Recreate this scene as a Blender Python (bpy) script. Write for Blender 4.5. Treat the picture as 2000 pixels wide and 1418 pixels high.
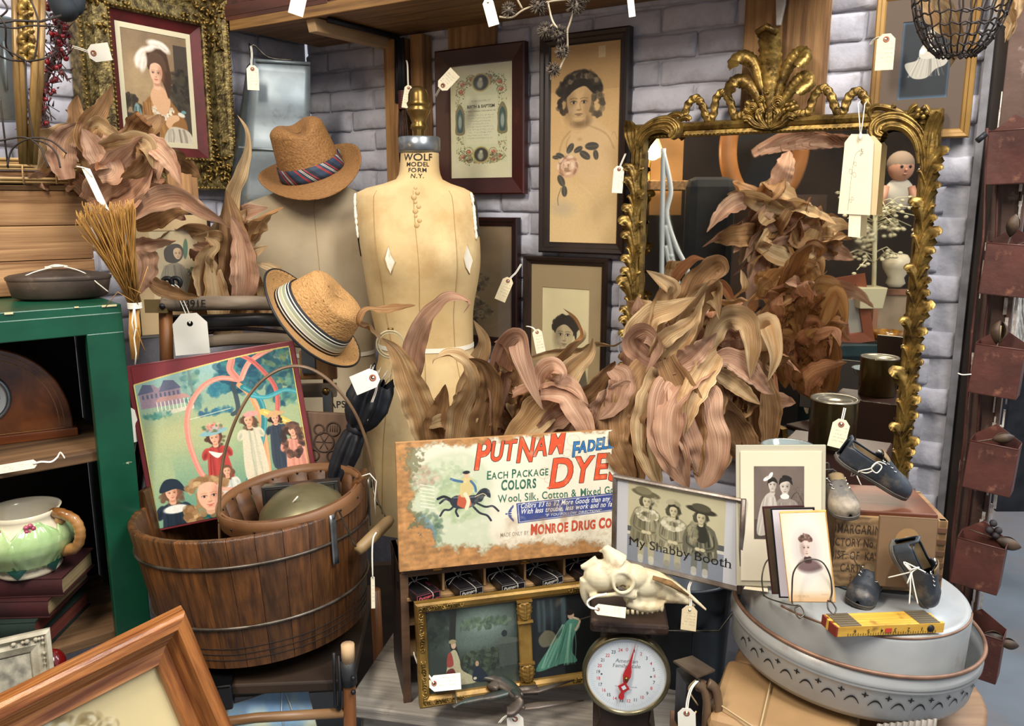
import bpy,bmesh,math,random
import numpy as np
from mathutils import Vector,Matrix,Quaternion,noise as mnoise
for o in list(bpy.data.objects):bpy.data.objects.remove(o,do_unlink=True)
SC=bpy.context.scene;COL=SC.collection
sin,cos,pi=math.sin,math.cos,math.pi
FPX=1600.0;TH=math.atan(.196);CT,ST=cos(TH),sin(TH);EYE=1.5
cd=bpy.data.cameras.new('camera');cam=bpy.data.objects.new('camera',cd);COL.objects.link(cam)
cam.location=(0,0,EYE);cam.rotation_euler=(pi/2-TH,0,0)
cd.sensor_width=36;cd.lens=FPX/2000*36;cd.clip_start=.05
SC.camera=cam
def lin(h):
 if not isinstance(h,str):return tuple(h)[:3]
 return tuple(((c/12.92) if c<=.04045 else((c+.055)/1.055)**2.4) for c in(int(h[i:i+2],16)/255 for i in(0,2,4)))
w=bpy.data.worlds.new('shop_air');SC.world=w;w.use_nodes=True
w.node_tree.nodes['Background'].inputs[0].default_value=(.88,.92,1,1)
w.node_tree.nodes['Background'].inputs[1].default_value=.46
def area(name,loc,aim,size,power,col,sy=None):
 l=bpy.data.lights.new(name,'AREA');l.energy=power;l.size=size;l.color=col
 if sy:l.shape='RECTANGLE';l.size_y=sy
 o=bpy.data.objects.new(name,l);COL.objects.link(o);o.location=loc
 o.rotation_euler=(Vector(aim)-Vector(loc)).to_track_quat('-Z','Y').to_euler();return o
area('ceiling_strip_light',(.9,.35,3.1),(.2,2.0,1.1),.5,62,(1,.965,.90),1.6)
area('ceiling_aisle_light',(2.6,2.2,3.2),(.9,2.1,.8),1.0,62,(.86,.93,1),2.2)
area('ceiling_booth_light',(-.9,.2,2.9),(-.1,1.7,1.0),.35,44,(1,.90,.76),.8)
vs=SC.view_settings;vs.view_transform='Standard';vs.look='None';vs.exposure=0.34;vs.gamma=1;vs.use_curve_mapping=False
def ray(px,py):
 u=(px-1000)/FPX;v=(709-py)/FPX
 return Vector((u,CT+v*ST,-ST+v*CT))
def P(px,py,Y):
 r=ray(px,py);r*=Y/r.y;return Vector((r.x,r.y,r.z+EYE))
def PZ(px,py,z):
 r=ray(px,py);r*=(z-EYE)/r.z;return Vector((r.x,r.y,r.z+EYE))
def pxm(Y):return Y/FPX*1.0
def frameM(o,yaw=0,pitch=0,roll=0):
 return Matrix.Translation(o)@Matrix.Rotation(math.radians(yaw),4,'Z')@Matrix.Rotation(math.radians(pitch),4,'X')@Matrix.Rotation(math.radians(roll),4,'Y')
class Plane:
 """upright (or leaning) plane through a seen point; loc() gives in-plane coordinates of a seen point"""
 def __init__(s,px,py,Y,yaw,pitch=0,roll=0,o=None):
  s.o=Vector(o) if o is not None else P(px,py,Y);s.M=frameM(s.o,yaw,pitch,roll);s.I=s.M.inverted()
 def loc(s,px,py,off=0):
  c=s.I@Vector((0,0,EYE));d=s.I.to_3x3()@ray(px,py)
  k=(off-c.y)/d.y;p=c+d*k;return p.x,p.z
def rectfit(c4,Y,yaw,pitch=0,roll=None):
 """c4 = TL,TR,BR,BL seen corners. returns Matrix at centre, w, h"""
 cx=sum(c[0] for c in c4)/4;cy=sum(c[1] for c in c4)/4
 pl=Plane(cx,cy,Y,yaw,pitch);q=[Vector(pl.loc(*c)) for c in c4]
 ctr=(q[0]+q[1]+q[2]+q[3])/4
 r=(q[1]-q[0]+q[2]-q[3])/2;u=(q[0]-q[3]+q[1]-q[2])/2
 a1=math.atan2(r.y,r.x);a2=math.atan2(-u.x,u.y);a=(a1*r.length+a2*u.length)/(r.length+u.length)
 if roll is not None:a=-math.radians(roll)
 M=pl.M@Matrix.Translation((ctr.x,0,ctr.y))@Matrix.Rotation(-a,4,'Y')
 return M,r.length,u.length
YB,YL=-32.7,57.3
CORNER=Vector((-.69*1.0,2.9,0))
eB=Vector((cos(math.radians(YB)),sin(math.radians(YB)),0));nB=Vector((eB.y,-eB.x,0))
eL=Vector((cos(math.radians(YL)),sin(math.radians(YL)),0));nL=Vector((eL.y,-eL.x,0))
BW=Plane(0,0,0,YB,o=CORNER)
LW=Plane(0,0,0,YL,o=CORNER)
def wallfit(pl,c4,off):
 q=[Vector(pl.loc(*c,off=-off)) for c in c4]
 x0=(q[0].x+q[3].x)/2;x1=(q[1].x+q[2].x)/2;z0=(q[2].y+q[3].y)/2;z1=(q[0].y+q[1].y)/2
 return pl.M@Matrix.Translation(((x0+x1)/2,-off,(z0+z1)/2)),x1-x0,z1-z0
class MB:
 def __init__(s):s.v=[];s.f=[];s.uv={};s.sm=[]
 def add(s,vs,fs,M=None,smooth=True,uvs=None):
  b=len(s.v)
  s.v+=[tuple(M@Vector(v)) if M is not None else tuple(v) for v in vs]
  for i,f in enumerate(fs):
   if uvs is not None:s.uv[len(s.f)]=uvs[i]
   s.f.append([b+j for j in f]);s.sm.append(smooth)
  return s
 def box(s,c,d,M=None,taper=1.0):
  x,y,z=d[0]/2,d[1]/2,d[2]/2;t=taper
  vs=[(c[0]+i*x*(t if k>0 else 1),c[1]+j*y*(t if k>0 else 1),c[2]+k*z) for k in(-1,1) for j in(-1,1) for i in(-1,1)]
  return s.add(vs,[(0,2,3,1),(4,5,7,6),(0,1,5,4),(2,6,7,3),(0,4,6,2),(1,3,7,5)],M,False)
 def tube(s,pts,r,n=6,closed=False,cap=True,flat=1.0,up=None):
  pts=[Vector(p) for p in pts];m=len(pts)
  if m<2:return s
  rr=r if hasattr(r,'__len__') else[r]*m
  vs=[];N=None
  for i,p in enumerate(pts):
   a=pts[(i-1)%m] if(closed or i>0) else p;b=pts[(i+1)%m] if(closed or i<m-1) else p
   t=(b-a)
   if t.length<1e-9:t=Vector((0,0,1))
   t.normalize()
   if up is not None:N=Vector(up)-t*t.dot(Vector(up))
   elif N is None:
    N=t.orthogonal()
   else:N=N-t*N.dot(t)
   if N.length<1e-6:N=t.orthogonal()
   N.normalize();B=t.cross(N)
   for k in range(n):
    a2=2*pi*k/n;vs.append(p+(N*cos(a2)+B*sin(a2)*flat)*rr[i])
  fs=[]
  for i in range(m if closed else m-1):
   for k in range(n):
    j=(i+1)%m;fs.append((i*n+k,i*n+(k+1)%n,j*n+(k+1)%n,j*n+k))
  if cap and not closed:fs.append(tuple(reversed(range(n))));fs.append(tuple((m-1)*n+k for k in range(n)))
  return s.add(vs,fs)
 def lathe(s,prof,n=32,M=None,a0=0,a1=2*pi,sx=1,sy=1,smooth=True,cap=False):
  full=abs(a1-a0-2*pi)<1e-6;vs=[];k=n if full else n+1
  for(r,z) in prof:
   for i in range(k):
    a=a0+(a1-a0)*i/n;vs.append((r*cos(a)*sx,r*sin(a)*sy,z))
  fs=[];uvs=[]
  for j in range(len(prof)-1):
   for i in range(n):
    i2=(i+1)%k;fs.append((j*k+i,j*k+i2,(j+1)*k+i2,(j+1)*k+i))
    uvs.append(((i/n,j/(len(prof)-1)),((i+1)/n,j/(len(prof)-1)),((i+1)/n,(j+1)/(len(prof)-1)),(i/n,(j+1)/(len(prof)-1))))
  if cap and full:
   fs.append(tuple(reversed(range(k))));uvs.append([(0,0)]*k);fs.append(tuple((len(prof)-1)*k+i for i in range(k)));uvs.append([(0,0)]*k)
  return s.add(vs,fs,M,smooth,uvs)
 def grid(s,fn,nu,nv,M=None,smooth=True,closeu=False,skip=None):
  vs=[fn(i/nu,j/nv) for j in range(nv+1) for i in range(nu+(0 if closeu else 1))]
  w=nu+(0 if closeu else 1);fs=[];uvs=[]
  for j in range(nv):
   for i in range(nu):
    if skip and skip((i+.5)/nu,(j+.5)/nv):continue
    i2=(i+1)%w;fs.append((j*w+i,j*w+i2,(j+1)*w+i2,(j+1)*w+i))
    uvs.append(((i/nu,j/nv),((i+1)/nu,j/nv),((i+1)/nu,(j+1)/nv),(i/nu,(j+1)/nv)))
  return s.add(vs,fs,M,smooth,uvs)
 def ball(s,c,r,n=8,m=6,M=None,sc=(1,1,1)):
  if not hasattr(c,'x'):c=Vector(c)
  return s.grid(lambda u,v:(c.x+r*sc[0]*sin(pi*v)*cos(2*pi*u),c.y+r*sc[1]*sin(pi*v)*sin(2*pi*u),c.z+r*sc[2]*cos(pi*v)),n,m,M,True,True)
 def prism(s,pts,y0,y1,M=None,smooth=False):
  """outline in XZ extruded along Y"""
  n=len(pts);vs=[(x,y0,z) for x,z in pts]+[(x,y1,z) for x,z in pts]
  return s.add(vs,[tuple(range(n)),tuple(reversed(range(n,2*n)))]+[(i,i+n,(i+1)%n+n,(i+1)%n) for i in range(n)],M,smooth)
 def sheet(s,w,h,y=0,M=None,x=0,z=0):
  return s.add([(x-w/2,y,z-h/2),(x+w/2,y,z-h/2),(x+w/2,y,z+h/2),(x-w/2,y,z+h/2)],[(0,1,2,3)],M,False,[((0,0),(1,0),(1,1),(0,1))])
 def moulding(s,w,h,prof,M=None):
  """mitred picture frame; prof = [(inset from outer edge, y)] ; 4 separate mitres joined"""
  n=len(prof)
  for side in range(4):
   vs=[];fs=[]
   for(d,y) in prof:
    a,b=w/2-d,h/2-d
    c=[(-a,b),(a,b),(a,-b),(-a,-b)]
    p,q=c[side],c[(side+1)%4]
    vs+=[(p[0],y,p[1]),(q[0],y,q[1])]
   for i in range(n-1):fs.append((2*i,2*i+2,2*i+3,2*i+1))
   s.add(vs,fs,M,False)
  return s
def new_mesh(name,mb,mat,M=None):
 me=bpy.data.meshes.new(name)
 vs=mb.v if M is None else[tuple(M@Vector(v)) for v in mb.v]
 me.from_pydata(vs,[],mb.f);me.polygons.foreach_set('use_smooth',mb.sm)
 if mb.uv:
  uvl=me.uv_layers.new(name='UVMap');li=0;buf=[]
  for i,f in enumerate(mb.f):
   u=mb.uv.get(i)
   for k in range(len(f)):buf+=list(u[k]) if u is not None else[0,0]
  uvl.data.foreach_set('uv',buf)
 if mat is not None:me.materials.append(mat)
 me.validate();me.update();return me
class Th:
 def __init__(s,o,M):s.o=o;s.M=M
def meta(o,label=None,cat=None,group=None,kind=None):
 for k,v in(('label',label),('category',cat),('group',group),('kind',kind)):
  if v:o[k]=v
def thing(name,label,cat,M=None,group=None,kind=None):
 if M is None:M=Matrix()
 if isinstance(M,Vector):M=Matrix.Translation(M)
 o=bpy.data.objects.new(name,None);COL.objects.link(o);o.matrix_world=M;o.empty_display_size=.02
 meta(o,label,cat,group,kind);return Th(o,M.copy())
def part(T,name,mb,mat,world=False,label=None,bevel=0,sub=0,solid=0,soff=-1,kind=None,ang=True):
 """a mesh child of T (thing or part); mesh coordinates local to T, or world ones"""
 me=new_mesh(name,mb,mat,T.M.inverted() if world else None)
 o=bpy.data.objects.new(name,me);COL.objects.link(o);o.parent=T.o
 if solid:m=o.modifiers.new('s','SOLIDIFY');m.thickness=solid;m.offset=soff
 if bevel:m=o.modifiers.new('b','BEVEL');m.width=bevel;m.segments=2;m.limit_method='ANGLE';m.angle_limit=.6
 if sub:m=o.modifiers.new('u','SUBSURF');m.levels=m.render_levels=sub
 meta(o,label,kind=kind);return Th(o,T.M)
def solo(name,mb,mat,label,cat,M=None,group=None,kind=None,world=True,**k):
 """a thing that is one mesh. mesh in world coords unless world=False (then local to M)"""
 if M is None:
  c=Vector((sum(v[0] for v in mb.v)/len(mb.v),sum(v[1] for v in mb.v)/len(mb.v),min(v[2] for v in mb.v)));M=Matrix.Translation(c)
 T=Th(None,M);me=new_mesh(name,mb,mat,M.inverted() if world else None)
 o=bpy.data.objects.new(name,me);COL.objects.link(o);o.matrix_world=M
 if k.get('solid'):m=o.modifiers.new('s','SOLIDIFY');m.thickness=k['solid'];m.offset=k.get('soff',-1)
 if k.get('bevel'):m=o.modifiers.new('b','BEVEL');m.width=k['bevel'];m.segments=2;m.limit_method='ANGLE';m.angle_limit=.6
 if k.get('sub'):m=o.modifiers.new('u','SUBSURF');m.levels=m.render_levels=k['sub']
 meta(o,label,cat,group,kind);return Th(o,M)
def cat_spline(pts,n=6,closed=False):
 pts=[tuple(p) for p in pts];m=len(pts);out=[]
 rng=range(m if closed else m-1)
 for i in rng:
  g=lambda k:pts[k%m] if closed else pts[max(0,min(m-1,k))]
  a,b,c,d=g(i-1),g(i),g(i+1),g(i+2)
  for j in range(n):
   t=j/n;out.append(tuple(.5*((2*B)+(-A+C)*t+(2*A-5*B+4*C_-D)*t*t+(-A+3*B-3*C_+D)*t*t*t) for A,B,C,C_,D in zip(a,b,c,c,d)))
 if not closed:out.append(pts[-1])
 return out
MATS={}
def nd(nt,t,**k):
 n=nt.nodes.new(t)
 for a,b in k.items():setattr(n,a,b)
 return n
def mat(name,c1,c2=None,scale=8,rough=.6,metal=0,bump=0,bscale=None,stretch=(1,1,1),lo=.35,hi=.65,wear=None,spec=.5,uv=False,vary=0,dist=0,detail=6,coat=0,rnd=True):
 if name in MATS:return MATS[name]
 m=bpy.data.materials.new(name);m.use_nodes=True;nt=m.node_tree;b=nt.nodes['Principled BSDF'];L=nt.links.new
 b.inputs['Roughness'].default_value=rough;b.inputs['Metallic'].default_value=metal;b.inputs['Specular IOR Level'].default_value=spec
 if coat:b.inputs['Coat Weight'].default_value=coat;b.inputs['Coat Roughness'].default_value=.15
 c1=lin(c1)+(1,)
 tc=nd(nt,'ShaderNodeTexCoord');mp=nd(nt,'ShaderNodeMapping');mp.inputs['Scale'].default_value=stretch
 L(tc.outputs['UV' if uv else 'Object'],mp.inputs[0])
 oi=nd(nt,'ShaderNodeObjectInfo');V=mp.outputs[0]
 if rnd:
  ad=nd(nt,'ShaderNodeVectorMath',operation='ADD');L(V,ad.inputs[0]);sc=nd(nt,'ShaderNodeMath',operation='MULTIPLY');L(oi.outputs['Random'],sc.inputs[0]);sc.inputs[1].default_value=37
  L(sc.outputs[0],ad.inputs[1]);V=ad.outputs[0]
 if c2 is None:b.inputs['Base Color'].default_value=c1;out=None
 else:
  n=nd(nt,'ShaderNodeTexNoise');n.inputs['Scale'].default_value=scale;n.inputs['Detail'].default_value=detail;n.inputs['Distortion'].default_value=dist;L(V,n.inputs['Vector'])
  r=nd(nt,'ShaderNodeValToRGB');r.color_ramp.elements[0].position=lo;r.color_ramp.elements[1].position=hi
  r.color_ramp.elements[0].color=c1;r.color_ramp.elements[1].color=lin(c2)+(1,)
  L(n.outputs['Fac'],r.inputs[0]);out=r.outputs[0]
 if wear:
  wc,ws,wl,wh=wear[:4]
  n2=nd(nt,'ShaderNodeTexNoise');n2.inputs['Scale'].default_value=ws;n2.inputs['Detail'].default_value=8;n2.inputs['Roughness'].default_value=.65;L(V if len(wear)>4 else tc.outputs['Object'],n2.inputs['Vector'])
  mr=nd(nt,'ShaderNodeMapRange');mr.inputs[1].default_value=wl;mr.inputs[2].default_value=wh;L(n2.outputs['Fac'],mr.inputs[0])
  mx=nd(nt,'ShaderNodeMix',data_type='RGBA');L(mr.outputs[0],mx.inputs[0]);mx.inputs[7].default_value=lin(wc)+(1,)
  if out:L(out,mx.inputs[6])
  else:mx.inputs[6].default_value=c1
  out=mx.outputs[2]
 if vary:
  hs=nd(nt,'ShaderNodeHueSaturation');mr=nd(nt,'ShaderNodeMapRange');mr.inputs[3].default_value=1-vary;mr.inputs[4].default_value=1+vary
  L(oi.outputs['Random'],mr.inputs[0]);L(mr.outputs[0],hs.inputs['Value'])
  if out:L(out,hs.inputs['Color'])
  else:hs.inputs['Color'].default_value=c1
  out=hs.outputs[0]
 if out:L(out,b.inputs['Base Color'])
 if bump:
  n3=nd(nt,'ShaderNodeTexNoise');n3.inputs['Scale'].default_value=bscale or scale*2;n3.inputs['Detail'].default_value=8;L(V,n3.inputs['Vector'])
  bp=nd(nt,'ShaderNodeBump');bp.inputs['Strength'].default_value=bump;bp.inputs['Distance'].default_value=.004;L(n3.outputs['Fac'],bp.inputs['Height']);L(bp.outputs[0],b.inputs['Normal'])
 MATS[name]=m;return m
def mat_img(name,im,rough=.55,bump=0,spec=.4):
 H,W,_=im.shape
 img=bpy.data.images.new(name,W,H);a=np.ones((H,W,4),np.float32);a[...,:3]=np.clip(im[::-1],0,1)
 img.pixels.foreach_set(a.ravel());img.update();img.pack()
 m=bpy.data.materials.new(name);m.use_nodes=True;nt=m.node_tree;b=nt.nodes['Principled BSDF']
 t=nd(nt,'ShaderNodeTexImage');t.image=img;t.extension='EXTEND';nt.links.new(t.outputs[0],b.inputs['Base Color'])
 b.inputs['Roughness'].default_value=rough;b.inputs['Specular IOR Level'].default_value=spec;MATS[name]=m;return m
def glass_mat():
 m=bpy.data.materials.new('picture_glass');m.use_nodes=True;nt=m.node_tree;nt.nodes.remove(nt.nodes['Principled BSDF']);o=nt.nodes['Material Output']
 tr=nd(nt,'ShaderNodeBsdfTransparent');gl=nd(nt,'ShaderNodeBsdfGlossy');gl.inputs['Roughness'].default_value=.06
 mx=nd(nt,'ShaderNodeMixShader');lw=nd(nt,'ShaderNodeLayerWeight');lw.inputs[0].default_value=.5;pw=nd(nt,'ShaderNodeMath',operation='POWER');pw.inputs[1].default_value=4;nt.links.new(lw.outputs['Facing'],pw.inputs[0]);fr=nd(nt,'ShaderNodeMath',operation='MULTIPLY_ADD');fr.inputs[1].default_value=.6;fr.inputs[2].default_value=.035;nt.links.new(pw.outputs[0],fr.inputs[0])
 nt.links.new(fr.outputs[0],mx.inputs[0]);nt.links.new(tr.outputs[0],mx.inputs[1]);nt.links.new(gl.outputs[0],mx.inputs[2]);nt.links.new(mx.outputs[0],o.inputs[0]);return m
GLASS=glass_mat()
RS=np.random.RandomState(7)
def hx(c):return np.array([int(c[i:i+2],16)/255 for i in(0,2,4)]) if isinstance(c,str) else np.array(c,float)
def vnoise(h,w,s,oct=4,seed=None):
 rs=np.random.RandomState(seed) if seed is not None else RS;out=np.zeros((h,w));amp=1;tot=0
 for o in range(oct):
  gw=max(2,int(w/s)+2);gh=max(2,int(h/s)+2);g=rs.rand(gh,gw)
  xs=np.linspace(0,gw-1.001,w);ys=np.linspace(0,gh-1.001,h);xi=xs.astype(int);yi=ys.astype(int);fx=xs-xi;fy=(ys-yi)[:,None]
  fx=fx*fx*(3-2*fx);fy=fy*fy*(3-2*fy)
  a=g[yi][:,xi]*(1-fx)+g[yi][:,xi+1]*fx;b=g[yi+1][:,xi]*(1-fx)+g[yi+1][:,xi+1]*fx
  out+=(a*(1-fy)+b*fy)*amp;tot+=amp;amp*=.55;s=max(1,s/2)
 return out/tot
class Im:
 def __init__(s,w,h,bg):
  s.w,s.h=w,h;s.a=np.zeros((h,w,3))+hx(bg);s.yy,s.xx=np.mgrid[0:h,0:w];s.xx=(s.xx+.5)/w;s.yy=(s.yy+.5)/w;s.H=h/w
 def _win(s,x0,y0,x1,y1):
  a=max(0,int(x0*s.w)-2);b=min(s.w,int(x1*s.w)+3);c=max(0,int(y0*s.w)-2);d=min(s.h,int(y1*s.w)+3)
  return slice(c,max(c,d)),slice(a,max(a,b))
 def put(s,sl,m,col,a=1):s.a[sl]+=(hx(col)-s.a[sl])*(m*a)[...,None]
 def ell(s,x,y,rx,ry=None,col='000000',soft=.006,rot=0,a=1,ring=0):
  ry=ry or rx;R=max(rx,ry)+soft*2+ring;sl=s._win(x-R,y-R,x+R,y+R);X=s.xx[sl]-x;Y=s.yy[sl]-y
  if X.size==0:return
  c,n=cos(rot),sin(rot);u=X*c+Y*n;v=-X*n+Y*c;d=(np.sqrt((u/rx)**2+(v/ry)**2)-1)*min(rx,ry)
  if ring:d=np.abs(d)-ring
  s.put(sl,np.clip(.5-d/max(soft,1e-4),0,1),col,a)
 def poly(s,pts,col,a=1,soft=0):
  pts=[tuple(p) for p in pts];xs=[p[0] for p in pts];ys=[p[1] for p in pts]
  sl=s._win(min(xs)-soft,min(ys)-soft,max(xs)+soft,max(ys)+soft);X=s.xx[sl];Y=s.yy[sl]
  if X.size==0:return
  ins=np.zeros(X.shape,bool);D=np.full(X.shape,9.);n=len(pts)
  for i in range(n):
   (x0,y0),(x1,y1)=pts[i],pts[(i+1)%n]
   if y0!=y1:
    c=((y0>Y)!=(y1>Y))&(X<(x1-x0)*(Y-y0)/(y1-y0)+x0);ins^=c
   dx,dy=x1-x0,y1-y0;t=np.clip(((X-x0)*dx+(Y-y0)*dy)/(dx*dx+dy*dy+1e-12),0,1);D=np.minimum(D,np.hypot(X-x0-t*dx,Y-y0-t*dy))
  d=np.where(ins,-D,D);s.put(sl,np.clip(.5-d/max(soft,1/s.w),0,1),col,a)
 def blob(s,pts,col,a=1,soft=.004):s.poly([p[:2] for p in cat_spline(pts,5,True)],col,a,soft)
 def line(s,pts,w,col,a=1,soft=None,curve=False):
  if curve:pts=cat_spline(pts,6)
  xs=[p[0] for p in pts];ys=[p[1] for p in pts];sl=s._win(min(xs)-w,min(ys)-w,max(xs)+w,max(ys)+w);X=s.xx[sl];Y=s.yy[sl]
  if X.size==0:return
  D=np.full(X.shape,9.)
  for(x0,y0),(x1,y1) in zip([p[:2] for p in pts[:-1]],[p[:2] for p in pts[1:]]):
   dx,dy=x1-x0,y1-y0;t=np.clip(((X-x0)*dx+(Y-y0)*dy)/(dx*dx+dy*dy+1e-12),0,1);D=np.minimum(D,np.hypot(X-x0-t*dx,Y-y0-t*dy))
  s.put(sl,np.clip(.5-(D-w/2)/max(soft or 0,1.2/s.w),0,1),col,a)
 def noise(s,scale,amp,col=None,lo=None,hi=None,seed=None,oct=4,sy=1):
  n=vnoise(s.h,s.w,scale*s.w,oct,seed)
  if col is None:s.a*=(1+(n-.5)*2*amp)[...,None]
  else:s.put((slice(None),slice(None)),np.clip((n-lo)/(hi-lo),0,1),col,amp)
 def grad(s,col,fn):s.put((slice(None),slice(None)),np.clip(fn(s.xx,s.yy),0,1),col)
 def rect(s,x0,y0,x1,y1,col,a=1):s.poly([(x0,y0),(x1,y0),(x1,y1),(x0,y1)],col,a)
 def text(s,st,x,y,size,col,shear=0,outline=None,ow=.003,rot=0,sx=1,serif=0,bold=0,space=1,align='LEFT',a=1):
  vs,tris=text_tris(st,space,align,bold)
  if not len(tris):return
  c,n=cos(rot),sin(rot);X=vs[:,0]*size*sx+vs[:,1]*size*shear;Y=-vs[:,1]*size
  Xr=x+X*c-Y*n;Yr=y+X*n+Y*c;px=Xr*s.w;py=Yr*s.w;m=np.zeros((s.h,s.w),np.float32)
  for t in tris:
   ax,ay,bx,by,cx,cy=px[t[0]],py[t[0]],px[t[1]],py[t[1]],px[t[2]],py[t[2]]
   x0=max(0,int(min(ax,bx,cx)));x1=min(s.w,int(max(ax,bx,cx))+2);y0=max(0,int(min(ay,by,cy)));y1=min(s.h,int(max(ay,by,cy))+2)
   if x1<=x0 or y1<=y0:continue
   d=(bx-ax)*(cy-ay)-(cx-ax)*(by-ay)
   if abs(d)<1e-9:continue
   gy,gx=np.mgrid[y0:y1,x0:x1];gx=gx+.5;gy=gy+.5
   w0=((bx-gx)*(cy-gy)-(cx-gx)*(by-gy))/d;w1=((cx-gx)*(ay-gy)-(ax-gx)*(cy-gy))/d;w2=1-w0-w1
   e=.02;k=(w0>-e)&(w1>-e)&(w2>-e);m[y0:y1,x0:x1][k]=1
  if serif:
   k=max(1,int(serif*size*s.w))
   for yb in(0,.5,.7):
    r0=int((y-yb*size)*s.w);hh=max(1,int(.035*size*s.w));band=slice(max(0,r0-hh),r0+(1 if yb==0 else hh))
    b=m[band].copy();o=b.copy()
    for i in range(1,k+1):o[:,i:]=np.maximum(o[:,i:],b[:,:-i]);o[:,:-i]=np.maximum(o[:,:-i],b[:,i:])
    m[band]=o
  if outline:
   k=max(1,int(ow*s.w));o=m.copy()
   for i in range(-k,k+1):
    for j in range(-k,k+1):
     if i*i+j*j<=k*k+1:o=np.maximum(o,np.roll(np.roll(m,i,0),j,1))
   s.put((slice(None),slice(None)),o,outline,a)
  s.put((slice(None),slice(None)),m,col,a)
 def blur(s,k=1):
  for _ in range(k):
   p=np.pad(s.a,((1,1),(1,1),(0,0)),'edge');s.a=(p[:-2,1:-1]+p[2:,1:-1]+p[1:-1,:-2]+p[1:-1,2:]+p[1:-1,1:-1]*2)/6
 def scrawl(s,x0,y0,x1,lines,dy,h,col,w=.006,seed=1,vertical=False):
  r=random.Random(seed)
  for l in range(lines):
   pts=[];x=x0;yb=y0+l*dy
   end=x1-r.random()*.25*(x1-x0)
   while x<end:
    k=h*(1 if r.random()<.75 else 1.9)*r.choice((-1,-1,1,.2));pts.append((x,yb+k*.5));x+=h*r.uniform(.35,.8)
    if r.random()<.13:
     if len(pts)>2:s.line([(b,a) if vertical else(a,b) for a,b in pts],w,col,.85)
     pts=[];x+=h*.8
   if len(pts)>2:s.line([(b,a) if vertical else(a,b) for a,b in pts],w,col,.85)
_TC={}
def text_tris(st,space=1,align='LEFT',bold=0):
 key=(st,space,align,bold)
 if key in _TC:return _TC[key]
 cu=bpy.data.curves.new('lettering','FONT');cu.body=st;cu.size=1;cu.space_character=space;cu.align_x=align;cu.offset=bold;cu.resolution_u=4
 o=bpy.data.objects.new('lettering',cu);COL.objects.link(o);dg=bpy.context.evaluated_depsgraph_get();me=o.evaluated_get(dg).to_mesh()
 me.calc_loop_triangles();vs=np.array([v.co[:2] for v in me.vertices]).reshape(-1,2);tr=[tuple(t.vertices) for t in me.loop_triangles]
 o.evaluated_get(dg).to_mesh_clear();bpy.data.objects.remove(o);bpy.data.curves.remove(cu);_TC[key]=(vs,tr);return _TC[key]
def text_mb(st,size,fn,sx=1,align='CENTER',space=1,bold=0,mb=None):
 """letters mapped by fn(x,z)->point"""
 mb=mb or MB();vs,tr=text_tris(st,space,align,bold);mb.add([fn(v[0]*size*sx,v[1]*size) for v in vs],tr,None,False);return mb
# shared materials
WOODA=mat('pine_board','a67c4c','6b4826',scale=7,stretch=(9,9,.6),rough=.6,bump=.25,bscale=30,lo=.3,hi=.7,vary=.1)
WOODX=mat('shelf_pine','96703f','5a3d20',scale=7,stretch=(.6,10,10),rough=.6,bump=.25,bscale=24,lo=.3,hi=.7,vary=.08)
DARKWOOD=mat('dark_frame_wood','1d1512','2c1d17',scale=9,stretch=(1,1,1),rough=.35,bump=.1,spec=.5)
GOLD=mat('old_gilding','9c7f42','5a4420',scale=26,rough=.37,metal=.72,bump=.4,bscale=70,lo=.38,hi=.68,wear=('33240f',40,.5,.68))
GOLDD=mat('dark_gilding','8c7a4a','40331a',scale=60,rough=.38,metal=.65,bump=.8,bscale=160,lo=.35,hi=.62)
PAPER=mat('aged_card','d8c49c','c7ae80',scale=5,rough=.85)
TAGM=mat('manila_tag','eee4c8','e2d5b2',scale=14,rough=.85)
TAGW=mat('white_tag','f2eee2','e9e3d2',scale=14,rough=.85)
RINGM=mat('tag_ring','9a5b43',rough=.8)
STRING=mat('white_string','ece6d8',rough=.9)
BLACKM=mat('black_iron','16161a','24252a',scale=20,rough=.5,metal=.3,bump=.2)
DARKM=mat('dark_recess','0c0a09',rough=.9)
WIREM=mat('grey_wire','6b655a','3c3630',scale=50,rough=.4,metal=.8)
INK=mat('black_ink','1b1712',rough=.8)
ZINC=mat('galvanised_zinc','8d979c','6c777e',scale=9,rough=.42,metal=.45,bump=.12,lo=.3,hi=.7,wear=('5e5a52',14,.58,.75))
LIN=mat('backing_board','3a2a1e',rough=.9)
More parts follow.
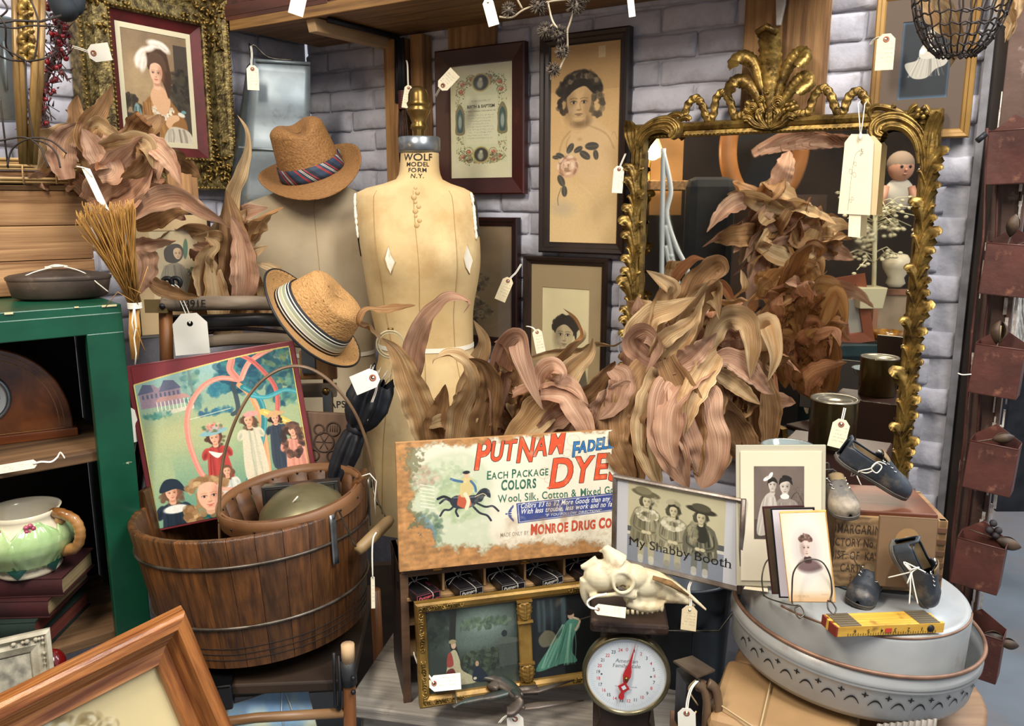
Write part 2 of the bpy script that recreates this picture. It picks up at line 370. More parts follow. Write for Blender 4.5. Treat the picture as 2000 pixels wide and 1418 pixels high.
# brick walls
BRICK=mat('painted_brick','c2c1cb','a9a8b2',scale=9,rough=.75,bump=.7,bscale=42,lo=.3,hi=.7,vary=.06,wear=('857a76',9,.5,.8),spec=.3)
MORT=mat('painted_mortar','b3b2ba','9b9aa2',scale=20,rough=.85,bump=.6,bscale=60,spec=.2)
rb=random.Random(5);BL_,BH_=.190,.0585;brick_meshes=[]
for k in range(8):
 mb=MB();nx,nz=6,3;j=[[(rb.uniform(-.004,.004),rb.uniform(-.0045,.002),rb.uniform(-.003,.003)) for _ in range(nx+1)] for _ in range(nz+1)]
 L_=BL_ if k<6 else BL_*.55
 vs=[];fs=[]
 for c in range(nz+1):
  for a in range(nx+1):
   e=(a in(0,nx)) or(c in(0,nz));q=j[c][a];cc=(a in(0,nx)) and(c in(0,nz))
   fx=[-.5,-.46,-.2,.05,.25,.46,.5][a];fz=[-.5,-.38,.38,.5][c]
   vs.append((fx*L_+q[0]*.8,(.0035 if e else-.001)+q[1]*(.5 if e else .9)+(.003 if cc else 0),fz*BH_+q[2]*.7))
 for c in range(nz):
  for a in range(nx):b0=c*(nx+1)+a;fs.append((b0,b0+1,b0+nx+2,b0+nx+1))
 rim=[a for a in range(nx+1)]+[c*(nx+1)+nx for c in range(1,nz+1)]+[nz*(nx+1)+a for a in range(nx-1,-1,-1)]+[c*(nx+1) for c in range(nz-1,0,-1)]
 n0=len(vs);vs+=[(vs[i][0],.02,vs[i][2]) for i in rim]
 for i in range(len(rim)):a,b2=i,(i+1)%len(rim);fs.append((rim[b2],rim[a],n0+a,n0+b2))
 mb.add(vs,fs,None,True);brick_meshes.append(new_mesh('brick',mb,BRICK))
def brick_wall(name,pl,x0,x1,z0,z1,back=.0,phase=0):
 T=thing(name,None,None,pl.M,kind='structure')
 mb=MB();mb.box(((x0+x1)/2,.0475+back,(z0+z1)/2+0),(x1-x0,.08,z1-z0));part(T,'mortar_bed',mb,MORT)
 z=z0+BH_/2;r=0
 while z<z1:
  x=x0-(.5 if r%2 else 0)*(BL_+.006)+phase
  while x<x1-.02:
   l,c=max(x,x0),min(x+BL_,x1)
   if c-l>.05:
    me=rb.choice(brick_meshes[:6]) if c-l>.13 else rb.choice(brick_meshes[6:])
    nat=BL_ if c-l>.13 else BL_*.55
    o=bpy.data.objects.new('brick',me);COL.objects.link(o);o.parent=T.o
    o.location=((l+c)/2,rb.uniform(-.0015,.001),z+rb.uniform(-.0015,.0015));o.scale=((c-l)/nat,1,1)
    o.rotation_euler=(rb.uniform(-.012,.012),rb.uniform(-.008,.008),rb.uniform(-.01,.01))
   x+=BL_+.006
  z+=BH_+.006;r+=1
 return T
WEND=BW.loc(1876,560)[0]
brick_wall('wall_back',BW,0,WEND,.70,2.30)
brick_wall('wall_left',LW,-1.08,0,1.12,2.34)
for nm,pl,x0,x1,z1_ in(('wall_back_base',BW,-.1,WEND,.70),('wall_left_base',LW,-1.1,0,1.12)):
 mb=MB().box(((x0+x1)/2,.05,z1_/2),(x1-x0,.08,z1_),pl.M);o=solo(nm,mb,MORT,None,None,kind='structure')
FLO=mat('polished_concrete','7d8288','5f6468',scale=2.2,rough=.28,bump=.06,bscale=14,lo=.3,hi=.7,wear=('877468',1.6,.5,.75),spec=.6)
mb=MB().box((1.5,4,-.02),(13,16,.04));solo('floor',mb,FLO,None,None,kind='structure')
FARW=mat('far_white_wall','c9ced6',rough=.7);BROWNW=mat('booth_brown_wall','3b2c20','251b13',scale=3,rough=.8)
mb=MB().box((4.2,9.5,1.7),(7.5,.1,3.4));solo('wall_far',mb,FARW,None,None,kind='structure')
def board(name,a,b,off,th,m=WOODA,bev=.002,**k):
 x0,z1=BW.loc(*a,off=-off);x1,z0=BW.loc(*b,off=-off)
 mb=MB().box((0,0,0),(x1-x0,th,z1-z0));return solo(name,mb,m,None,None,BW.M@Matrix.Translation(((x0+x1)/2,-off+th/2,(z0+z1)/2)),kind='structure',world=False,bevel=bev)
board('trim_1',(748,78),(796,480),.045,.044)
board('trim_2',(800,68),(831,420),.05,.049)
board('trim_3',(874,40),(966,130),.02,.019)
board('trim_4',(1459,-60),(1528,240),.022,.02);board('trim_5',(1534,-60),(1606,240),.022,.02)
mb=MB().prism([(-.016,.1),(.016,.1),(.012,0),(.004,-.045),(-.006,-.045)],-.012,0)
x_,z_=BW.loc(1524,10,off=-.03);solo('wall_hook',mb,mat('chipped_white_paint','cfcac2','b2aaa0',scale=30,rough=.6),'chipped white painted wooden peg between the two wall planks above the mirror plumes','peg',BW.M@Matrix.Translation((x_,-.024,z_)),world=False,bevel=.002)
xg=WEND
GREYS=mat('grey_trim','77777c','5c5b5e',scale=30,rough=.6);BRN=mat('rusty_channel','5d463c','4a362d',scale=16,rough=.55,metal=.2,bump=.3,wear=('8a7a70',22,.6,.72))
for i,(a,b_,of,m_) in enumerate(((0,.016,.012,GREYS),(.016,.042,-.004,mat('gap_brown','2a1d17','1c1410',scale=12,rough=.7)),(.042,.094,.035,BRN),(.094,.104,.045,BRN))):
 mb=MB().box((xg+(a+b_)/2,.04-of/2,1.3),(b_-a,.09+of,2.6),BW.M);solo('trim_%d'%(6+i),mb,m_,None,None,kind='structure',bevel=.0015)
FLAKE=mat('flaking_white_paint','d9d3c9','9c9086',scale=60,rough=.7,bump=.5)
for xx,sd,nm in((xg+.044,3,10),(xg+.095,4,11),(xg+.112,8,12)):
 mb=MB();r=random.Random(sd);z=.35
 while z<2.3:
  h=r.uniform(.01,.05)
  if r.random()<(.8 if sd!=3 else .7):mb.box((xx+r.uniform(-.0015,.0015),-.037-(.012 if sd!=3 else 0)+r.uniform(-.001,.001),z+h/2),(r.uniform(.002,.007),.004,h),BW.M@Matrix.Rotation(r.uniform(-.003,.003),4,'Y'))
  z+=h
 solo('trim_%d'%nm,mb,FLAKE,None,None,kind='structure')
# upper shelf
SHZ=P(1050,38,(lambda t:CORNER.y-.54*t)(.88)).z
T=thing('upper_shelf','wide pine shelf across the top of the booth with pale batten underneath','shelf',BW.M@Matrix.Translation((0,0,2.0)))
for i in range(3):
 mb=MB().box((.89,-.065-.118*i,.014),(1.64,.114,.024));part(T,'shelf_board',mb,WOODX,bevel=.002)
mb=MB().box((.89,-.36,.011),(1.64,.018,.032));part(T,'front_edge',mb,WOODA.copy() if False else WOODX,bevel=.002)
PALE=mat('pale_batten','c2a27b','a9875d',scale=6,stretch=(1,1,6),rough=.65,bump=.15)
xb,zb=BW.loc(752,92,off=-.04)
mb=MB().prism([(-.33,.0),(-.32,-.036),(0,-.036),(0,0)],-.016,.016,Matrix.Translation((xb+.0,-.02,0))@Matrix.Rotation(pi/2,4,'Z'));part(T,'batten',mb,PALE,bevel=.002)
mb=MB();mb.tube([(xb+.05,-.04,-.008),(xb+.05,-.33,-.008)],.009,5);mb.tube([(xb+.05,-.04,-.008),(xb+.05,-.045,-.2)],.009,5);part(T,'iron_bracket',mb,BLACKM)
SHM=BW.M@Matrix.Translation((0,0,2.03))
RW=mat('reddish_crate_wood','5c3326','3e2219',scale=5,stretch=(.7,6,6),rough=.6,bump=.2)
T=thing('wooden_crate','dark reddish open wooden box on the left end of the upper shelf holding a pail','crate',SHM@Matrix.Translation((.24,-.2,0)))
part(T,'bottom_panel',MB().box((0,0,.0),(.46,.34,.014)),RW,bevel=.001)
for c,d in(((-.225,0,.09),(.014,.34,.18)),((.225,0,.09),(.014,.34,.18)),((0,.165,.09),(.46,.012,.18)),((0,-.165,.02),(.46,.012,.03))):part(T,'side_panel',MB().box(c,d),RW,bevel=.001)
T=thing('zinc_pail','grey zinc pail standing in the reddish open box on the upper shelf','pail',SHM@Matrix.Translation((.27,-.2,.01)))
part(T,'body',MB().lathe([(.11,0),(.13,.16),(.134,.165),(.126,.165),(.106,.006),(0,.006)],28),ZINC)
T=thing('wooden_crate','grey weathered wooden box beside the pail box on the upper shelf','crate',SHM@Matrix.Translation((.72,-.2,0)))
GW=mat('grey_weathered_wood','6a5644','483a2e',scale=5,stretch=(.7,6,6),rough=.7,bump=.3)
for c,d in(((0,0,.005),(.36,.3,.012)),((-.175,0,.08),(.012,.3,.15)),((.175,0,.08),(.012,.3,.15)),((0,-.145,.08),(.36,.012,.15)),((0,.145,.08),(.36,.012,.15))):part(T,'side_panel',MB().box(c,d),GW,bevel=.001)
# string tags
def scrib_mat(k,bg,ink='6b6358',n=5):
 im=Im(120,260,bg);im.noise(.3,.04);im.scrawl(.62,.22,2.0,2+k%3,.22,.05,ink,.012,seed=k*7+1,vertical=True) if k%2 else im.scrawl(.1,.62,.92,n,.26,.045,ink,.012,seed=k*5+2)
 return mat_img('tag_writing_%d'%k,im.a,.85)
TAGI=[scrib_mat(k,c) for k,c in enumerate(['ede2c4','f1ead8','e3d3ad','f0e9d2'])]
def tag(h,t,Y,w,st=None,label='',Yt=None,im=0,ring=True,dy=-.004,sr=.0011,cat='tag',wid=None):
 """h,t: pixel of hole and of the far end; w width px; st: pixel/depth points of the string starting beyond the hole"""
 Yt=Yt or Y;H=P(h[0],h[1],Y);E=P(t[0],t[1],Yt);ax=(E-H);L=ax.length;ax.normalize();vw=(H-cam.location).normalized()
 n=-(vw-ax*vw.dot(ax)).normalized();s=ax.cross(n).normalized();w=w*Y/FPX*1.0
 M=Matrix((s.to_4d(),(-n).to_4d(),(-ax).to_4d(),(0,0,0,1))).transposed();M.translation=H
 for i in range(3):M[3][i]=0
 M[0][3],M[1][3],M[2][3]=H
 T=thing('price_tag',label,cat,M)
 c=w*.28;top=w*.32;hr=w*.09;bot=-L
 out=[(-w/2+c,top),(w/2-c,top),(w/2,top-c*1.1),(w/2,bot),(-w/2,bot),(-w/2,top-c*1.1)]
 hole=[(hr*cos(a*pi/6),hr*sin(a*pi/6)) for a in range(12)]
 mb=MB();ring_o=[]
 for a in range(12):
  an=a*pi/6;dx,dz=cos(an),sin(an);best=9
  for i in range(6):
   (x0,z0),(x1,z1)=out[i],out[(i+1)%6];ex,ez=x1-x0,z1-z0;den=dx*ez-dz*ex
   if abs(den)<1e-12:continue
   tt=(x0*ez-z0*ex)/den;uu=(x0*dz-z0*dx)/den
   if tt>0 and-1e-6<=uu<=1+1e-6:best=min(best,tt)
  ring_o.append((dx*best,dz*best))
 pts=sorted([(math.atan2(z,x)%(2*pi),x,z,0) for x,z in ring_o]+[(math.atan2(z,x)%(2*pi),x,z,1) for x,z in out])
 vs=[];fs=[];uvs=[];n_=len(pts)
 uvf=lambda x,z:((x+w/2)/w,(z-bot)/(top-bot))
 for p in pts:vs.append((p[1],0,p[2]));vs.append((hr*cos(p[0]),0,hr*sin(p[0])))
 for i in range(n_):
  j=(i+1)%n_;f=(2*i,2*j,2*j+1,2*i+1);f=f[::-1];fs.append(f);uvs.append([uvf(vs[q][0],vs[q][2]) for q in f])
 mb.add(vs,fs,None,False,uvs)
 part(T,'card',mb,(TAGI[im] if im is not None else TAGW),solid=.0006)
 if ring:
  mb=MB().lathe([(hr*1.05,-.0005),(hr*2.0,-.0005),(hr*2.0,.0006),(hr*1.05,.0006),(hr*1.05,-.0005)],16,Matrix.Translation((0,-.0003,0))@Matrix.Rotation(pi/2,4,'X'));part(T,'reinforcing_ring',mb,RINGM)
 if st:
  p0=H+n*.002;pts=[tuple(p0)]+[tuple(P(*q)) if len(q)==3 else tuple(P(q[0],q[1],Y)) for q in st]
  a=cat_spline(pts,5);d=s*w*.05
  mb=MB().tube([Vector(p)+d*min(1,i/3) for i,p in enumerate(a)],sr,5).tube([Vector(p)-d*min(1,i/3) for i,p in enumerate(a)],sr,5);part(T,'string',mb,STRING,world=True)
 return T
# prints and photographs, painted by code
def face(im,x,y,s,skin,dark,hair,eye='2a221c',look=0,smile=0,lip=None,light=-1,hairfn=None,neck=True):
 """s = head height in image widths"""
 w=s*.36;lip=lip or dark
 if neck:im.blob([(x-w*.45,y+s*.2),(x+w*.45,y+s*.2),(x+w*.5,y+s*.75),(x-w*.5,y+s*.75)],skin,1,s*.05);im.ell(x+w*.1,y+s*.53,w*.6,s*.1,dark,s*.1,a=.5)
 im.blob([(x-w,y-s*.12),(x-w*.75,y-s*.42),(x,y-s*.53),(x+w*.75,y-s*.42),(x+w,y-s*.1),(x+w*.82,y+s*.22),(x+w*.35,y+s*.46),(x,y+s*.5),(x-w*.35,y+s*.46),(x-w*.82,y+s*.22)],skin,1,s*.03)
 im.ell(x-light*w*.8,y+s*.05,w*.5,s*.42,dark,s*.16,a=.45);im.ell(x-w*.5*-light*-1,y+s*.17,w*.3,s*.1,'ffffff',s*.1,a=.12)
 for k in(-1,1):
  ex=x+k*w*.42+look*w*.12;ey=y-s*.03
  im.ell(ex,ey-s*.01,w*.27,s*.055,dark,s*.05,a=.5);im.ell(ex,ey,w*.2,s*.032,'e8e0d4',s*.02,a=.6);im.ell(ex+look*w*.05,ey,w*.095,s*.036,eye,s*.014)
  im.line([(ex-w*.24,ey-s*.02),(ex,ey-s*.047),(ex+w*.24,ey-s*.015)],s*.016,eye,.8,soft=s*.012);im.line([(ex-w*.3,ey-s*.095),(ex,ey-s*.125),(ex+w*.28,ey-s*.1)],s*.018,hair,.55,soft=s*.025)
 nx=x+look*w*.18;im.line([(nx+w*.08,y),(nx+w*.16,y+s*.16)],s*.03,dark,.35,soft=s*.04);im.ell(nx,y+s*.175,w*.17,s*.022,dark,s*.03,a=.7)
 im.line([(nx-w*.3,y+s*.29-smile*s*.02),(nx-w*.08,y+s*.275),(nx,y+s*.285),(nx+w*.08,y+s*.275),(nx+w*.3,y+s*.29-smile*s*.02)],s*.022,lip,.9,soft=s*.015)
 im.ell(nx,y+s*.315,w*.2,s*.02,lip,s*.02,a=.7);im.ell(nx,y+s*.36,w*.22,s*.015,dark,s*.03,a=.35)
def curls(im,x,y,rx,ry,cols,n,r,seed=1,a0=0,a1=2*pi,soft=.01):
 q=random.Random(seed)
 for i in range(n):
  a=q.uniform(a0,a1);k=q.uniform(.75,1.1);im.ell(x+rx*k*cos(a),y+ry*k*sin(a),r*q.uniform(.6,1.3),r*q.uniform(.5,1),q.choice(cols),soft,rot=q.uniform(0,3),a=q.uniform(.5,.95))
def foliage(im,x,y,rx,ry,cols,n,r,seed=2,a=.8,soft=.006):
 q=random.Random(seed)
 for i in range(n):
  t=q.uniform(0,2*pi);k=math.sqrt(q.random());im.ell(x+rx*k*cos(t),y+ry*k*sin(t),r*q.uniform(.4,1.4),r*q.uniform(.3,.9),q.choice(cols),soft,rot=q.uniform(0,3),a=a*q.uniform(.4,1))
def folds(im,x0,y0,x1,y1,n,cols,w,seed=3,bend=.02,a=.6):
 q=random.Random(seed)
 for i in range(n):
  t=q.random();xa=x0[0]+(x0[1]-x0[0])*t;xb=x1[0]+(x1[1]-x1[0])*t;im.line([(xa,y0),((xa+xb)/2+q.uniform(-bend,bend),(y0+y1)/2),(xb,y1)],w*q.uniform(.5,1.5),q.choice(cols),a*q.uniform(.4,1),soft=w*.8,curve=True)
def pr_lady():
 im=Im(300,440,'8b7458');im.grad('b79c74',lambda x,y:1-np.hypot(x-.15,y-.75)*1.5);im.noise(.25,.12,seed=1)
 im.rect(.78,.12,1,1.47,'3d3530',.85);foliage(im,.08,1.15,.2,.28,['3c3328','2d2620'],90,.06);foliage(im,.85,.75,.18,.3,['3c3830','2a2622','4b4436'],80,.06)
 im.blob([(.2,1.5),(.22,1.15),(.3,.92),(.45,.82),(.62,.84),(.78,1.0),(.92,1.2),(.85,1.5)],'96693a',1,.02);folds(im,(.25,.5),.95,(.25,.6),1.46,26,['6d4423','b98650','c79a60'],.02)
 im.blob([(.38,.9),(.44,.72),(.58,.72),(.68,.92),(.55,1.12)],'dcae86',1,.012)
 curls(im,.55,.98,.16,.16,['e8dcc4','f2ead6','c9b79a'],60,.022,4,.1,pi-.1)
 im.blob([(.36,.3),(.42,.2),(.56,.16),(.66,.24),(.7,.42),(.72,.62),(.66,.86),(.6,.7),(.46,.45),(.38,.5)],'4b3526',1,.012)
 face(im,.49,.54,.27,'e6b898','9a6448','5a4030','3a2a22',-.4,lip='a8433a',light=-1)
 im.blob([(.36,.46),(.4,.3),(.5,.26),(.62,.32),(.66,.5),(.6,.46),(.52,.39),(.42,.42)],'5b4434',1,.01)
 for(x,y,a,b,t) in((.27,.32,.13,.05,-.9),(.31,.42,.12,.05,-1.3),(.24,.42,.08,.045,-1.2),(.52,.15,.13,.055,.1),(.64,.18,.1,.05,.6),(.42,.22,.09,.04,-.4)):im.ell(x,y,a,b,'f1e8da',.03,t);im.ell(x+.01,y+.02,a*.8,b*.3,'b8a894',.03,t,a=.5)
 im.blob([(.56,1.47),(.6,1.3),(.72,1.24),(.95,1.3),(.98,1.47)],'cfc4b0',1,.01);folds(im,(.62,.9),1.28,(.6,.95),1.46,16,['efe8d8','938676','6d6256'],.015)
 im.blob([(.58,1.2),(.66,1.1),(.78,1.08),(.8,1.14),(.7,1.2),(.64,1.28)],'dfb288',1,.01);im.ell(.84,1.07,.06,.03,'e4dccc',.01,.3);im.ell(.88,1.03,.04,.025,'6f9a9a',.008)
 im.blob([(.13,1.0),(.2,1.0),(.24,1.2),(.2,1.34),(.1,1.3)],'86a4a0',1,.01);folds(im,(.14,.2),1.02,(.11,.22),1.32,8,['c3d2cc','45625f'],.014)
 im.noise(.01,.06,seed=3);im.blur(1);return im.a
def pr_tall():
 im=Im(300,820,'c9a673');im.noise(.8,.07,seed=4);im.grad('d6b885',lambda x,y:(y-.5)*.8-np.abs(x-.6));H=im.H
 im.rect(0,0,1,.62,'94744a',.25);im.rect(.69,.05,.79,.2,'d9c6a0',.8)
 im.grad('c8a878',lambda x,y:.9-np.hypot((x-.5)*2.2,(y-1.55)*1.3))
 im.line([(.3,1.55),(.24,1.35),(.3,1.22)],.006,'7b6548',.8,curve=True);im.line([(.84,1.45),(.92,1.2),(.98,1.3)],.006,'7b6548',.5,curve=True)
 im.blob([(.28,1.5),(.3,1.22),(.4,1.02),(.62,1.02),(.78,1.12),(.9,1.25),(.92,1.6),(.6,1.9),(.35,1.7)],'d2b386',.8,.06)
 im.ell(.46,1.03,.14,.08,'6c5940',.06,a=.6)
 curls(im,.43,.62,.27,.22,['2c2620','3c342a','4c4336','1f1b17'],150,.055,6,pi*.98,2*pi+.1,.02);curls(im,.2,.8,.07,.12,['2c2620','3c342a'],40,.04,7);curls(im,.68,.82,.09,.14,['4c4336','7a6a52','5c503e'],60,.04,8)
 im.line([(.3,1.16),(.18,1.3),(.12,1.55)],.012,'8a7048',.55,.03,True);im.line([(.58,1.1),(.82,1.22),(.94,1.42)],.012,'8a7048',.6,.03,True);im.ell(.44,1.28,.03,.02,'9a8058',.03,a=.5);face(im,.42,.79,.5,'cdab7c','6c5438','2b241e','221c18',0,lip='5a4634',light=1);im.ell(.55,.84,.07,.2,'7b6040',.07,a=.4);im.ell(.43,1.08,.1,.05,'6c5438',.06,a=.5)
 im.blob([(.2,.72),(.24,.56),(.4,.46),(.58,.5),(.66,.66),(.6,.64),(.5,.56),(.36,.6),(.26,.68)],'2b2620',1,.012);curls(im,.45,.5,.2,.1,['2c2620','6a5d49','3c342a','8c7c62'],60,.035,9,pi,2*pi,.012)
 q=random.Random(3)
 for(x,y,r,t) in((.15,1.5,.07,.4),(.3,1.4,.08,-1),(.42,1.42,.07,-.5),(.52,1.5,.09,.6),(.62,1.38,.1,0),(.68,1.5,.07,1.4),(.17,1.85,.09,1.1),(.22,2.0,.08,1.5),(.08,1.52,.05,.2)):im.ell(x,y,r,r*.55,'4a463e',.008,t);im.line([(x-r*cos(t),y-r*sin(t)),(x+r*cos(t),y+r*sin(t))],.004,'8b8270')
 im.ell(.27,1.66,.16,.15,'c79f80',.02)
 for i in range(40):a=q.uniform(0,6.3);k=q.uniform(.02,.15);im.ell(.27+k*cos(a),1.66+k*sin(a),.045,.02,q.choice(['dcbb9c','b0856a','e6cdb0','93705a']),.008,a+1.5,a=.8)
 im.line([(.17,1.95),(.12,2.1),(.13,2.2)],.01,'4d483d',.8,curve=True);im.ell(.2,2.25,.16,.1,'98948a',.12,a=.35);im.line([(.45,1.9),(.62,2.05),(.8,2.3)],.02,'e0c798',.4,soft=.03,curve=True)
 im.noise(.01,.05,seed=5);im.blur(1);return im.a
def pr_baptism():
 im=Im(420,780,'c9c4a2');im.noise(.4,.05,seed=6);H=im.H;q=random.Random(4)
 im.rect(.08,.16,.92,H-.26,'c3c4a0')
 G=['5d6648','76805c','8a7a50','4b4836','a0704e','9c9468']
 def scroll(x,y,s,n,r,a1=6.3):
  for i in range(n):t=i/n;a=a1*t*1.6+s;k=r*(1-t*.8);im.ell(x+k*cos(a),y+k*sin(a),.012*(1.2-t*.6),.008,q.choice(G),.004,a)
 for i in range(130):
  for sx in(0,1):
   x=.16+q.uniform(-.07,.07);y=q.uniform(.18,H-.3);X=x if sx==0 else 1-x;im.ell(X,y,q.uniform(.006,.02),q.uniform(.004,.012),q.choice(G),.004,q.uniform(0,3),a=.75)
 for(x,y) in((.2,.3),(.8,.3),(.18,.42),(.82,.42),(.2,1.5),(.8,1.5),(.3,1.42),(.7,1.42),(.35,.22),(.65,.22),(.3,1.55),(.7,1.55)):
  scroll(x,y,q.uniform(0,6),26,.09);im.ell(x,y,.035,.03,'a2503e',.01,a=.85);im.ell(x-.01,y-.01,.015,.012,'cf8a72',.006)
 foliage(im,.5,.25,.3,.1,G,200,.018);foliage(im,.5,1.52,.36,.1,G,260,.018)
 for(x,y,r) in((.5,.29,.14),(.5,1.47,.13)):im.ell(x,y,r,r*1.02,'8f8458',.005);im.ell(x,y,r*.85,r*.87,'3c3c34',.005);im.ell(x-.01,y+.02,r*.35,r*.5,'9b9a86',.03);im.ell(x,y-.05,r*.2,r*.2,'b7b29a',.02);im.ell(x,y,r*1.02,r*1.04,'b9a96a',.004,ring=.006)
 for x in(.155,.845):im.blob([(x-.075,.95),(x-.07,.75),(x,.62),(x+.07,.75),(x+.075,.95),(x+.07,1.12),(x-.07,1.12)],'7a7250',1,.004);im.blob([(x-.05,.95),(x-.045,.78),(x,.7),(x+.045,.78),(x+.05,.95),(x+.04,1.08),(x-.04,1.08)],'3f5550',1,.004);im.ell(x,.92,.03,.11,'8f9c90',.015)
 im.rect(.26,.5,.76,1.3,'cbc9a8')
 im.text('HOROSCOPE OF',.5,.6,.042,'8a8a70',align='CENTER');im.text('BIRTH & BAPTISM',.5,.7,.072,'23231c',align='CENTER',sx=.8,bold=.015)
 im.text('in Holy Christian Communion, etc.',.5,.76,.035,'4c4c3e',align='CENTER')
 for i in range(9):im.scrawl(.28,.82+i*.047,.74,1,1,.012,'6b6b56',.003,seed=i+3)
 im.noise(.006,.05,seed=9);return im.a
def pr_flowers():
 im=Im(240,620,'77644a');im.noise(.5,.1,seed=11);q=random.Random(8)
 curls(im,.1,.85,.16,.2,['3e3528','574a38','2c251c'],60,.05,3);im.blob([(-.1,1.6),(.1,1.55),(.4,1.62),(.42,1.72),(-.1,1.85)],'a08c6c',.9,.01)
 for(cx,cy,rx,ry,n) in((.25,1.3,.38,.28,170),(.28,2.0,.4,.28,190)):foliage(im,cx,cy,rx,ry,['3e3628','574c3a','6a5e48','2c2620','7d7056'],n,.05,cx)
 for i in range(16):
  x=q.uniform(0,.55);y=q.choice([1.3,2.0])+q.uniform(-.22,.22)
  for k in range(5):im.ell(x,y,.075-k*.014,.065-k*.012,['584c3a','82745a','6a5d48','8f8166','4a4030'][k],.006)
 im.noise(.01,.05,seed=12);return im.a
def pr_youth():
 im=Im(280,600,'c9bd94');im.noise(.5,.04,seed=13);im.grad('a3946c',lambda x,y:np.maximum(y-1.1,0)*.9)
 im.blob([(.1,2.2),(.14,1.3),(.36,1.12),(.62,1.12),(.9,1.3),(.95,2.2)],'57503f',1,.03);im.blob([(.34,1.12),(.5,1.35),(.64,1.12),(.56,1.0),(.42,1.0)],'d8cfae',1,.01)
 curls(im,.5,.68,.24,.17,['2a251f','3a342b','1e1a16'],120,.05,4,pi*.9,2.1*pi,.015);im.ell(.5,.68,.26,.2,'2a251f',.02)
 face(im,.48,.84,.52,'b3a27e','5c503e','221e19','1c1815',-.2,light=1,smile=.5);im.blob([(.27,.8),(.26,.62),(.45,.52),(.66,.55),(.74,.75),(.72,.9),(.66,.76),(.5,.64),(.34,.7)],'2a251f',1,.012)
 im.blur(1);return im.a
def pr_baby():
 im=Im(300,400,'20262c');im.noise(.4,.15,seed=14);e='5c7894'
 for x0,y0,x1,y1 in((0,0,1,0),(0,0,0,1.33),(1,.5,1,1.33),(0,1.33,1,1.33)):im.line([(x0,y0),(x1,y1)],.05,e,.8,soft=.07)
 im.blob([(.1,.72),(.3,.68),(.5,.6),(.75,.62),(.95,.66),(.9,.78),(.72,.84),(.55,.98),(.3,.98),(.16,.86)],'aaa69a',1,.012);folds(im,(.35,.75),.62,(.15,.9),.95,30,['cdc9bd','706c62','95908a'],.014)
 im.blob([(.38,.62),(.4,.45),(.52,.4),(.66,.43),(.72,.6),(.6,.66)],'b8b4a8',1,.01);im.ell(.43,.52,.06,.05,'e6e3d8',.015);im.ell(.67,.5,.07,.04,'e6e3d8',.015,.4)
 im.line([(.44,.6),(.6,.57)],.035,'b9b0a2',1,.01);im.line([(.74,.56),(.84,.48)],.028,'b9b0a2',1,.01)
 im.ell(.57,.27,.082,.1,'b8afa0',.01);face(im,.57,.29,.17,'c4bbac','6a6258','7a7266','1c1a18',0,neck=False);return im.a
def pr_oldlady():
 im=Im(260,380,'bfae8b');im.noise(.3,.08,seed=15);im.ell(.72,.4,.05,.22,'55705a',.01,.1);foliage(im,.8,1.0,.16,.2,['2c3a2c','465440','6a6a50'],70,.03)
 im.blob([(.1,1.4),(.16,1.0),(.3,.75),(.55,.7),(.72,.9),(.78,1.4)],'8e8470',1,.01);folds(im,(.25,.6),.75,(.12,.75),1.4,20,['b9b09c','5c5448','6f6757'],.014)
 im.blob([(.3,.65),(.28,.42),(.42,.3),(.6,.3),(.68,.44),(.62,.62),(.48,.7)],'4c463e',1,.01);face(im,.55,.5,.24,'c8ab88','7c5c44','58483a','2b211a',.4,neck=False);return im.a
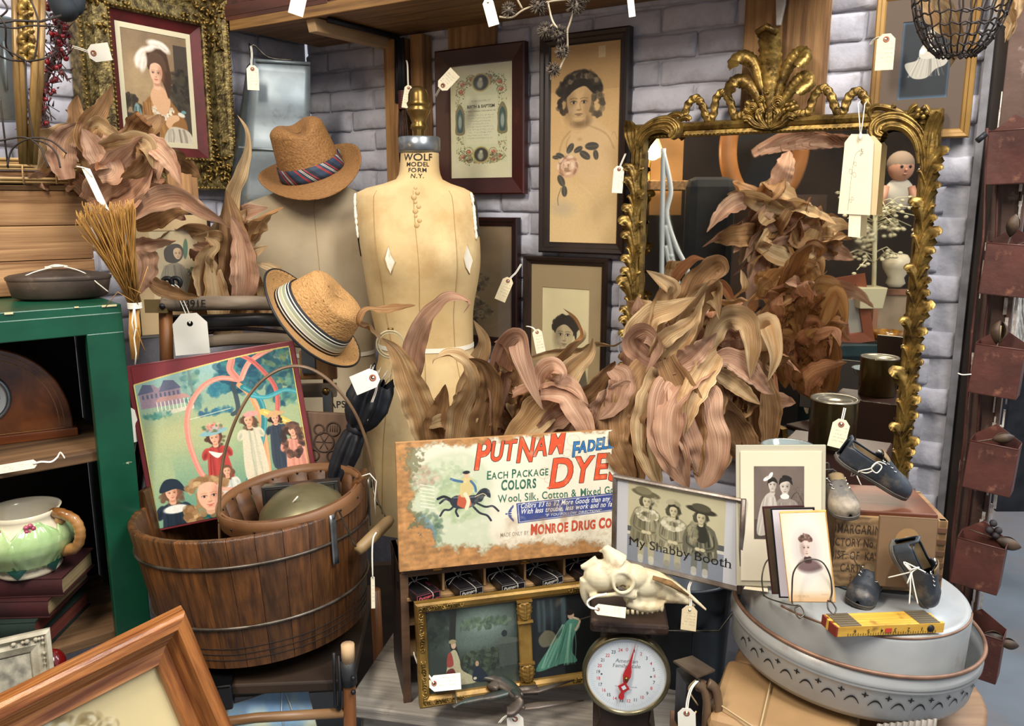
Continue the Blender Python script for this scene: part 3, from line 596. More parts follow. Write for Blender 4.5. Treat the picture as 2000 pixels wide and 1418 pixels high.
def pr_may():
 im=Im(560,640,'9fae84');q=random.Random(10)
 im.grad('8fb3ae',lambda x,y:1.2-y*2.6);im.noise(.3,.1,seed=16);im.grad('b9b784',lambda x,y:.8-np.hypot((x-.25)*2,(y-.5)*4));im.grad('4f8f80',lambda x,y:(y-.62)*1.6-(x<.15)*.3)
 foliage(im,.35,.2,.06,.16,['5a8c88','86aaa0','3f6f70','7c9a80'],90,.025,3,.6);foliage(im,.68,.15,.18,.14,['1f4a60','2c6070','44807e','153a50'],260,.03,4,.8);foliage(im,.92,.22,.12,.22,['2c6070','44807e','6a9a80','1f4a60','8a9a64'],260,.03,5,.8);foliage(im,.5,.25,.06,.05,['2c6c80','3a7c88'],70,.018,6)
 im.line([(.6,.2),(.61,.4),(.57,.44)],.03,'37444c',.9,curve=True);im.line([(.34,.06),(.35,.32)],.014,'6f8078',.8)
 foliage(im,.46,.4,.12,.025,['2f6e86','4d8a94','356078'],60,.018,7);im.line([(.3,.425),(.56,.395)],.006,'d8d4b8',.8)
 im.poly([(.02,.3),(.02,.2),(.05,.15),(.11,.14),(.14,.17),(.2,.13),(.27,.17),(.28,.3)],'9a8490',1);im.poly([(.01,.2),(.05,.13),(.1,.14),(.11,.19)],'5f6478');im.poly([(.14,.2),(.18,.12),(.24,.13),(.28,.19)],'64687c')
 for i in range(9):im.rect(.035+i*.027,.205,.047+i*.027,.235,'4c5a70',.8)
 im.poly([(.1,.27),(.14,.235),(.3,.235),(.33,.265)],'b98f88')
 for i in range(9):im.rect(.115+i*.024,.268,.12+i*.024,.34,'e6e2d2')
 im.poly([(.1,.34),(.34,.325),(.34,.35),(.12,.37)],'d8cfb8',.8);foliage(im,.1,.36,.1,.02,['3f7a70','5a8f80'],40,.016,8)
 def rib(p,w,c,c2):
  im.line(p,w,c,1,curve=True);im.line([(a+w*.22,b+w*.1) for a,b in p],w*.3,c2,.6,soft=.006,curve=True)
 rib([(.63,.2),(.52,.17),(.4,.22),(.3,.36),(.27,.55),(.3,.78),(.36,.9),(.44,.97)],.034,'d98a78','f0b4a0');rib([(.64,.2),(.6,.12),(.62,.04),(.56,-.02)],.045,'d98a78','b56a60');rib([(.66,.2),(.72,.1),(.8,.05),(.88,.02)],.035,'dd8f7d','f0b4a0')
 rib([(.68,.03),(.76,.1),(.86,.28),(.86,.44),(.82,.56)],.03,'cf6f66','a84c4a');rib([(.64,.24),(.7,.33),(.74,.5),(.74,.75),(.73,.95)],.035,'e09668','f2bc90');rib([(.66,.26),(.75,.36),(.76,.52),(.7,.72),(.6,.92),(.52,1.04)],.036,'2f7f88','76b8b4');rib([(.7,.33),(.8,.36),(.92,.33),(1.0,.36)],.03,'3f97a2','86c4c0')
 rib([(.76,.46),(.9,.56),(1.0,.66)],.045,'d9b85e','f0dc94')
 def child(x,y,s,dress,dk,hair,hat=None,hatc=None,skin='e3ad8c',bow=False,length=3.2):
  im.blob([(x-s*.7,y+s*length),(x-s*.6,y+s*1.3),(x-s*.4,y+s*.65),(x+s*.4,y+s*.65),(x+s*.62,y+s*1.3),(x+s*.75,y+s*length)],dress,1,.006);folds(im,(x-s*.4,x+s*.4),y+s*.8,(x-s*.65,x+s*.65),y+s*length,12,[dk,'ffffff' if s<.06 else dk,dress],s*.08,int(x*99),s*.1,.5)
  for k in(-1,1):im.ell(x+k*s*.66,y+s*1.05,s*.24,s*.42,dress,.006,-k*.4);im.ell(x+k*s*.72,y+s*1.15,s*.1,s*.25,dk,.01,-k*.4,a=.6)
  im.ell(x,y,s*.46,s*.52,hair,.005)
  curls(im,x,y+s*.2,s*.5,s*.5,[hair],22,s*.16,int(s*999),0,6.28,.006)
  face(im,x,y+s*.05,s*.8,skin,'a5644c',hair,'33241c',random.Random(int(x*50)).choice((-.5,.5)),1,lip='a83c38',neck=True)
  im.blob([(x-s*.36,y-s*.1),(x-s*.25,y-s*.42),(x+s*.1,y-s*.48),(x+s*.36,y-s*.15),(x+s*.1,y-s*.27),(x-s*.15,y-s*.24)],hair,1,.005)
  if hat:im.ell(x,y-s*.36,s*.85,s*.2,hatc,.005,-.1);im.ell(x,y-s*.5,s*.45,s*.2,hatc,.005)
 child(.66,.5,.095,'d6cbb0','9aa38c','5a4432',length=4.6);child(.83,.52,.078,'3a4450','222a34','2c211c',True,'caa070',length=4.5);child(.43,.58,.105,'b8433a','6f1f20','4f3428',True,'86b0b4',length=4.0);foliage(im,.43,.51,.07,.03,['e08a80','f0b0a4','45704c','c45850'],45,.012,12,.9)
 im.blob([(.38,.67),(.43,.73),(.49,.67),(.46,.7)],'e6e2d4');im.ell(.68,.46,.05,.02,'e39a90',.006)
 child(.93,.62,.105,'dd9a84','b06c5c','4a342c',length=4.5);curls(im,.92,.7,.06,.12,['5a4034','3c2a24','705040'],60,.02,31,0,6.3,.004)
 child(.47,.83,.08,'dcd9cc','9fb0ac','6a4a34',length=4);rib([(.42,.95),(.52,.97),(.62,.93),(.8,.98)],.024,'e0a08a','f4c8b0')
 child(.11,.91,.125,'26323f','141d28','6a4c38',length=3.5);im.blob([(.04,.9),(.08,.82),(.16,.83),(.2,.92),(.14,.89)],'1f2c38',1,.004);im.ell(.12,1.03,.075,.03,'e4e2d8',.008)
 child(.33,1.0,.165,'1d5e60','0f3a40','a07c54',length=3);curls(im,.33,1.06,.14,.15,['b08a60','8a6640','c8a678','765434'],170,.03,21,-.1,pi+.1,.005);curls(im,.33,.93,.12,.07,['b08a60','8a6640','c8a678'],70,.025,22,pi,2*pi,.005)
 face(im,.335,.99,.2,'e8b294','a5644c','8a6640','2c211c',0,1.5,lip='b04038',neck=False);im.noise(.006,.07,seed=17)
 yy=.022+.10*(1-im.xx)**1.6;im.put((slice(None),slice(None)),np.clip((yy-im.yy)*200,0,1)*1.,'7d3236');im.put((slice(None),slice(None)),((np.abs(yy-im.yy)<.005)&(im.xx>.0)).astype(float),'d8c070')
 return im.a
def pr_sign():
 W,Hp=1100,660;im=Im(W,Hp,'ddd5bf');q=random.Random(12);im.noise(.15,.06,seed=18);H=im.H
 im.blob([(.02,.35),(.1,.12),(.3,.06),(.42,.2),(.4,.45),(.44,.58),(.2,.6),(.04,.5)],'bfc6aa',.9,.03);foliage(im,.2,.2,.13,.1,['9dae84','b4be98','8aa080','c9cdb0'],160,.02,14,.6);foliage(im,.28,.3,.1,.1,['a5b488','bcc69c','90a47c'],120,.02,15,.5);foliage(im,.12,.17,.06,.05,['b59a80','9a8270','cbb9a0'],60,.012,16,.6)
 foliage(im,.12,.42,.07,.1,['5c7460','74886a','47604e','8a9a78'],150,.015,17,.7);im.blob([(.07,.36),(.11,.34),(.16,.42),(.15,.5),(.1,.5)],'6d8894',.8,.01)
 for i in range(7):im.line([(.1,.2+i*.017),(.16,.215+i*.017)],.004,'efe9d8',.7)
 im.line([(.1,.5),(.2,.53),(.28,.55)],.02,'c9bfa4',.9,curve=True);im.line([(.22,.54),(.36,.52)],.03,'cdc9b2',.6,.02)
 dk='2c3038';tr=lambda L:[(.175+(x-.19)*.87,.15+(y-.21)*.85) for x,y in L]
 rl=lambda p,w,c:im.line(tr(p),w,c,1,curve=True);rbl=lambda p,c:im.blob(tr(p),c,1,.003)
 rbl([(.25,.37),(.28,.345),(.33,.35),(.38,.35),(.4,.37),(.37,.41),(.32,.42),(.27,.41)],dk);rbl([(.37,.38),(.4,.33),(.43,.315),(.455,.33),(.46,.37),(.445,.365),(.43,.36),(.41,.39)],dk)
 for p in([(.28,.39),(.25,.42),(.22,.42),(.2,.45)],[(.26,.38),(.23,.36),(.2,.38)],[(.38,.39),(.43,.42),(.47,.42),(.5,.45)],[(.36,.4),(.4,.45),(.44,.47),(.46,.5)],[(.3,.4),(.28,.43),(.29,.46)]):rl(p,.0095,dk)
 rl([(.25,.36),(.22,.345),(.19,.355)],.012,'23262c');rl([(.27,.355),(.33,.36),(.38,.36)],.006,'5c6472');rbl([(.29,.37),(.3,.34),(.34,.34),(.36,.4),(.33,.42),(.29,.4)],'b8573c')
 rbl([(.305,.35),(.31,.27),(.33,.245),(.365,.255),(.37,.3),(.355,.35)],'c9b67c');rl([(.33,.34),(.345,.38),(.335,.42)],.017,'d6cfae');rl([(.315,.27),(.28,.26),(.26,.25)],.012,'4a6a8c');rl([(.36,.27),(.38,.3),(.385,.33)],.011,'4a6a8c');x,y=tr([(.338,.235)])[0];im.ell(x,y,.012,.014,'cfa98a',.003);im.ell(x,y-.013,.016,.008,'20242a',.003);rl([(.38,.36),(.42,.345),(.44,.36)],.003,'d8c9a0')
 for(x,y,r) in((.8,.04,.03),(.84,.12,.025),(.66,.19,.03),(.72,.15,.02),(.93,.13,.025),(.77,.1,.02),(.97,.05,.02),(.68,.22,.02)):im.ell(x,y,r,r*.9,'b9967c',.003,ring=.001,a=.7)
 R='d4512e';K='33231c';G='2e5f4a'
 def word(L,x0,x1,col,ok=None,shear=0,bold=.02,ow=.0022):
  """letters (char, size, baseline) fitted between x0 and x1"""
  wd=[(text_tris(c,1,'LEFT',bold)[0][:,0].max() if c!=' ' else .35)*s for c,s,y in L];k=(x1-x0)/sum(wd);x=x0
  for(c,s,y),w_ in zip(L,wd):
   if c!=' ':im.text(c,x,y,s,col,shear,ok,ow,0,k*.9,bold=bold)
   x+=w_*k
 word([('P',.2,.145),('U',.13,.112),('T',.135,.112),('N',.165,.125),('A',.135,.102),('M',.15,.096)],.335,.755,R,K,.16,.022,.003)
 word([('F',.1,.118),('A',.075,.1),('D',.075,.097),('E',.078,.093),('L',.08,.09),('E',.082,.088)],.79,.995,'2d6aa0',K,.12,.03)
 word([('D',.2,.262),('Y',.175,.245),('E',.175,.237),('S',.18,.25)],.675,1.03,R,K,.16,.022,.003)
 im.line([(.675,.262),(.7,.258),(.72,.24)],.008,R,1,curve=True)
 caps=lambda st,y,b,s:[(c,b if(i==0 or st[i-1]==' ') else s,y) for i,c in enumerate(st)]
 word(caps('EACH PACKAGE',.2,.058,.046),.393,.68,G,None,.05,.02);word(caps('COLORS',.256,.068,.062),.458,.622,G,None,.05,.035)
 word([(c,.052,.315-.0*i) for i,c in enumerate('Wool, Silk, Cotton & Mixed Go')],.444,.998,G,None,0,.014)
 im.poly([(.527,.325),(1,.312),(1,.402),(.533,.423)],'3a4682');im.line([(1,.319),(.535,.331),(.54,.417),(1,.397)],.0025,'d8d4c8')
 word([(c,.036,.351) for c in 'Colors 1/3 to 1/2 More Goods than any other'],.545,1.04,'e8e6dc',None,.25,.01);word([(c,.036,.379) for c in 'With less trouble, less work and no failures'],.545,1.04,'e8e6dc',None,.25,.01);word([(c,.018,.401) for c in '"IF YOU FOLLOW DIRECTIONS"'],.66,.93,'d2d2cc',None,.2,.01)
 for a in range(9):t=-1.2+a*.3;im.ell(.518-.022*cos(t),.372+.034*sin(t),.009,.004,'3a4682',.002,t+pi)
 im.ell(.48,.372,.004,.004,'3a4682',.002);im.ell(.488,.372,.006,.002,'3a4682',.002)
 word([(c,.028,.482) for c in 'MADE ONLY BY'],.45,.582,'7c6f66',None,.05,.005)
 word(caps('MONROE DRUG CO.',.483,.07,.062),.59,.99,'c0452c','8a4a30',.05,.03,.0014);im.noise(.03,.3,'e6dcc4',.55,.8,seed=31)
 st=Im(W,Hp,'000000');n=vnoise(Hp,W,70,5,22);n2=vnoise(Hp,W,16,4,23);X,Y=im.xx,im.yy
 im.put((slice(None),slice(None)),np.clip((n-.5)*4,0,1)*np.clip(1.3-np.hypot((X-.68)*4,(Y-.42)*8),0,1),'8c6c4a',.55);im.put((slice(None),slice(None)),np.clip((n2-.45)*4,0,1)*np.clip((Y-.44)*8,0,1)*(X>.45),'a88460',.5)
 im.put((slice(None),slice(None)),np.clip(.085-X+(n2-.5)*.12+.03*np.sin(Y*20),0,.02)*50*(Y>.02),'6b6a48',.75)
 wood=np.clip(vnoise(Hp,W,30,4,5),0,1)[...,None];grain=np.clip(.5+.5*np.sin((Y+.03*vnoise(Hp,W,200,3,6))*260+6*vnoise(Hp,W,90,3,8)),0,1)[...,None]
 wc=hx('c8925a')*(.6+.45*wood)+hx('a06c3c')*(.10*grain)*.6;jag=(n-.5)*.10+(n2-.5)*.05
 edge=np.minimum.reduce([X-.055,(Y-.02)+np.maximum(X-.4,0)*.08,H-.085-.02*np.sin(X*9)-Y+np.maximum(X-.62,0)*.25,1.2-X])+jag;edge=np.minimum(edge,np.hypot((X-.02),(Y-.6)*.8)-.17+jag)
 m=np.clip(-edge*140,0,1)[...,None];rim=np.exp(-(edge*90)**2)[...,None];im.a=im.a*(1-.45*rim)+hx('7b5a36')*.45*rim;im.a=im.a*(1-m)+wc*m;return im.a
def pr_garden():
 im=Im(380,300,'2a322c');im.grad('7e9088',lambda x,y:1.1-np.hypot((x-.62)*2.2,(y-.2)*4.2));im.grad('58685e',lambda x,y:.9-np.hypot((x-.5)*2,(y-.35)*5));foliage(im,.62,.17,.3,.05,['4f6250','66785c','3b4a40'],120,.03,41,.8);foliage(im,.1,.15,.2,.2,['202820','161c18','2c362c'],100,.05,42);im.line([(.3,-.02),(.27,.3),(.3,.45)],.07,'1f221c',1,curve=True)
 foliage(im,.6,.55,.3,.12,['26301f','3a4636','1a221c','4a5644'],200,.03,43);im.rect(.78,.38,.98,.62,'3f4640',.9);im.ell(.85,.3,.033,.033,'23282a',.004);im.poly([(.76,.38),(.85,.33),(1,.36),(1,.4),(.76,.4)],'4d544c');im.grad('4a5044',lambda x,y:(y-.62)*6*(x>.2))
 im.blob([(.18,.7),(.2,.55),(.24,.42),(.3,.4),(.34,.5),(.36,.6),(.48,.68),(.5,.74),(.3,.74)],'a59f80',1,.006);im.blob([(.19,.72),(.19,.6),(.27,.58),(.3,.72)],'5c2b28',1,.006);im.blob([(.2,.55),(.21,.44),(.25,.42),(.27,.54)],'8a3c34',1,.006);im.ell(.28,.35,.028,.035,'b79a80',.006);im.ell(.27,.315,.04,.022,'8f8560',.006)
 im.ell(.53,.56,.02,.028,'a78c74',.005);im.blob([(.48,.72),(.5,.6),(.57,.6),(.66,.74)],'1b2430',1,.006);im.ell(.5,.7,.02,.014,'c4b8a0',.004);im.noise(.008,.12,seed=44);return im.a
def pr_green():
 im=Im(300,360,'121516');im.grad('39454a',lambda x,y:.8-np.hypot((x-.3)*3,(y-.25)*2.4));folds(im,(.1,.5),.05,(.1,.5),.5,14,['222c30','46555a'],.03);im.blob([(.1,.62),(.2,.5),(.32,.55),(.34,.7),(.16,.75)],'8a8468',.7,.02)
 im.blob([(.05,1.1),(.22,.8),(.4,.6),(.5,.4),(.62,.36),(.68,.5),(.6,.62),(.55,.85),(.62,1.03),(.4,1.04)],'4f8672',1,.01);folds(im,(.42,.6),.45,(.08,.6),1.06,26,['7fb29a','2a5848','9fc8b0'],.014,6,.03,.7);im.ell(.56,.32,.045,.06,'b79a84',.01);im.ell(.55,.27,.055,.045,'201a18',.01);im.line([(.62,.55),(.68,.42),(.6,.36)],.03,'c3ad94',1,.01,True);im.line([(.68,.4),(.9,.36)],.02,'5c5248',.8);im.rect(.85,.2,.95,.36,'6c6f6c',.5);im.noise(.008,.1,seed=45);return im.a
def pr_girls():
 im=Im(620,470,'cfccd0');H=im.H;X,Y=im.xx,im.yy;y0=.0
 im.rect(.1,.0,.885,H,'cbc4a2');im.noise(.3,.04,seed=46);im.rect(.1,.42,.885,.47,'5d5f60');im.rect(.1,.47,.885,.5,'d8d6c8');im.rect(.1,.5,.885,H,'8c93a0');im.rect(0,0,.1,H,'cdced4');im.rect(.885,0,1,H,'d0d1d6')
 for(x,y,s,hat,dress,dk,ln) in((.26,.15,.105,1,'8a856a','4b483a',3.6),(.48,.19,.095,0,'9c977c','5c5846',3.8),(.7,.2,.1,2,'6c6a58','2c2c26',3.7)):
  im.blob([(x-.12,.56),(x-.125,.42),(x-.1,y+.1),(x-.04,y+.07),(x+.05,y+.07),(x+.11,y+.12),(x+.12,.42),(x+.12,.58)],dress,1,.006)
  folds(im,(x-.07,x+.07),y+.12,(x-.11,x+.11),.55,22,[dk,'c4bea0','a9a488',dk],.011,int(x*100),.02,.7)
  for k in(-1,1):im.line([(x+k*.09,y+.12),(x+k*.12,y+.25),(x+k*.03,y+.3)],.04,dress,1,.01,True);im.line([(x+k*.1,y+.16),(x+k*.105,y+.26),(x+k*.03,y+.3)],.008,dk,.8,.008,True);im.ell(x+k*.02,y+.3,.022,.016,'d3caa8',.005)
  if hat!=2:curls(im,x,y+.13,.08,.05,['d9d4b8','c3bd9f','ece8d0','a8a284'],80,.02,int(x*70),0,6.3,.005)
  else:im.blob([(x-.03,y+.09),(x+.04,y+.09),(x+.05,.42),(x-.03,.42)],'37372f',1,.005);curls(im,x-.06,y+.16,.03,.09,['a8a284','8a856a'],50,.016,7)
  curls(im,x,y+.02,.05,.05,['3c392e','5a5644','2c2a22'],50,.018,8);face(im,x,y+.015,s*.95,'d6cca8','7a7258','3c392e','26241d',0,1 if hat!=1 else-.5,light=-1)
  im.blob([(x-.04,y-.02),(x-.035,y-.05),(x+.035,y-.05),(x+.04,y-.02),(x,y-.03)],'37342a',1,.004)
  if hat==1:im.ell(x-.01,y-.06,.12,.035,'6d6850',.006,.12);im.ell(x-.03,y-.085,.07,.035,'8a8468',.006,.1);curls(im,x+.07,y,.025,.03,['b5ae90','d0caa8'],14,.015,9)
  elif hat==2:im.ell(x,y-.055,.12,.03,'3f3c30',.006,.12);im.ell(x,y-.08,.075,.035,'5a5644',.006,.1)
  else:im.ell(x-.02,y-.07,.045,.025,'b9b294',.008,-.4);im.ell(x+.03,y-.06,.03,.02,'a09a7c',.008,.6)
  for k in(-1,1):im.line([(x+k*.04,.56),(x+k*.045,H-.06)],.05,'b0ab90' if hat!=2 else '75786f',1,.006);im.line([(x+k*.045,H-.07),(x+k*.045,H-.03)],.045,'d6d4c8' if hat else '8a8a84',.7,.006)
 im.text('My Shabby Booth',.53,.605,.118,'1a1a1c',0,rot=.0,align='CENTER',serif=.055,bold=.0);return im.a
def pr_family():
 im=Im(300,420,'6f625a');im.noise(.5,.12,seed=47);im.rect(.0,1.02,1,1.4,'4f4640',.8);im.line([(.7,.7),(.85,.5),(1.0,.75)],.02,'4a4038',.9,curve=True);foliage(im,.88,.6,.12,.2,['8a7c70','5a4e46'],60,.02,48,.5)
 im.blob([(.4,1.4),(.42,.8),(.52,.62),(.72,.62),(.9,.78),(.98,1.4)],'958b82',1,.01);folds(im,(.5,.85),.7,(.45,.95),1.4,24,['6a6058','b5aca2','7c7268'],.012);im.blob([(.06,1.3),(.12,.8),(.24,.55),(.38,.52),(.46,.75),(.46,1.2),(.3,1.3)],'c3bab0',1,.01);folds(im,(.2,.42),.6,(.05,.45),1.3,26,['8a8076','e6ded4','a0968c'],.012)
 im.ell(.37,.33,.1,.12,'2c2622',.01);face(im,.37,.36,.24,'c9beb2','71665c','2c2622','221c19',0);im.blob([(.28,.33),(.3,.25),(.42,.24),(.47,.33),(.38,.29)],'2c2622',1,.005);im.ell(.25,.24,.07,.035,'f2ece4',.008,-.5);im.ell(.33,.18,.075,.035,'ece6de',.008,-1.0);im.ell(.27,.21,.025,.025,'cfc6bc',.006)
 face(im,.62,.4,.28,'cbc0b4','71665c','332c28','221c19',0,.5);im.blob([(.5,.36),(.52,.24),(.62,.2),(.74,.25),(.77,.36),(.68,.29),(.56,.31)],'2b2623',1,.006);im.ell(.66,.22,.1,.04,'24201d',.008,.3);im.blob([(.53,.56),(.62,.52),(.7,.56),(.68,.62),(.56,.62)],'ece6de',1,.008);return im.a
def pr_cabinet():
 im=Im(300,460,'ecdcc0');im.grad('f4f0ea',lambda x,y:1.4-np.hypot((x-.52)*2.2,(y-.65)*1.35));im.grad('e0b98c',lambda x,y:(y-1.33)*6);im.ell(.5,.62,.3,.36,'cfc2ba',.2,a=.7);im.blob([(.26,.95),(.34,.84),(.48,.78),(.62,.8),(.74,.86),(.8,.96),(.6,1.02),(.4,1.02)],'6e5555',.9,.07);im.blob([(.44,.86),(.44,.76),(.58,.76),(.58,.86)],'4a3535',1,.015)
 curls(im,.5,.48,.13,.09,['6f5148','87665a','54403a','a08578'],70,.03,5,pi,2*pi,.012);face(im,.5,.61,.3,'e2cdc0','8f7068','6f5148','2c211e',0,light=1,neck=False);curls(im,.5,.49,.1,.04,['6f5148','87665a','54403a'],40,.02,6,pi,2*pi,.01)
 im.text('FORD BROS.',.12,1.46,.06,'c49a70');im.text('CHICAGO',.72,1.42,.035,'c49a70');return im.a
def pr_child():
 im=Im(300,380,'7c6248');im.noise(.4,.06,seed=49);im.blob([(.2,1.3),(.3,.8),(.5,.72),(.75,.85),(.8,1.3)],'6a523b',1,.03);im.blob([(.38,.72),(.4,.62),(.62,.62),(.62,.74)],'b49470',1,.02);im.ell(.5,.38,.2,.17,'a8865e',.02);face(im,.56,.47,.34,'c4a37c','6d5238','6d5238','2c2018',.3);im.blob([(.32,.52),(.3,.34),(.42,.2),(.6,.2),(.72,.34),(.7,.42),(.58,.33),(.42,.36),(.4,.5)],'9a7850',1,.012);im.blur(1);return im.a
def pr_sky():
 im=Im(260,200,'86a8c8');im.noise(.4,.9,'c9cfae',.45,.68,seed=50);im.noise(.3,.6,'5f8cb8',.5,.7,seed=51);return im.a
def pr_roses():
 im=Im(380,300,'e2cf9c');im.noise(.5,.08,seed=52);q=random.Random(5)
 for(x,y,r) in((.56,.07,.07),(.66,.10,.06),(.47,.12,.08),(.6,.17,.08),(.72,.16,.05),(.4,.2,.08)):
  for i in range(34):a=q.uniform(0,6.3);k=q.uniform(0,r);im.ell(x+k*cos(a),y+k*sin(a),r*.35,r*.17,q.choice(['f0e6c8','b8a274','8e7a50','e6d8ae']),.01,a+1.5,a=.7)
 return im.a
def pr_dial():
 im=Im(520,520,'d6dfe6');im.grad('e0e6ea',lambda x,y:1-np.hypot(x-.5,y-.5)*2);X,Y=im.xx-.5,im.yy-.5;r=np.hypot(X,Y);an=np.arctan2(X,-Y)
 im.put((slice(None),slice(None)),np.clip((r-.455-.03*vnoise(520,520,60,3,3))*60,0,1)*np.clip(1.6-np.abs(an+1.75)*1.6,0,1),'e0a24a',.95);im.put((slice(None),slice(None)),np.clip((r-.47)*80,0,1),'b8a888',.6)
 for i in range(96):
  a=2*pi*i/96;r0=.385 if i%4==0 else .41;im.line([(.5+r0*sin(a),.5-r0*cos(a)),(.5+.44*sin(a),.5-.44*cos(a))],.0025,'8a97a0',.8)
 for i in range(1,25):
  a=2*pi*i/25+.02;R_='353b44' if i%2 else 'c23b3e';im.text(str(i),.5+.345*sin(a),.5-.345*cos(a)+.022,.062,R_,align='CENTER',bold=.01,sx=.85)
 im.text('0',.5,.5-.325,.062,'c23b3e',align='CENTER');im.text('American',.5,.33,.07,'59656e',align='CENTER',shear=.1,serif=.03);im.text('Family Scale',.5,.395,.07,'59656e',align='CENTER',shear=.1,serif=.03);im.text('Weighs 25 Pounds',.5,.665,.036,'7c8890',align='CENTER');im.text('By Ounces',.5,.7,.036,'7c8890',align='CENTER')
 for x in(.2,.8):im.ell(x,.5,.012,.012,'4c545a',.004)
 return im.a
def pr_pack(red):
 im=Im(150,260,'1c191b');c='c8525a' if red else 'a9a49a'
 for i in range(5):im.text(('PUTNAM','FADELESS','DYES FOR ALL','FABRICS','TINTS')[i],.12+i*.16,.3,.09,c,rot=pi/2,a=.75)
 im.text('NAVY' if red else 'BLACK',.8,.8,.16,c,rot=pi/2,a=.9);im.line([(.04,.04),(.96,.04),(.96,1.7),(.04,1.7),(.04,.04)],.012,c,.7);return im.a
def pr_packend(red):
 im=Im(220,80,'1c191b');c='d8626a' if red else 'c9c4ba';im.text('Putnam',.08,.24,.2,c,.25,rot=-.08,bold=.02);im.text('DYES or TINTS',.5,.33,.07,c);im.line([(.02,.02),(.98,.02),(.98,.34),(.02,.34),(.02,.02)],.015,c);im.line([(.08,.29),(.5,.25)],.015,c);return im.a
def pr_crate():
 im=Im(420,230,'a0805a');X,Y=im.xx,im.yy;g=.5+.5*np.sin((Y+.05*vnoise(230,420,160,3,6))*120+8*vnoise(230,420,60,3,7));im.a*=(1-.22*g)[...,None];im.noise(.1,.15,seed=53)
 k='3a2c22'
 for i,(t,x,s) in enumerate((('OLEOMARGARINE',-.26,.1),('FACTORY No 4',-.1,.09),('DIST. OF  KAS',-.05,.09),('CARTONS',.1,.09))):im.text(t,x,.13+i*.1,s,k,align='LEFT',bold=.012,a=.85,space=1.1)
 im.text('3',.22,.5,.08,k,a=.7);im.text('1',.22,.545,.07,k,a=.8);return im.a
def pr_flowertag():
 im=Im(200,340,'e6dcbc');im.noise(.4,.03,seed=54);c='6e675a';im.line([(.3,1.6),(.32,1.2),(.34,.8),(.4,.45),(.52,.35)],.01,c,.9,curve=True);foliage(im,.58,.38,.07,.08,[c],30,.02,55,.5)
 for x,y,r in((.3,.78,.06),(.42,.85,.06),(.42,.62,.05),(.36,1.4,.04),(.42,1.35,.04)):im.ell(x,y,r,r*.7,c,.004,.7,ring=.003)
 return im.a
# pictures on the walls
def lbl(t):return t
def picture(name,label,cat,fit,rail,mat_f,im=None,depth=.02,prof=None,mount=None,mcol='8c7350',glass=True,bev=None,dark_rail=None,group=None,back=0):
 M,w,h=fit;T=thing(name,label,cat,M,group)
 prof=prof or[(0,0),(0,-depth*.85),(rail*.15,-depth),(rail*.45,-depth*.9),(rail*.55,-depth*.72),(rail*.85,-depth*.62),(rail,-depth*.45),(rail,0)]
 part(T,'frame_moulding',MB().moulding(w,h,prof),mat_f);y=-depth*.38
 part(T,'backing_board',MB().box((0,.001+back,0),(w-rail*.6,.002,h-rail*.6)),LIN)
 iw,ih=w-2*rail,h-2*rail
 if mount:
  l,r,t,b=mount;mm=mat('mount_'+mcol,mcol,rough=.9)
  mb=MB();x0,x1,z0,z1=-iw/2,iw/2,-ih/2,ih/2;a0,a1,b0,b1=x0+l*iw,x1-r*iw,z0+b*ih,z1-t*ih
  for(p,q,s,u) in((x0,x1,b1,z1),(x0,x1,z0,b0),(x0,a0,b0,b1),(a1,x1,b0,b1)):mb.box(((p+q)/2,y-.0008,(s+u)/2),(q-p,.0016,u-s))
  part(T,'mount',mb,mm);mb=MB().sheet(a1-a0,b1-b0,y+.0004,None,(a0+a1)/2,(b0+b1)/2)
 else:mb=MB().sheet(iw,ih,y)
 if im is not None:part(T,'print',mb,im)
 if glass:part(T,'glass',MB().sheet(iw+.004,ih+.004,y-.004),GLASS)
 return T,iw,ih,y
MAHOG=mat('mahogany_red','3f150f','2a0e0a',scale=4,stretch=(1,1,1),rough=.38,bump=.12,wear=('5a2a1c',12,.62,.8))
PB=mat_img('certificate_print',pr_baptism(),.7)
picture('certificate_frame','dark mahogany frame around a printed birth and baptism certificate','framed certificate',wallfit(BW,[(846,103),(1026,83),(1037,379),(872,380)],.012),.048,MAHOG,PB,.022,prof=[(0,0),(0,-.02),(.004,-.023),(.042,-.013),(.047,-.012),(.048,0)])
tag((865,167),(889,141),2.36,24,[(858,175,2.37),(851,188,2.4)],'small tag across the top left corner of the red certificate frame',im=0)
PT=mat_img('portrait_print',pr_tall(),.7)
picture('tall_portrait_frame','tall narrow black frame with a curly-haired woman above a drawn rose','framed portrait',wallfit(BW,[(1055,76),(1237,51),(1226,497),(1066,493)],.01),.03,DARKWOOD,PT,.026)
tag((1209,331),(1205,377),2.16,20,[(1214,318,2.17),(1222,300,2.19)],'tag hanging over the right edge of the tall portrait frame',im=3)
PF=mat_img('bouquet_print',pr_flowers(),.7)
picture('dark_bouquet_frame','dark frame with brown bouquet print, half hidden behind the front dress form','framed picture',wallfit(BW,[(868,424),(1016,424),(1018,666),(880,676)],.01),.026,mat('dark_red_frame','2a120e','1c0d0a',scale=8,rough=.35),PF,.022)
tag((992,549),(976,587),2.30,22,[(1000,540,2.31),(1008,532,2.32),(1018,516,2.34)],'tag on string hanging over the brown bouquet picture',im=2)
PY=mat_img('youth_photograph',pr_youth(),.7)
picture('youth_portrait_frame','black frame with a photograph of a dark-haired youth in a tan mount','framed portrait',wallfit(BW,[(1026,499),(1195,504),(1186,838),(1030,842)],.01),.024,DARKWOOD,PY,.024,mount=(.16,.16,.14,.1),mcol='93805f')
tag((1049,649),(1057,690),2.18,19,[(1040,640,2.19),(1028,637,2.21)],'tag at the left side of the youth portrait above the dried leaves',im=0)
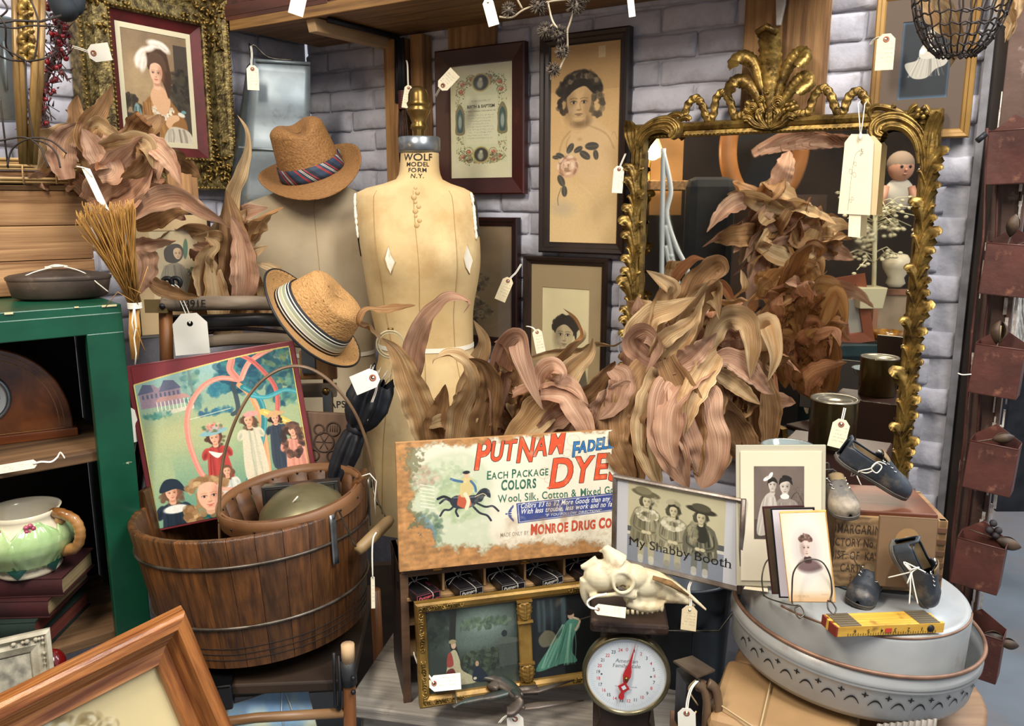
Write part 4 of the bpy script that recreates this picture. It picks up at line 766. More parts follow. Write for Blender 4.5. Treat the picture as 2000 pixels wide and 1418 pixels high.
GILTW=mat('gilt_plain_wood','a07c42','7f5d2e',scale=5,stretch=(1,1,1),rough=.45,bump=.15,metal=.2,vary=.05)
PBB=mat_img('baby_photograph',pr_baby(),.6)
picture('baby_portrait_frame','plain gilt wood frame with a photograph of a baby in white gown','framed portrait',wallfit(BW,[(1709,-8),(1916,-40),(1900,279),(1702,266)],.008),.02,GILTW,PBB,.018,mount=(.22,.18,.17,.24),mcol='5f5146')
tag((1731,77),(1726,137),1.84,31,[(1722,72,1.85),(1708,77,1.87),(1700,88,1.88)],'handwritten tag over the left side of the baby portrait frame',im=2)
fitL=wallfit(LW,[(141,-78),(441,8),(440,367),(150,374)],.02)
PL=mat_img('lady_print',pr_lady(),.65)
M,w,h=fitL;T=thing('gilt_portrait_frame','large ornate gilt frame with red border around a lady in a feathered hat','framed portrait',M)
r=.092
part(T,'frame_moulding',MB().moulding(w,h,[(0,.01),(0,-.03),(.004,-.038),(.012,-.036),(.02,-.03),(.05,-.024),(r-.015,-.03),(r-.008,-.034),(r,-.03),(r,0)]),GOLDD)
mb=MB();rr_=random.Random(2)
for(dd,rad,st_) in((.006,.0042,.0115),(r-.006,.0042,.0115)):
 a,b=w/2-dd,h/2-dd
 for(x0,z0,x1,z1) in((-a,b,a,b),(-a,-b,a,-b),(-a,-b,-a,b),(a,-b,a,b)):
  n=int(math.hypot(x1-x0,z1-z0)/st_)
  for i in range(n):t=i/n;mb.ball((x0+(x1-x0)*t,-.037,z0+(z1-z0)*t),rad,6,4)
part(T,'bead_rows',mb,GOLD,kind='stuff')
for cx,cz in((-1,1),(1,1),(-1,-1),(1,-1)):
 mb=MB()
 for i in range(26):
  for ax in(0,1):
   t=rr_.uniform(0,.14);o_=rr_.uniform(.018,r-.02);x=cx*(w/2-(t if ax==0 else o_)-.01);z=cz*(h/2-(o_ if ax==0 else t)-.01)
   a=rr_.uniform(0,6.3);mb.tube([(x+.016*k*cos(a+k),-.03-.006*sin(pi*k),z+.016*k*sin(a+k)) for k in(0,.33,.66,1)],[.0035,.004,.003,.001],5)
 part(T,'corner_scroll',mb,GOLD,kind='stuff')
part(T,'red_slip',MB().moulding(w-2*r,h-2*r,[(0,-.022),(.026,-.008),(.026,0)]),mat('red_velvet_slip','5f1518','47100f',scale=20,rough=.6))
iw,ih=w-2*r-.052,h-2*r-.052
part(T,'mount',MB().moulding(iw,ih,[(0,-.0085),(.014,-.0085),(.014,-.006)]),mat('mount_cream','d9cfae',rough=.9))
part(T,'print',MB().sheet(iw-.026,ih-.026,-.007),PL);part(T,'glass',MB().sheet(iw,ih,-.012),GLASS);part(T,'backing_board',MB().box((0,-.001,0),(w-.03,.004,h-.03)),LIN)
tag((183,104),(215,100),2.14,31,[(172,101,2.15),(155,95,2.16),(138,90,2.18)],'white tag over the upper left side of the big gilt frame',im=None)
zb=Plane(530,240,2.55,14)
def zl(x,y):a,b=zb.loc(x,y);return a,b
T=thing('galvanised_bin','dented blue-grey galvanised sheet bin hanging in the corner below the shelf','bin',zb.M)
q=[zl(497,118),zl(606,126),zl(606,420),zl(470,420)]
mb=MB();fl=[(a,-.03,b) for a,b in q];bk=[(q[0][0]+.03,.09,q[0][1]+.02),(q[1][0],.09,q[1][1]),(q[2][0],.09,q[2][1]),(q[3][0]-.05,.10,q[3][1])]
mb.grid(lambda u,v:(lambda a,b,c,d:tuple((a[i]*(1-u)+b[i]*u)*(1-v)+(d[i]*(1-u)+c[i]*u)*v+(0,-.012*sin(pi*u)*sin(pi*v)+.004*sin(v*19)*(u>.1),0)[i] for i in range(3)))(*fl),8,14)
part(T,'front_panel',mb,ZINC,solid=.002)
mb=MB();lf=[zl(482,128),zl(497,118),zl(470,420),zl(440,420)];mb.grid(lambda u,v:(lambda a,b,c,d:((a[0]*(1-u)+b[0]*u)*(1-v)+(d[0]*(1-u)+c[0]*u)*v,-.03-.0*(1-u)+.05*(1-u),(a[1]*(1-u)+b[1]*u)*(1-v)+(d[1]*(1-u)+c[1]*u)*v))(*lf),3,10)
part(T,'side_flange',mb,mat('dark_zinc','55626b','434e57',scale=9,rough=.45,metal=.4),solid=.002)
mb=MB();a=zl(475,290);b=zl(606,300);mb.tube([(a[0]-.01,-.045,a[1]),((a[0]+b[0])/2,-.05,(a[1]+b[1])/2),(b[0],-.042,b[1])],.004,6);a=zl(500,122);b=zl(606,128);mb.tube([(a[0],-.035,a[1]),(b[0],-.035,b[1])],.005,6);part(T,'rolled_seam',mb,ZINC)
mb=MB();a=zl(490,100);mb.tube(cat_spline([(a[0],-.03,a[1]-.02),(a[0]+.01,-.035,a[1]+.012),(a[0]+.05,-.03,a[1]-.02),(a[0]+.12,-.03,a[1]-.025)],5),.003,5);mb.tube([(a[0],-.02,a[1]-.02),(a[0]-.006,.06,a[1]+.03)],.003,5);part(T,'wire_bail',mb,WIREM)
tag((493,135),(495,176),2.44,21,[(491,125,2.45),(492,106,2.47),(490,90,2.5)],'tag tied to the top of the hanging galvanised bin',im=0)
wx,wz=BW.loc(787,75,off=-.07);T=thing('long_bristle_whisk','long dark bristle whisk hanging between two wall planks beside the front dress form','whisk',BW.M@Matrix.Translation((wx,-.075,wz)))
mb=MB();r5=random.Random(9)
for i in range(26):x=r5.uniform(-.012,.012);y=r5.uniform(-.008,.008);mb.tube([(x,y,0),(x*1.2,y,-.08),(x*.9,y,-.155)],.0022,4)
part(T,'black_bristles',mb,mat('black_bristle','191a20',rough=.5),label='black upper bristles')
mb=MB()
for i in range(26):x=r5.uniform(-.012,.012);y=r5.uniform(-.008,.008);mb.tube([(x,y,-.2),(x*1.5+.002*sin(i),y,-.27),(x*1.2,y,-.36)],.002,4)
part(T,'brown_bristles',mb,mat('brown_bristle','4d3020','2c1b12',scale=40,rough=.6),label='brown lower bristles')
mb=MB()
for i in range(9):mb.lathe([(.015,-.15-.006*i),(.0165,-.153-.006*i),(.015,-.156-.006*i)],14)
part(T,'binding',mb,mat('red_brown_binding','4a1f18',rough=.5))
tag((798,172),(792,211),2.42,15,[(797,160,2.43),(796,128,2.45),(794,118,2.47)],'tag hanging beside the dark bristle whisk',im=0)
# gilt mirror
MP=Plane(1520,500,1,YB,o=BW.M@Vector((BW.loc(1520,500,off=-.06)[0],-.06,BW.loc(1520,500,off=-.06)[1])))
ml=MP.loc
xL=ml(1233,420)[0];xR=ml(1822,420)[0];zT=(ml(1345,240)[1]+ml(1760,213)[1])/2;zB=ml(1765,942)[1]
T=thing('gilt_mirror','large old mirror in a carved gilt frame with plume crest and ribbon swags','mirror',MP.M);MT=T
W_,H_=xR-xL,zT-zB;XC=(xL+xR)/2;ZC=(zT+zB)/2;RL=.036
Mc=Matrix.Translation((XC,0,ZC))
part(T,'frame_moulding',MB().moulding(W_,H_,[(0,.028),(0,.0),(.004,-.008),(.012,-.014),(.02,-.01),(.023,-.006),(.031,-.009),(RL,-.002),(RL,.01)],Mc),GOLD)
mirm=bpy.data.materials.new('silvered_glass');mirm.use_nodes=True;nt=mirm.node_tree;b_=nt.nodes['Principled BSDF'];b_.inputs['Metallic'].default_value=1;b_.inputs['Base Color'].default_value=(.80,.77,.70,1)
tc=nd(nt,'ShaderNodeTexCoord');n1=nd(nt,'ShaderNodeTexNoise');n1.inputs['Scale'].default_value=9;n1.inputs['Detail'].default_value=9;nt.links.new(tc.outputs['Object'],n1.inputs['Vector']);mr=nd(nt,'ShaderNodeMapRange');mr.inputs[1].default_value=.56;mr.inputs[2].default_value=.85;mr.inputs[3].default_value=.012;mr.inputs[4].default_value=.05;nt.links.new(n1.outputs['Fac'],mr.inputs[0]);nt.links.new(mr.outputs[0],b_.inputs['Roughness'])
part(T,'mirror_glass',MB().box((XC,.008,ZC),(W_-2*RL+.008,.004,H_-2*RL+.008)),mirm);part(T,'backing_board',MB().box((XC,.03,ZC),(W_-.02,.03,H_-.02)),LIN)
n=64;part(T,'bead_row',(lambda mb:[mb.ball((xL+RL+(W_-2*RL)*(i+.5)/n,-.006,zT-RL+.004),.0034,6,4) for i in range(n)] and mb)(MB()),GOLD,kind='stuff')
def plume(mb,pts,w,bulge=.012,ribs=0,rib_amp=.0015,y0=-.008,curl=0,prof=None,nv=None,nu=8,flute=0,famp=.002):
 """ribbed carved leaf along an in-plane path; w width, pts 2D local"""
 nv=nv or max(14,int(ribs*2.5));cs=cat_spline([(p[0],p[1],0) for p in pts],8);m=len(cs)-1
 prof=prof or(lambda v:(.35+.65*min(1,v*2.2))*(1-max(0,v-.75)**2*8))
 def fn(u,v):
  k=v*m;i=min(m-1,int(k));f=k-i;a,b=cs[i],cs[i+1];x=a[0]+(b[0]-a[0])*f;z=a[1]+(b[1]-a[1])*f
  p,q=cs[max(0,i-1)],cs[min(m,i+2)];dx,dz=q[0]-p[0],q[1]-p[1];l=math.hypot(dx,dz) or 1;nx,nz=-dz/l,dx/l
  s=2*u-1;ww=w*prof(v)/2*(1+(.09*sin(v*ribs*2*pi)*abs(s) if ribs else 0))
  y=y0-bulge*math.sqrt(max(0,1-s*s*.98))*(.5+.5*prof(v))-curl*max(0,v-.55)**1.5*3
  if ribs:y-=rib_amp*sin((v*ribs-abs(s)*.8)*2*pi)*min(1,abs(s)*3)
  if flute:y-=famp*cos(s*flute*pi)
  return(x+nx*ww*s,y,z+nz*ww*s)
 return mb.grid(fn,max(nu,flute*4),nv)
def pl2(L):return[ml(*p) for p in L]
sc=MP.o.y/FPX
mb=MB();plume(mb,pl2([(1507,232),(1506,180),(1508,120),(1510,66)]),.052,.016,13,.0025,curl=.03,prof=lambda v:.35+.65*min(1,v*1.5));mb.tube([(ml(1490,66)[0],-.045,ml(1490,70)[1]),(ml(1510,60)[0],-.055,ml(1510,60)[1]),(ml(1530,66)[0],-.045,ml(1530,70)[1])],.008,8);part(T,'centre_plume',mb,GOLD)
for L,cv in(([(1500,215),(1488,165),(1475,128),(1456,113),(1442,124),(1446,140)],1),([(1515,215),(1530,160),(1548,122),(1566,106),(1577,116),(1568,136)],1),([(1495,222),(1482,190),(1462,164),(1443,160),(1434,174),(1443,190)],1),([(1522,220),(1538,190),(1556,166),(1574,153),(1584,166),(1568,187)],1)):
 part(T,'side_plume',plume(MB(),pl2(L),.034,.014,14,.002,curl=.045),GOLD)
def zo(L):return[ml(1200+x/3.152,y/3.152) for x,y in L]
for L in([(430,745),(455,650),(505,605),(545,650),(575,730),(612,712),(630,610),(675,570),(715,625),(740,715),(780,712),(830,690)],[(1070,680),(1140,700),(1200,685),(1235,590),(1290,543),(1335,590),(1370,680),(1410,685),(1445,600),(1500,562),(1545,610),(1570,700)]):
 part(T,'ribbon_swag',plume(MB(),zo(L),.0195,.005,22,.0018,y0=-.004,prof=lambda v:1,nv=120,nu=6),GOLD,solid=.003,soff=1)
mb=MB()
for(x,y,r_) in((1522,202,.017),(1473,212,.013),(1490,195,.011),(1502,180,.010)):
 a,b=ml(x,y)
 for k in range(4):mb.lathe([(r_*(1-k*.24),0),(r_*(1.02-k*.24),.003+k*.004),(r_*(.86-k*.24),.006+k*.004),(r_*(.7-k*.2),.002+k*.004)],14,Matrix.Translation((a+.001*k,-.012,b))@Matrix.Rotation(pi/2+.1*k,4,'X'))
 for k in range(5):
  t=k*2*pi/5+x;plume(mb,[(a+r_*.6*cos(t),b+r_*.6*sin(t)),(a+r_*1.15*cos(t+.1),b+r_*1.15*sin(t+.1)),(a+r_*1.5*cos(t+.3),b+r_*1.5*sin(t+.3))],r_*1.1,.005,3,.001,y0=-.006,nv=8)
part(T,'rosettes',mb,GOLD)
mb=MB()
for k,L in enumerate(([(1505,252),(1480,245),(1466,232),(1455,236)],[(1508,252),(1530,242),(1545,228),(1556,232)],[(1506,254),(1490,236),(1486,222),(1494,216)],[(1508,254),(1518,236),(1524,222),(1516,216)],[(1506,255),(1506,236),(1506,220)])):plume(mb,pl2(L),.02,.012,4,.0015,y0=-.012,flute=3,famp=.0018)
for L in([(1490,200),(1470,205),(1458,200)],[(1530,205),(1548,205),(1556,197)],[(1535,215),(1550,212),(1562,206)],[(1480,218),(1466,220),(1456,212)]):plume(mb,pl2(L),.016,.007,3,.001,y0=-.008)
part(T,'crest_leaves',mb,GOLD)
for sd,L,L2,L3 in((-1,[(1242,350),(1245,300),(1258,262),(1286,243),(1312,240),(1326,254),(1316,270)],[(1250,330),(1252,295),(1272,262),(1300,254),(1314,262)],[(1241,300),(1234,262),(1238,238)]),(1,[(1808,345),(1806,290),(1793,256),(1765,236),(1738,233),(1716,244),(1714,262),(1726,268)],[(1796,320),(1790,280),(1770,254),(1742,248),(1728,256)],[(1812,340),(1815,285),(1822,250),(1838,222)])):
 mb=MB();plume(mb,pl2(L),.036,.016,0,y0=-.008,flute=3,famp=.003,curl=.01,nv=30);plume(mb,pl2(L2),.016,.012,0,y0=-.016,flute=2,famp=.002,nv=24);plume(mb,pl2(L3),.034,.014,0,y0=-.008,flute=3,famp=.003,curl=.02,nv=18);part(T,'corner_scroll',mb,GOLD)
mb=MB()
for L in([(1326,252),(1330,236),(1345,230),(1352,236)],[(1290,245),(1310,228),(1330,224),(1336,232)],[(1705,238),(1700,220),(1712,210),(1735,212),(1765,222)],[(1775,225),(1784,212),(1794,206)],[(1820,232),(1812,218),(1806,206)],[(1735,222),(1745,212),(1752,208)]):plume(mb,pl2(L),.015,.009,0,y0=-.008,flute=2,famp=.0015)
a,b=ml(1803,222)
for k in range(5):t=k*1.256;mb.ball((a+.009*cos(t),-.022,b+.009*sin(t)),.006,8,6,sc=(1,.6,1))
mb.ball((a,-.027,b),.004,8,6);part(T,'small_leaves',mb,GOLD,kind='stuff')
rl=random.Random(4)
for sd in(-1,1):
 xo=xL if sd<0 else xR;z=zB+.02;i=0;mb=MB();xc=xo-sd*.016
 for dx,rr in((-.008,.007),(0,.009),(.009,.006)):mb.tube([(xc+dx+.003*sin(z_*60),-.012,z_) for z_ in np.linspace(zB,zT-.04,60)],rr,6)
 while z<zT-.12:
  s_=rl.uniform(.85,1.15);o=sd*(1 if i%4!=3 else-1);x0=xc;big=(i%5==2)
  k=1.35 if big else 1
  plume(mb,[(x0-o*.004,z-.03*s_),(x0+o*.004,z+.005),(x0+o*.010*k,z+.022*s_),(x0+o*.018*k,z+.031*s_),(x0+o*.0225*k,z+.026*s_)],.027*s_*k,.012,0,y0=-.014,flute=2,famp=.002,curl=.02,nv=14)
  if i%2:plume(mb,[(x0+o*.006,z-.02),(x0-o*.006,z+.012),(x0-o*.014,z+.028),(x0-o*.02,z+.026)],.013,.009,0,y0=-.014,flute=1,famp=.0018,nv=12)
  z+=rl.uniform(.027,.036)*s_;i+=1
 part(T,'side_carving',mb,GOLD)
tm=MP
T=thing('flower_card','large cream tag printed with a line-drawn flower hanging on the mirror','tag',MP.M@Matrix.Translation((0,-.03,0)))
FT=mat_img('flower_drawing',pr_flowertag(),.8)
def cardpoly(c4,clip=.2):
 q=[Vector(ml(*p)) for p in c4];tl,tr,br,bl=q;a=tl.lerp(tr,clip);b=tl.lerp(tr,1-clip);c=tr.lerp(br,clip*.5);d=tl.lerp(bl,clip*.5);return[bl,br,c,b,a,d]
for nm,c4,m_,y in(('back_card',[(1655,266),(1728,268),(1716,420),(1650,416)],PAPER,.0),('front_card',[(1658,264),(1713,264),(1705,420),(1643,417)],FT,-.006)):
 pts=cardpoly(c4);xs=[p.x for p in pts];zs=[p.y for p in pts];mb=MB();mb.add([(p.x,y,p.y) for p in pts],[tuple(range(6))],None,False,[[((p.x-min(xs))/(max(xs)-min(xs)),(p.y-min(zs))/(max(zs)-min(zs))) for p in pts]]);part(T,nm,mb,m_,solid=.0008)
mb=MB();c=[Vector(ml(*p)) for p in[(1664,418),(1687,420),(1685,463),(1662,461)]];mb.add([(p.x,-.003,p.y) for p in c][::-1],[(0,1,2,3)],None,False);part(T,'price_strip',mb,TAGM,solid=.0006)
mb=MB();a=ml(1687,272);top=[ml(1681,205),ml(1694,206)]
for t_ in top:mb.tube([(a[0],-.01,a[1]),((a[0]+t_[0])/2+.001,-.008,(a[1]+t_[1])/2),(t_[0],.0,t_[1]),(t_[0],.03,t_[1]+.01)],.0012,5)
mb.ball((a[0],-.012,a[1]+.004),.004,8,6,sc=(1,.6,2));part(T,'cord',mb,STRING)
# dried corn husks
def husk_mat(name,c1,c2,c3):
 m=bpy.data.materials.new(name);m.use_nodes=True;nt=m.node_tree;L=nt.links.new;b=nt.nodes['Principled BSDF'];b.inputs['Roughness'].default_value=.62;b.inputs['Specular IOR Level'].default_value=.35
 tc=nd(nt,'ShaderNodeTexCoord');oi=nd(nt,'ShaderNodeObjectInfo');mp=nd(nt,'ShaderNodeMapping');mp.inputs['Scale'].default_value=(60,1.1,1);L(tc.outputs['UV'],mp.inputs[0])
 ad=nd(nt,'ShaderNodeVectorMath',operation='ADD');L(mp.outputs[0],ad.inputs[0]);ml_=nd(nt,'ShaderNodeMath',operation='MULTIPLY');ml_.inputs[1].default_value=50;L(oi.outputs['Random'],ml_.inputs[0]);L(ml_.outputs[0],ad.inputs[1])
 n=nd(nt,'ShaderNodeTexNoise');n.inputs['Scale'].default_value=1;n.inputs['Detail'].default_value=3;L(ad.outputs[0],n.inputs['Vector'])
 mp2=nd(nt,'ShaderNodeMapping');mp2.inputs['Scale'].default_value=(2.4,.7,1);L(tc.outputs['UV'],mp2.inputs[0]);ad2=nd(nt,'ShaderNodeVectorMath',operation='ADD');L(mp2.outputs[0],ad2.inputs[0]);L(ml_.outputs[0],ad2.inputs[1])
 n2=nd(nt,'ShaderNodeTexNoise');n2.inputs['Scale'].default_value=1.6;n2.inputs['Detail'].default_value=6;L(ad2.outputs[0],n2.inputs['Vector'])
 r1=nd(nt,'ShaderNodeValToRGB');e=r1.color_ramp.elements;e[0].position=.36;e[1].position=.62;e[0].color=lin(c1)+(1,);e[1].color=lin(c2)+(1,);L(n2.outputs['Fac'],r1.inputs[0])
 mr=nd(nt,'ShaderNodeMapRange');mr.inputs[1].default_value=.42;mr.inputs[2].default_value=.7;mr.inputs[4].default_value=.75;L(n.outputs['Fac'],mr.inputs[0])
 mx=nd(nt,'ShaderNodeMix',data_type='RGBA');L(mr.outputs[0],mx.inputs[0]);L(r1.outputs[0],mx.inputs[6]);mx.inputs[7].default_value=lin(c3)+(1,)
 hs=nd(nt,'ShaderNodeHueSaturation');m3=nd(nt,'ShaderNodeMapRange');m3.inputs[3].default_value=.78;m3.inputs[4].default_value=1.18;L(oi.outputs['Random'],m3.inputs[0]);L(m3.outputs[0],hs.inputs['Value']);gm=nd(nt,'ShaderNodeNewGeometry');bk=nd(nt,'ShaderNodeMix',data_type='RGBA',blend_type='MULTIPLY');iv=nd(nt,'ShaderNodeMath',operation='SUBTRACT');iv.inputs[0].default_value=1;L(gm.outputs['Backfacing'],iv.inputs[1]);L(iv.outputs[0],bk.inputs[0]);L(mx.outputs[2],bk.inputs[6]);bk.inputs[7].default_value=(.9,.72,.56,1);L(bk.outputs[2],hs.inputs['Color']);L(hs.outputs[0],b.inputs['Base Color'])
 bp=nd(nt,'ShaderNodeBump');bp.inputs['Strength'].default_value=.8;bp.inputs['Distance'].default_value=.003;L(n.outputs['Fac'],bp.inputs['Height']);L(bp.outputs[0],b.inputs['Normal'])
 tr=nd(nt,'ShaderNodeBsdfTranslucent');L(hs.outputs[0],tr.inputs[0]);ms=nd(nt,'ShaderNodeMixShader');ms.inputs[0].default_value=.2;o=nt.nodes['Material Output'];L(b.outputs[0],ms.inputs[1]);L(tr.outputs[0],ms.inputs[2]);L(ms.outputs[0],o.inputs[0]);return m
HUSK=[husk_mat('husk_tan','b88f60','dcbf92','845e38'),husk_mat('husk_pink','b5866a','dab294','845a42'),husk_mat('husk_brown','8e6842','b98f62','5c3d24')]
LR=random.Random(11)
def leaf(T,pts,w,tw=(0,0),m=0,fold=.16,rip=.07,base=.5,name='husk_leaf',rs=None,tip=2.6):
 """pts (px,py,Y) from base to tip, w greatest width in px"""
 P3=[P(*p) for p in pts];cs=[Vector(c) for c in cat_spline([tuple(p) for p in P3],9)];n=len(cs)-1;W=1.16*w*pts[0][2]/FPX
 ph=LR.uniform(0,6);k1=LR.uniform(2,4);mb=MB();T_=[0]
 for i in range(n):T_.append(T_[-1]+(cs[i+1]-cs[i]).length)
 Ln=T_[-1];prev=None;rows=[]
 for i,p in enumerate(cs):
  v=T_[i]/Ln;t=(cs[min(n,i+1)]-cs[max(0,i-1)]).normalized();view=(p-cam.location).normalized();s=t.cross(view)
  if s.length<.25 and prev is not None:s=prev-t*prev.dot(t)
  s.normalize()
  if prev is not None and s.dot(prev)<0:s=-s
  prev=s.copy();a=math.radians(tw[0]+(tw[1]-tw[0])*v);s2=Quaternion(t,a)@s;nn=t.cross(s2)
  f=min(1,base+1.5*v)*(1-v**tip)**.85
  row=[]
  for j in range(9):
   u=j/8;q=2*u-1;y=fold*(q*q-.3)*W*.5*f+rip*W*(sin(v*k1*6.3+ph+q*2)+.6*sin(v*k1*15+ph*2-q*3))*abs(q)**1.5*f+W*.03*(1 if j%2 else-1)*f*(.6+.4*sin(v*9+j))
   y-=W*.13*(1-abs(q))*f
   row.append(p+s2*((q+.07*sin(v*k1*9+ph)*abs(q)*(1 if q>0 else .6))*W*.5*f)+nn*y)
  rows.append((row,v))
 m_=len(rows)-1
 vs=[x for r in rows for x in r[0]];fs=[];uvs=[]
 for i in range(m_):
  for j in range(8):
   fs.append((i*9+j,i*9+j+1,(i+1)*9+j+1,(i+1)*9+j));va,vb=rows[i][1]*Ln/W*.35,rows[i+1][1]*Ln/W*.35;uvs.append(((j/8,va),((j+1)/8,va),((j+1)/8,vb),(j/8,vb)))
 mb.add(vs,fs,None,True,uvs);return part(T,name,mb,HUSK[m],world=True)
def rleaf(T,box,Y,dirn,ln,w,m=None,r=LR,droop=40):
 """random leaf: starts inside pixel box, heads at dirn degrees"""
 x=r.uniform(box[0],box[2]);y=r.uniform(box[1],box[3]);a=math.radians(dirn+r.uniform(-22,22));l=ln*r.uniform(.7,1.2);b=r.uniform(-.9,.9);Y0=Y+r.uniform(-.03,.03);pts=[]
 for k in range(5):
  t=k/4;aa=a+b*t*1.2;pts.append((x+l*t*cos(aa),y-l*t*sin(aa)+droop*t*t*r.uniform(.5,1.2),Y0+t*r.uniform(-.07,.05)))
 return leaf(T,pts,w*r.uniform(.7,1.15),(r.uniform(-40,40),r.uniform(-90,120)),r.choice((0,0,1,1,2)) if m is None else m,fold=r.uniform(.05,.35),rip=r.uniform(.05,.13))
# husk bunches
T=thing('corn_husk_bunch','bunch of curling dried corn husks standing behind the dye box sign','dried husks',P(960,870,1.72))
for a in(([(835,880,1.72),(825,815,1.7),(800,750,1.68),(775,690,1.67),(745,660,1.66)],62,(10,-10),0),([(745,662,1.66),(722,640,1.64),(702,628,1.62),(712,606,1.62),(745,604,1.64),(775,600,1.65),(812,596,1.64)],34,(60,150),0),([(812,800,1.73),(806,740,1.72),(808,690,1.7),(822,640,1.68),(850,600,1.66),(880,580,1.64),(915,590,1.62),(905,612,1.6)],42,(40,-70),1),([(880,880,1.74),(905,800,1.73),(925,730,1.72),(945,670,1.7),(925,625,1.68)],48,(-20,20),0),([(890,890,1.7),(900,820,1.68),(925,760,1.66),(915,710,1.64),(880,690,1.62),(850,700,1.6),(845,712,1.6)],62,(0,70),0),([(940,890,1.7),(945,830,1.68),(960,760,1.66),(945,715,1.64),(915,700,1.62)],56,(20,-30),2),([(870,885,1.71),(850,840,1.69),(862,790,1.68),(870,750,1.67)],46,(-30,10),2),([(960,870,1.7),(972,800,1.69),(975,730,1.68),(990,680,1.66),(1010,662,1.64),(1020,700,1.61),(1035,745,1.6),(1055,790,1.59),(1062,800,1.59)],52,(60,-10),1),([(985,850,1.72),(1000,790,1.7),(1020,720,1.69),(990,672,1.67),(965,668,1.65)],50,(-50,30),2),([(990,875,1.66),(1030,830,1.65),(1075,780,1.64),(1110,730,1.63),(1150,690,1.62),(1158,660,1.61)],66,(-10,20),0),([(1080,800,1.7),(1070,745,1.69),(1085,710,1.68),(1115,680,1.67),(1138,655,1.66),(1125,625,1.65),(1100,602,1.64)],44,(20,110),0),([(1070,790,1.64),(1058,740,1.63),(1078,715,1.61),(1100,728,1.6),(1090,750,1.6)],46,(50,-60),1),([(1055,770,1.62),(1100,770,1.61),(1125,800,1.6),(1150,850,1.6),(1165,900,1.59)],46,(-30,20),1),([(1000,770,1.66),(1060,742,1.64),(1110,748,1.62),(1150,790,1.6)],38,(-60,0),1),([(1090,860,1.66),(1120,800,1.65),(1160,760,1.64),(1195,715,1.63),(1200,705,1.62)],52,(60,20),2),([(1160,840,1.62),(1185,790,1.61),(1215,755,1.6),(1232,745,1.6)],56,(0,30),1),([(1195,720,1.62),(1215,740,1.6),(1200,790,1.59),(1168,820,1.59)],50,(-20,30),1),([(1055,840,1.64),(1090,815,1.63),(1130,795,1.62),(1160,800,1.61)],44,(20,-20),1),([(1040,700,1.7),(1080,690,1.7),(1130,685,1.7),(1165,672,1.7),(1200,675,1.7),(1230,655,1.7)],20,(20,80),0),([(965,860,1.73),(1010,840,1.73),(1060,800,1.72),(1090,770,1.72)],70,(0,20),2),([(830,890,1.74),(838,840,1.74),(850,780,1.73)],40,(20,0),1)):
 leaf(T,*a[:3],m=a[3])
for i in range(22):rleaf(T,(900,770,1180,870),1.74,LR.choice((40,70,100,140)),110,46,droop=20)
T=thing('corn_husk_bunch','large rosy bunch of dried corn husks hanging in front of the gilt mirror','dried husks',P(1310,800,1.68))
for a in(([(1265,715,1.63),(1240,760,1.6),(1225,830,1.58),(1235,900,1.57),(1250,960,1.57)],66,(0,20),2,.7),([(1290,720,1.62),(1275,780,1.58),(1262,850,1.56),(1275,910,1.55),(1290,950,1.55)],56,(10,-20),0,.6),([(1335,720,1.62),(1310,770,1.57),(1300,840,1.54),(1318,900,1.53),(1345,955,1.53)],66,(-10,25),1,.7),([(1345,725,1.62),(1355,780,1.56),(1372,850,1.53),(1382,900,1.53),(1370,955,1.54)],88,(-10,10),1,.6),([(1300,700,1.6),(1340,790,1.56),(1350,860,1.55),(1365,930,1.54)],60,(25,10),2,.6),([(1240,760,1.63),(1205,800,1.6),(1200,860,1.58),(1215,900,1.57),(1240,945,1.57)],54,(-20,20),2,.6),([(1390,720,1.6),(1345,740,1.58),(1310,790,1.55),(1305,860,1.53),(1320,915,1.52)],58,(60,10),1,.6),([(1405,690,1.6),(1375,730,1.57),(1345,790,1.54),(1335,850,1.53)],46,(-30,40),0,.6),([(1270,745,1.63),(1255,800,1.62),(1242,870,1.6),(1252,930,1.58)],40,(40,-20),0,.6),([(1380,760,1.62),(1400,830,1.6),(1425,870,1.58),(1448,905,1.57)],34,(10,60),0,.6),([(1290,760,1.66),(1320,830,1.64),(1330,900,1.62),(1310,940,1.6)],60,(0,10),1,.6),([(1350,760,1.66),(1380,820,1.66),(1400,880,1.64),(1380,940,1.6)],62,(0,10),2,.6)):
 leaf(T,*a[:3],m=a[3],base=a[4],tip=5)
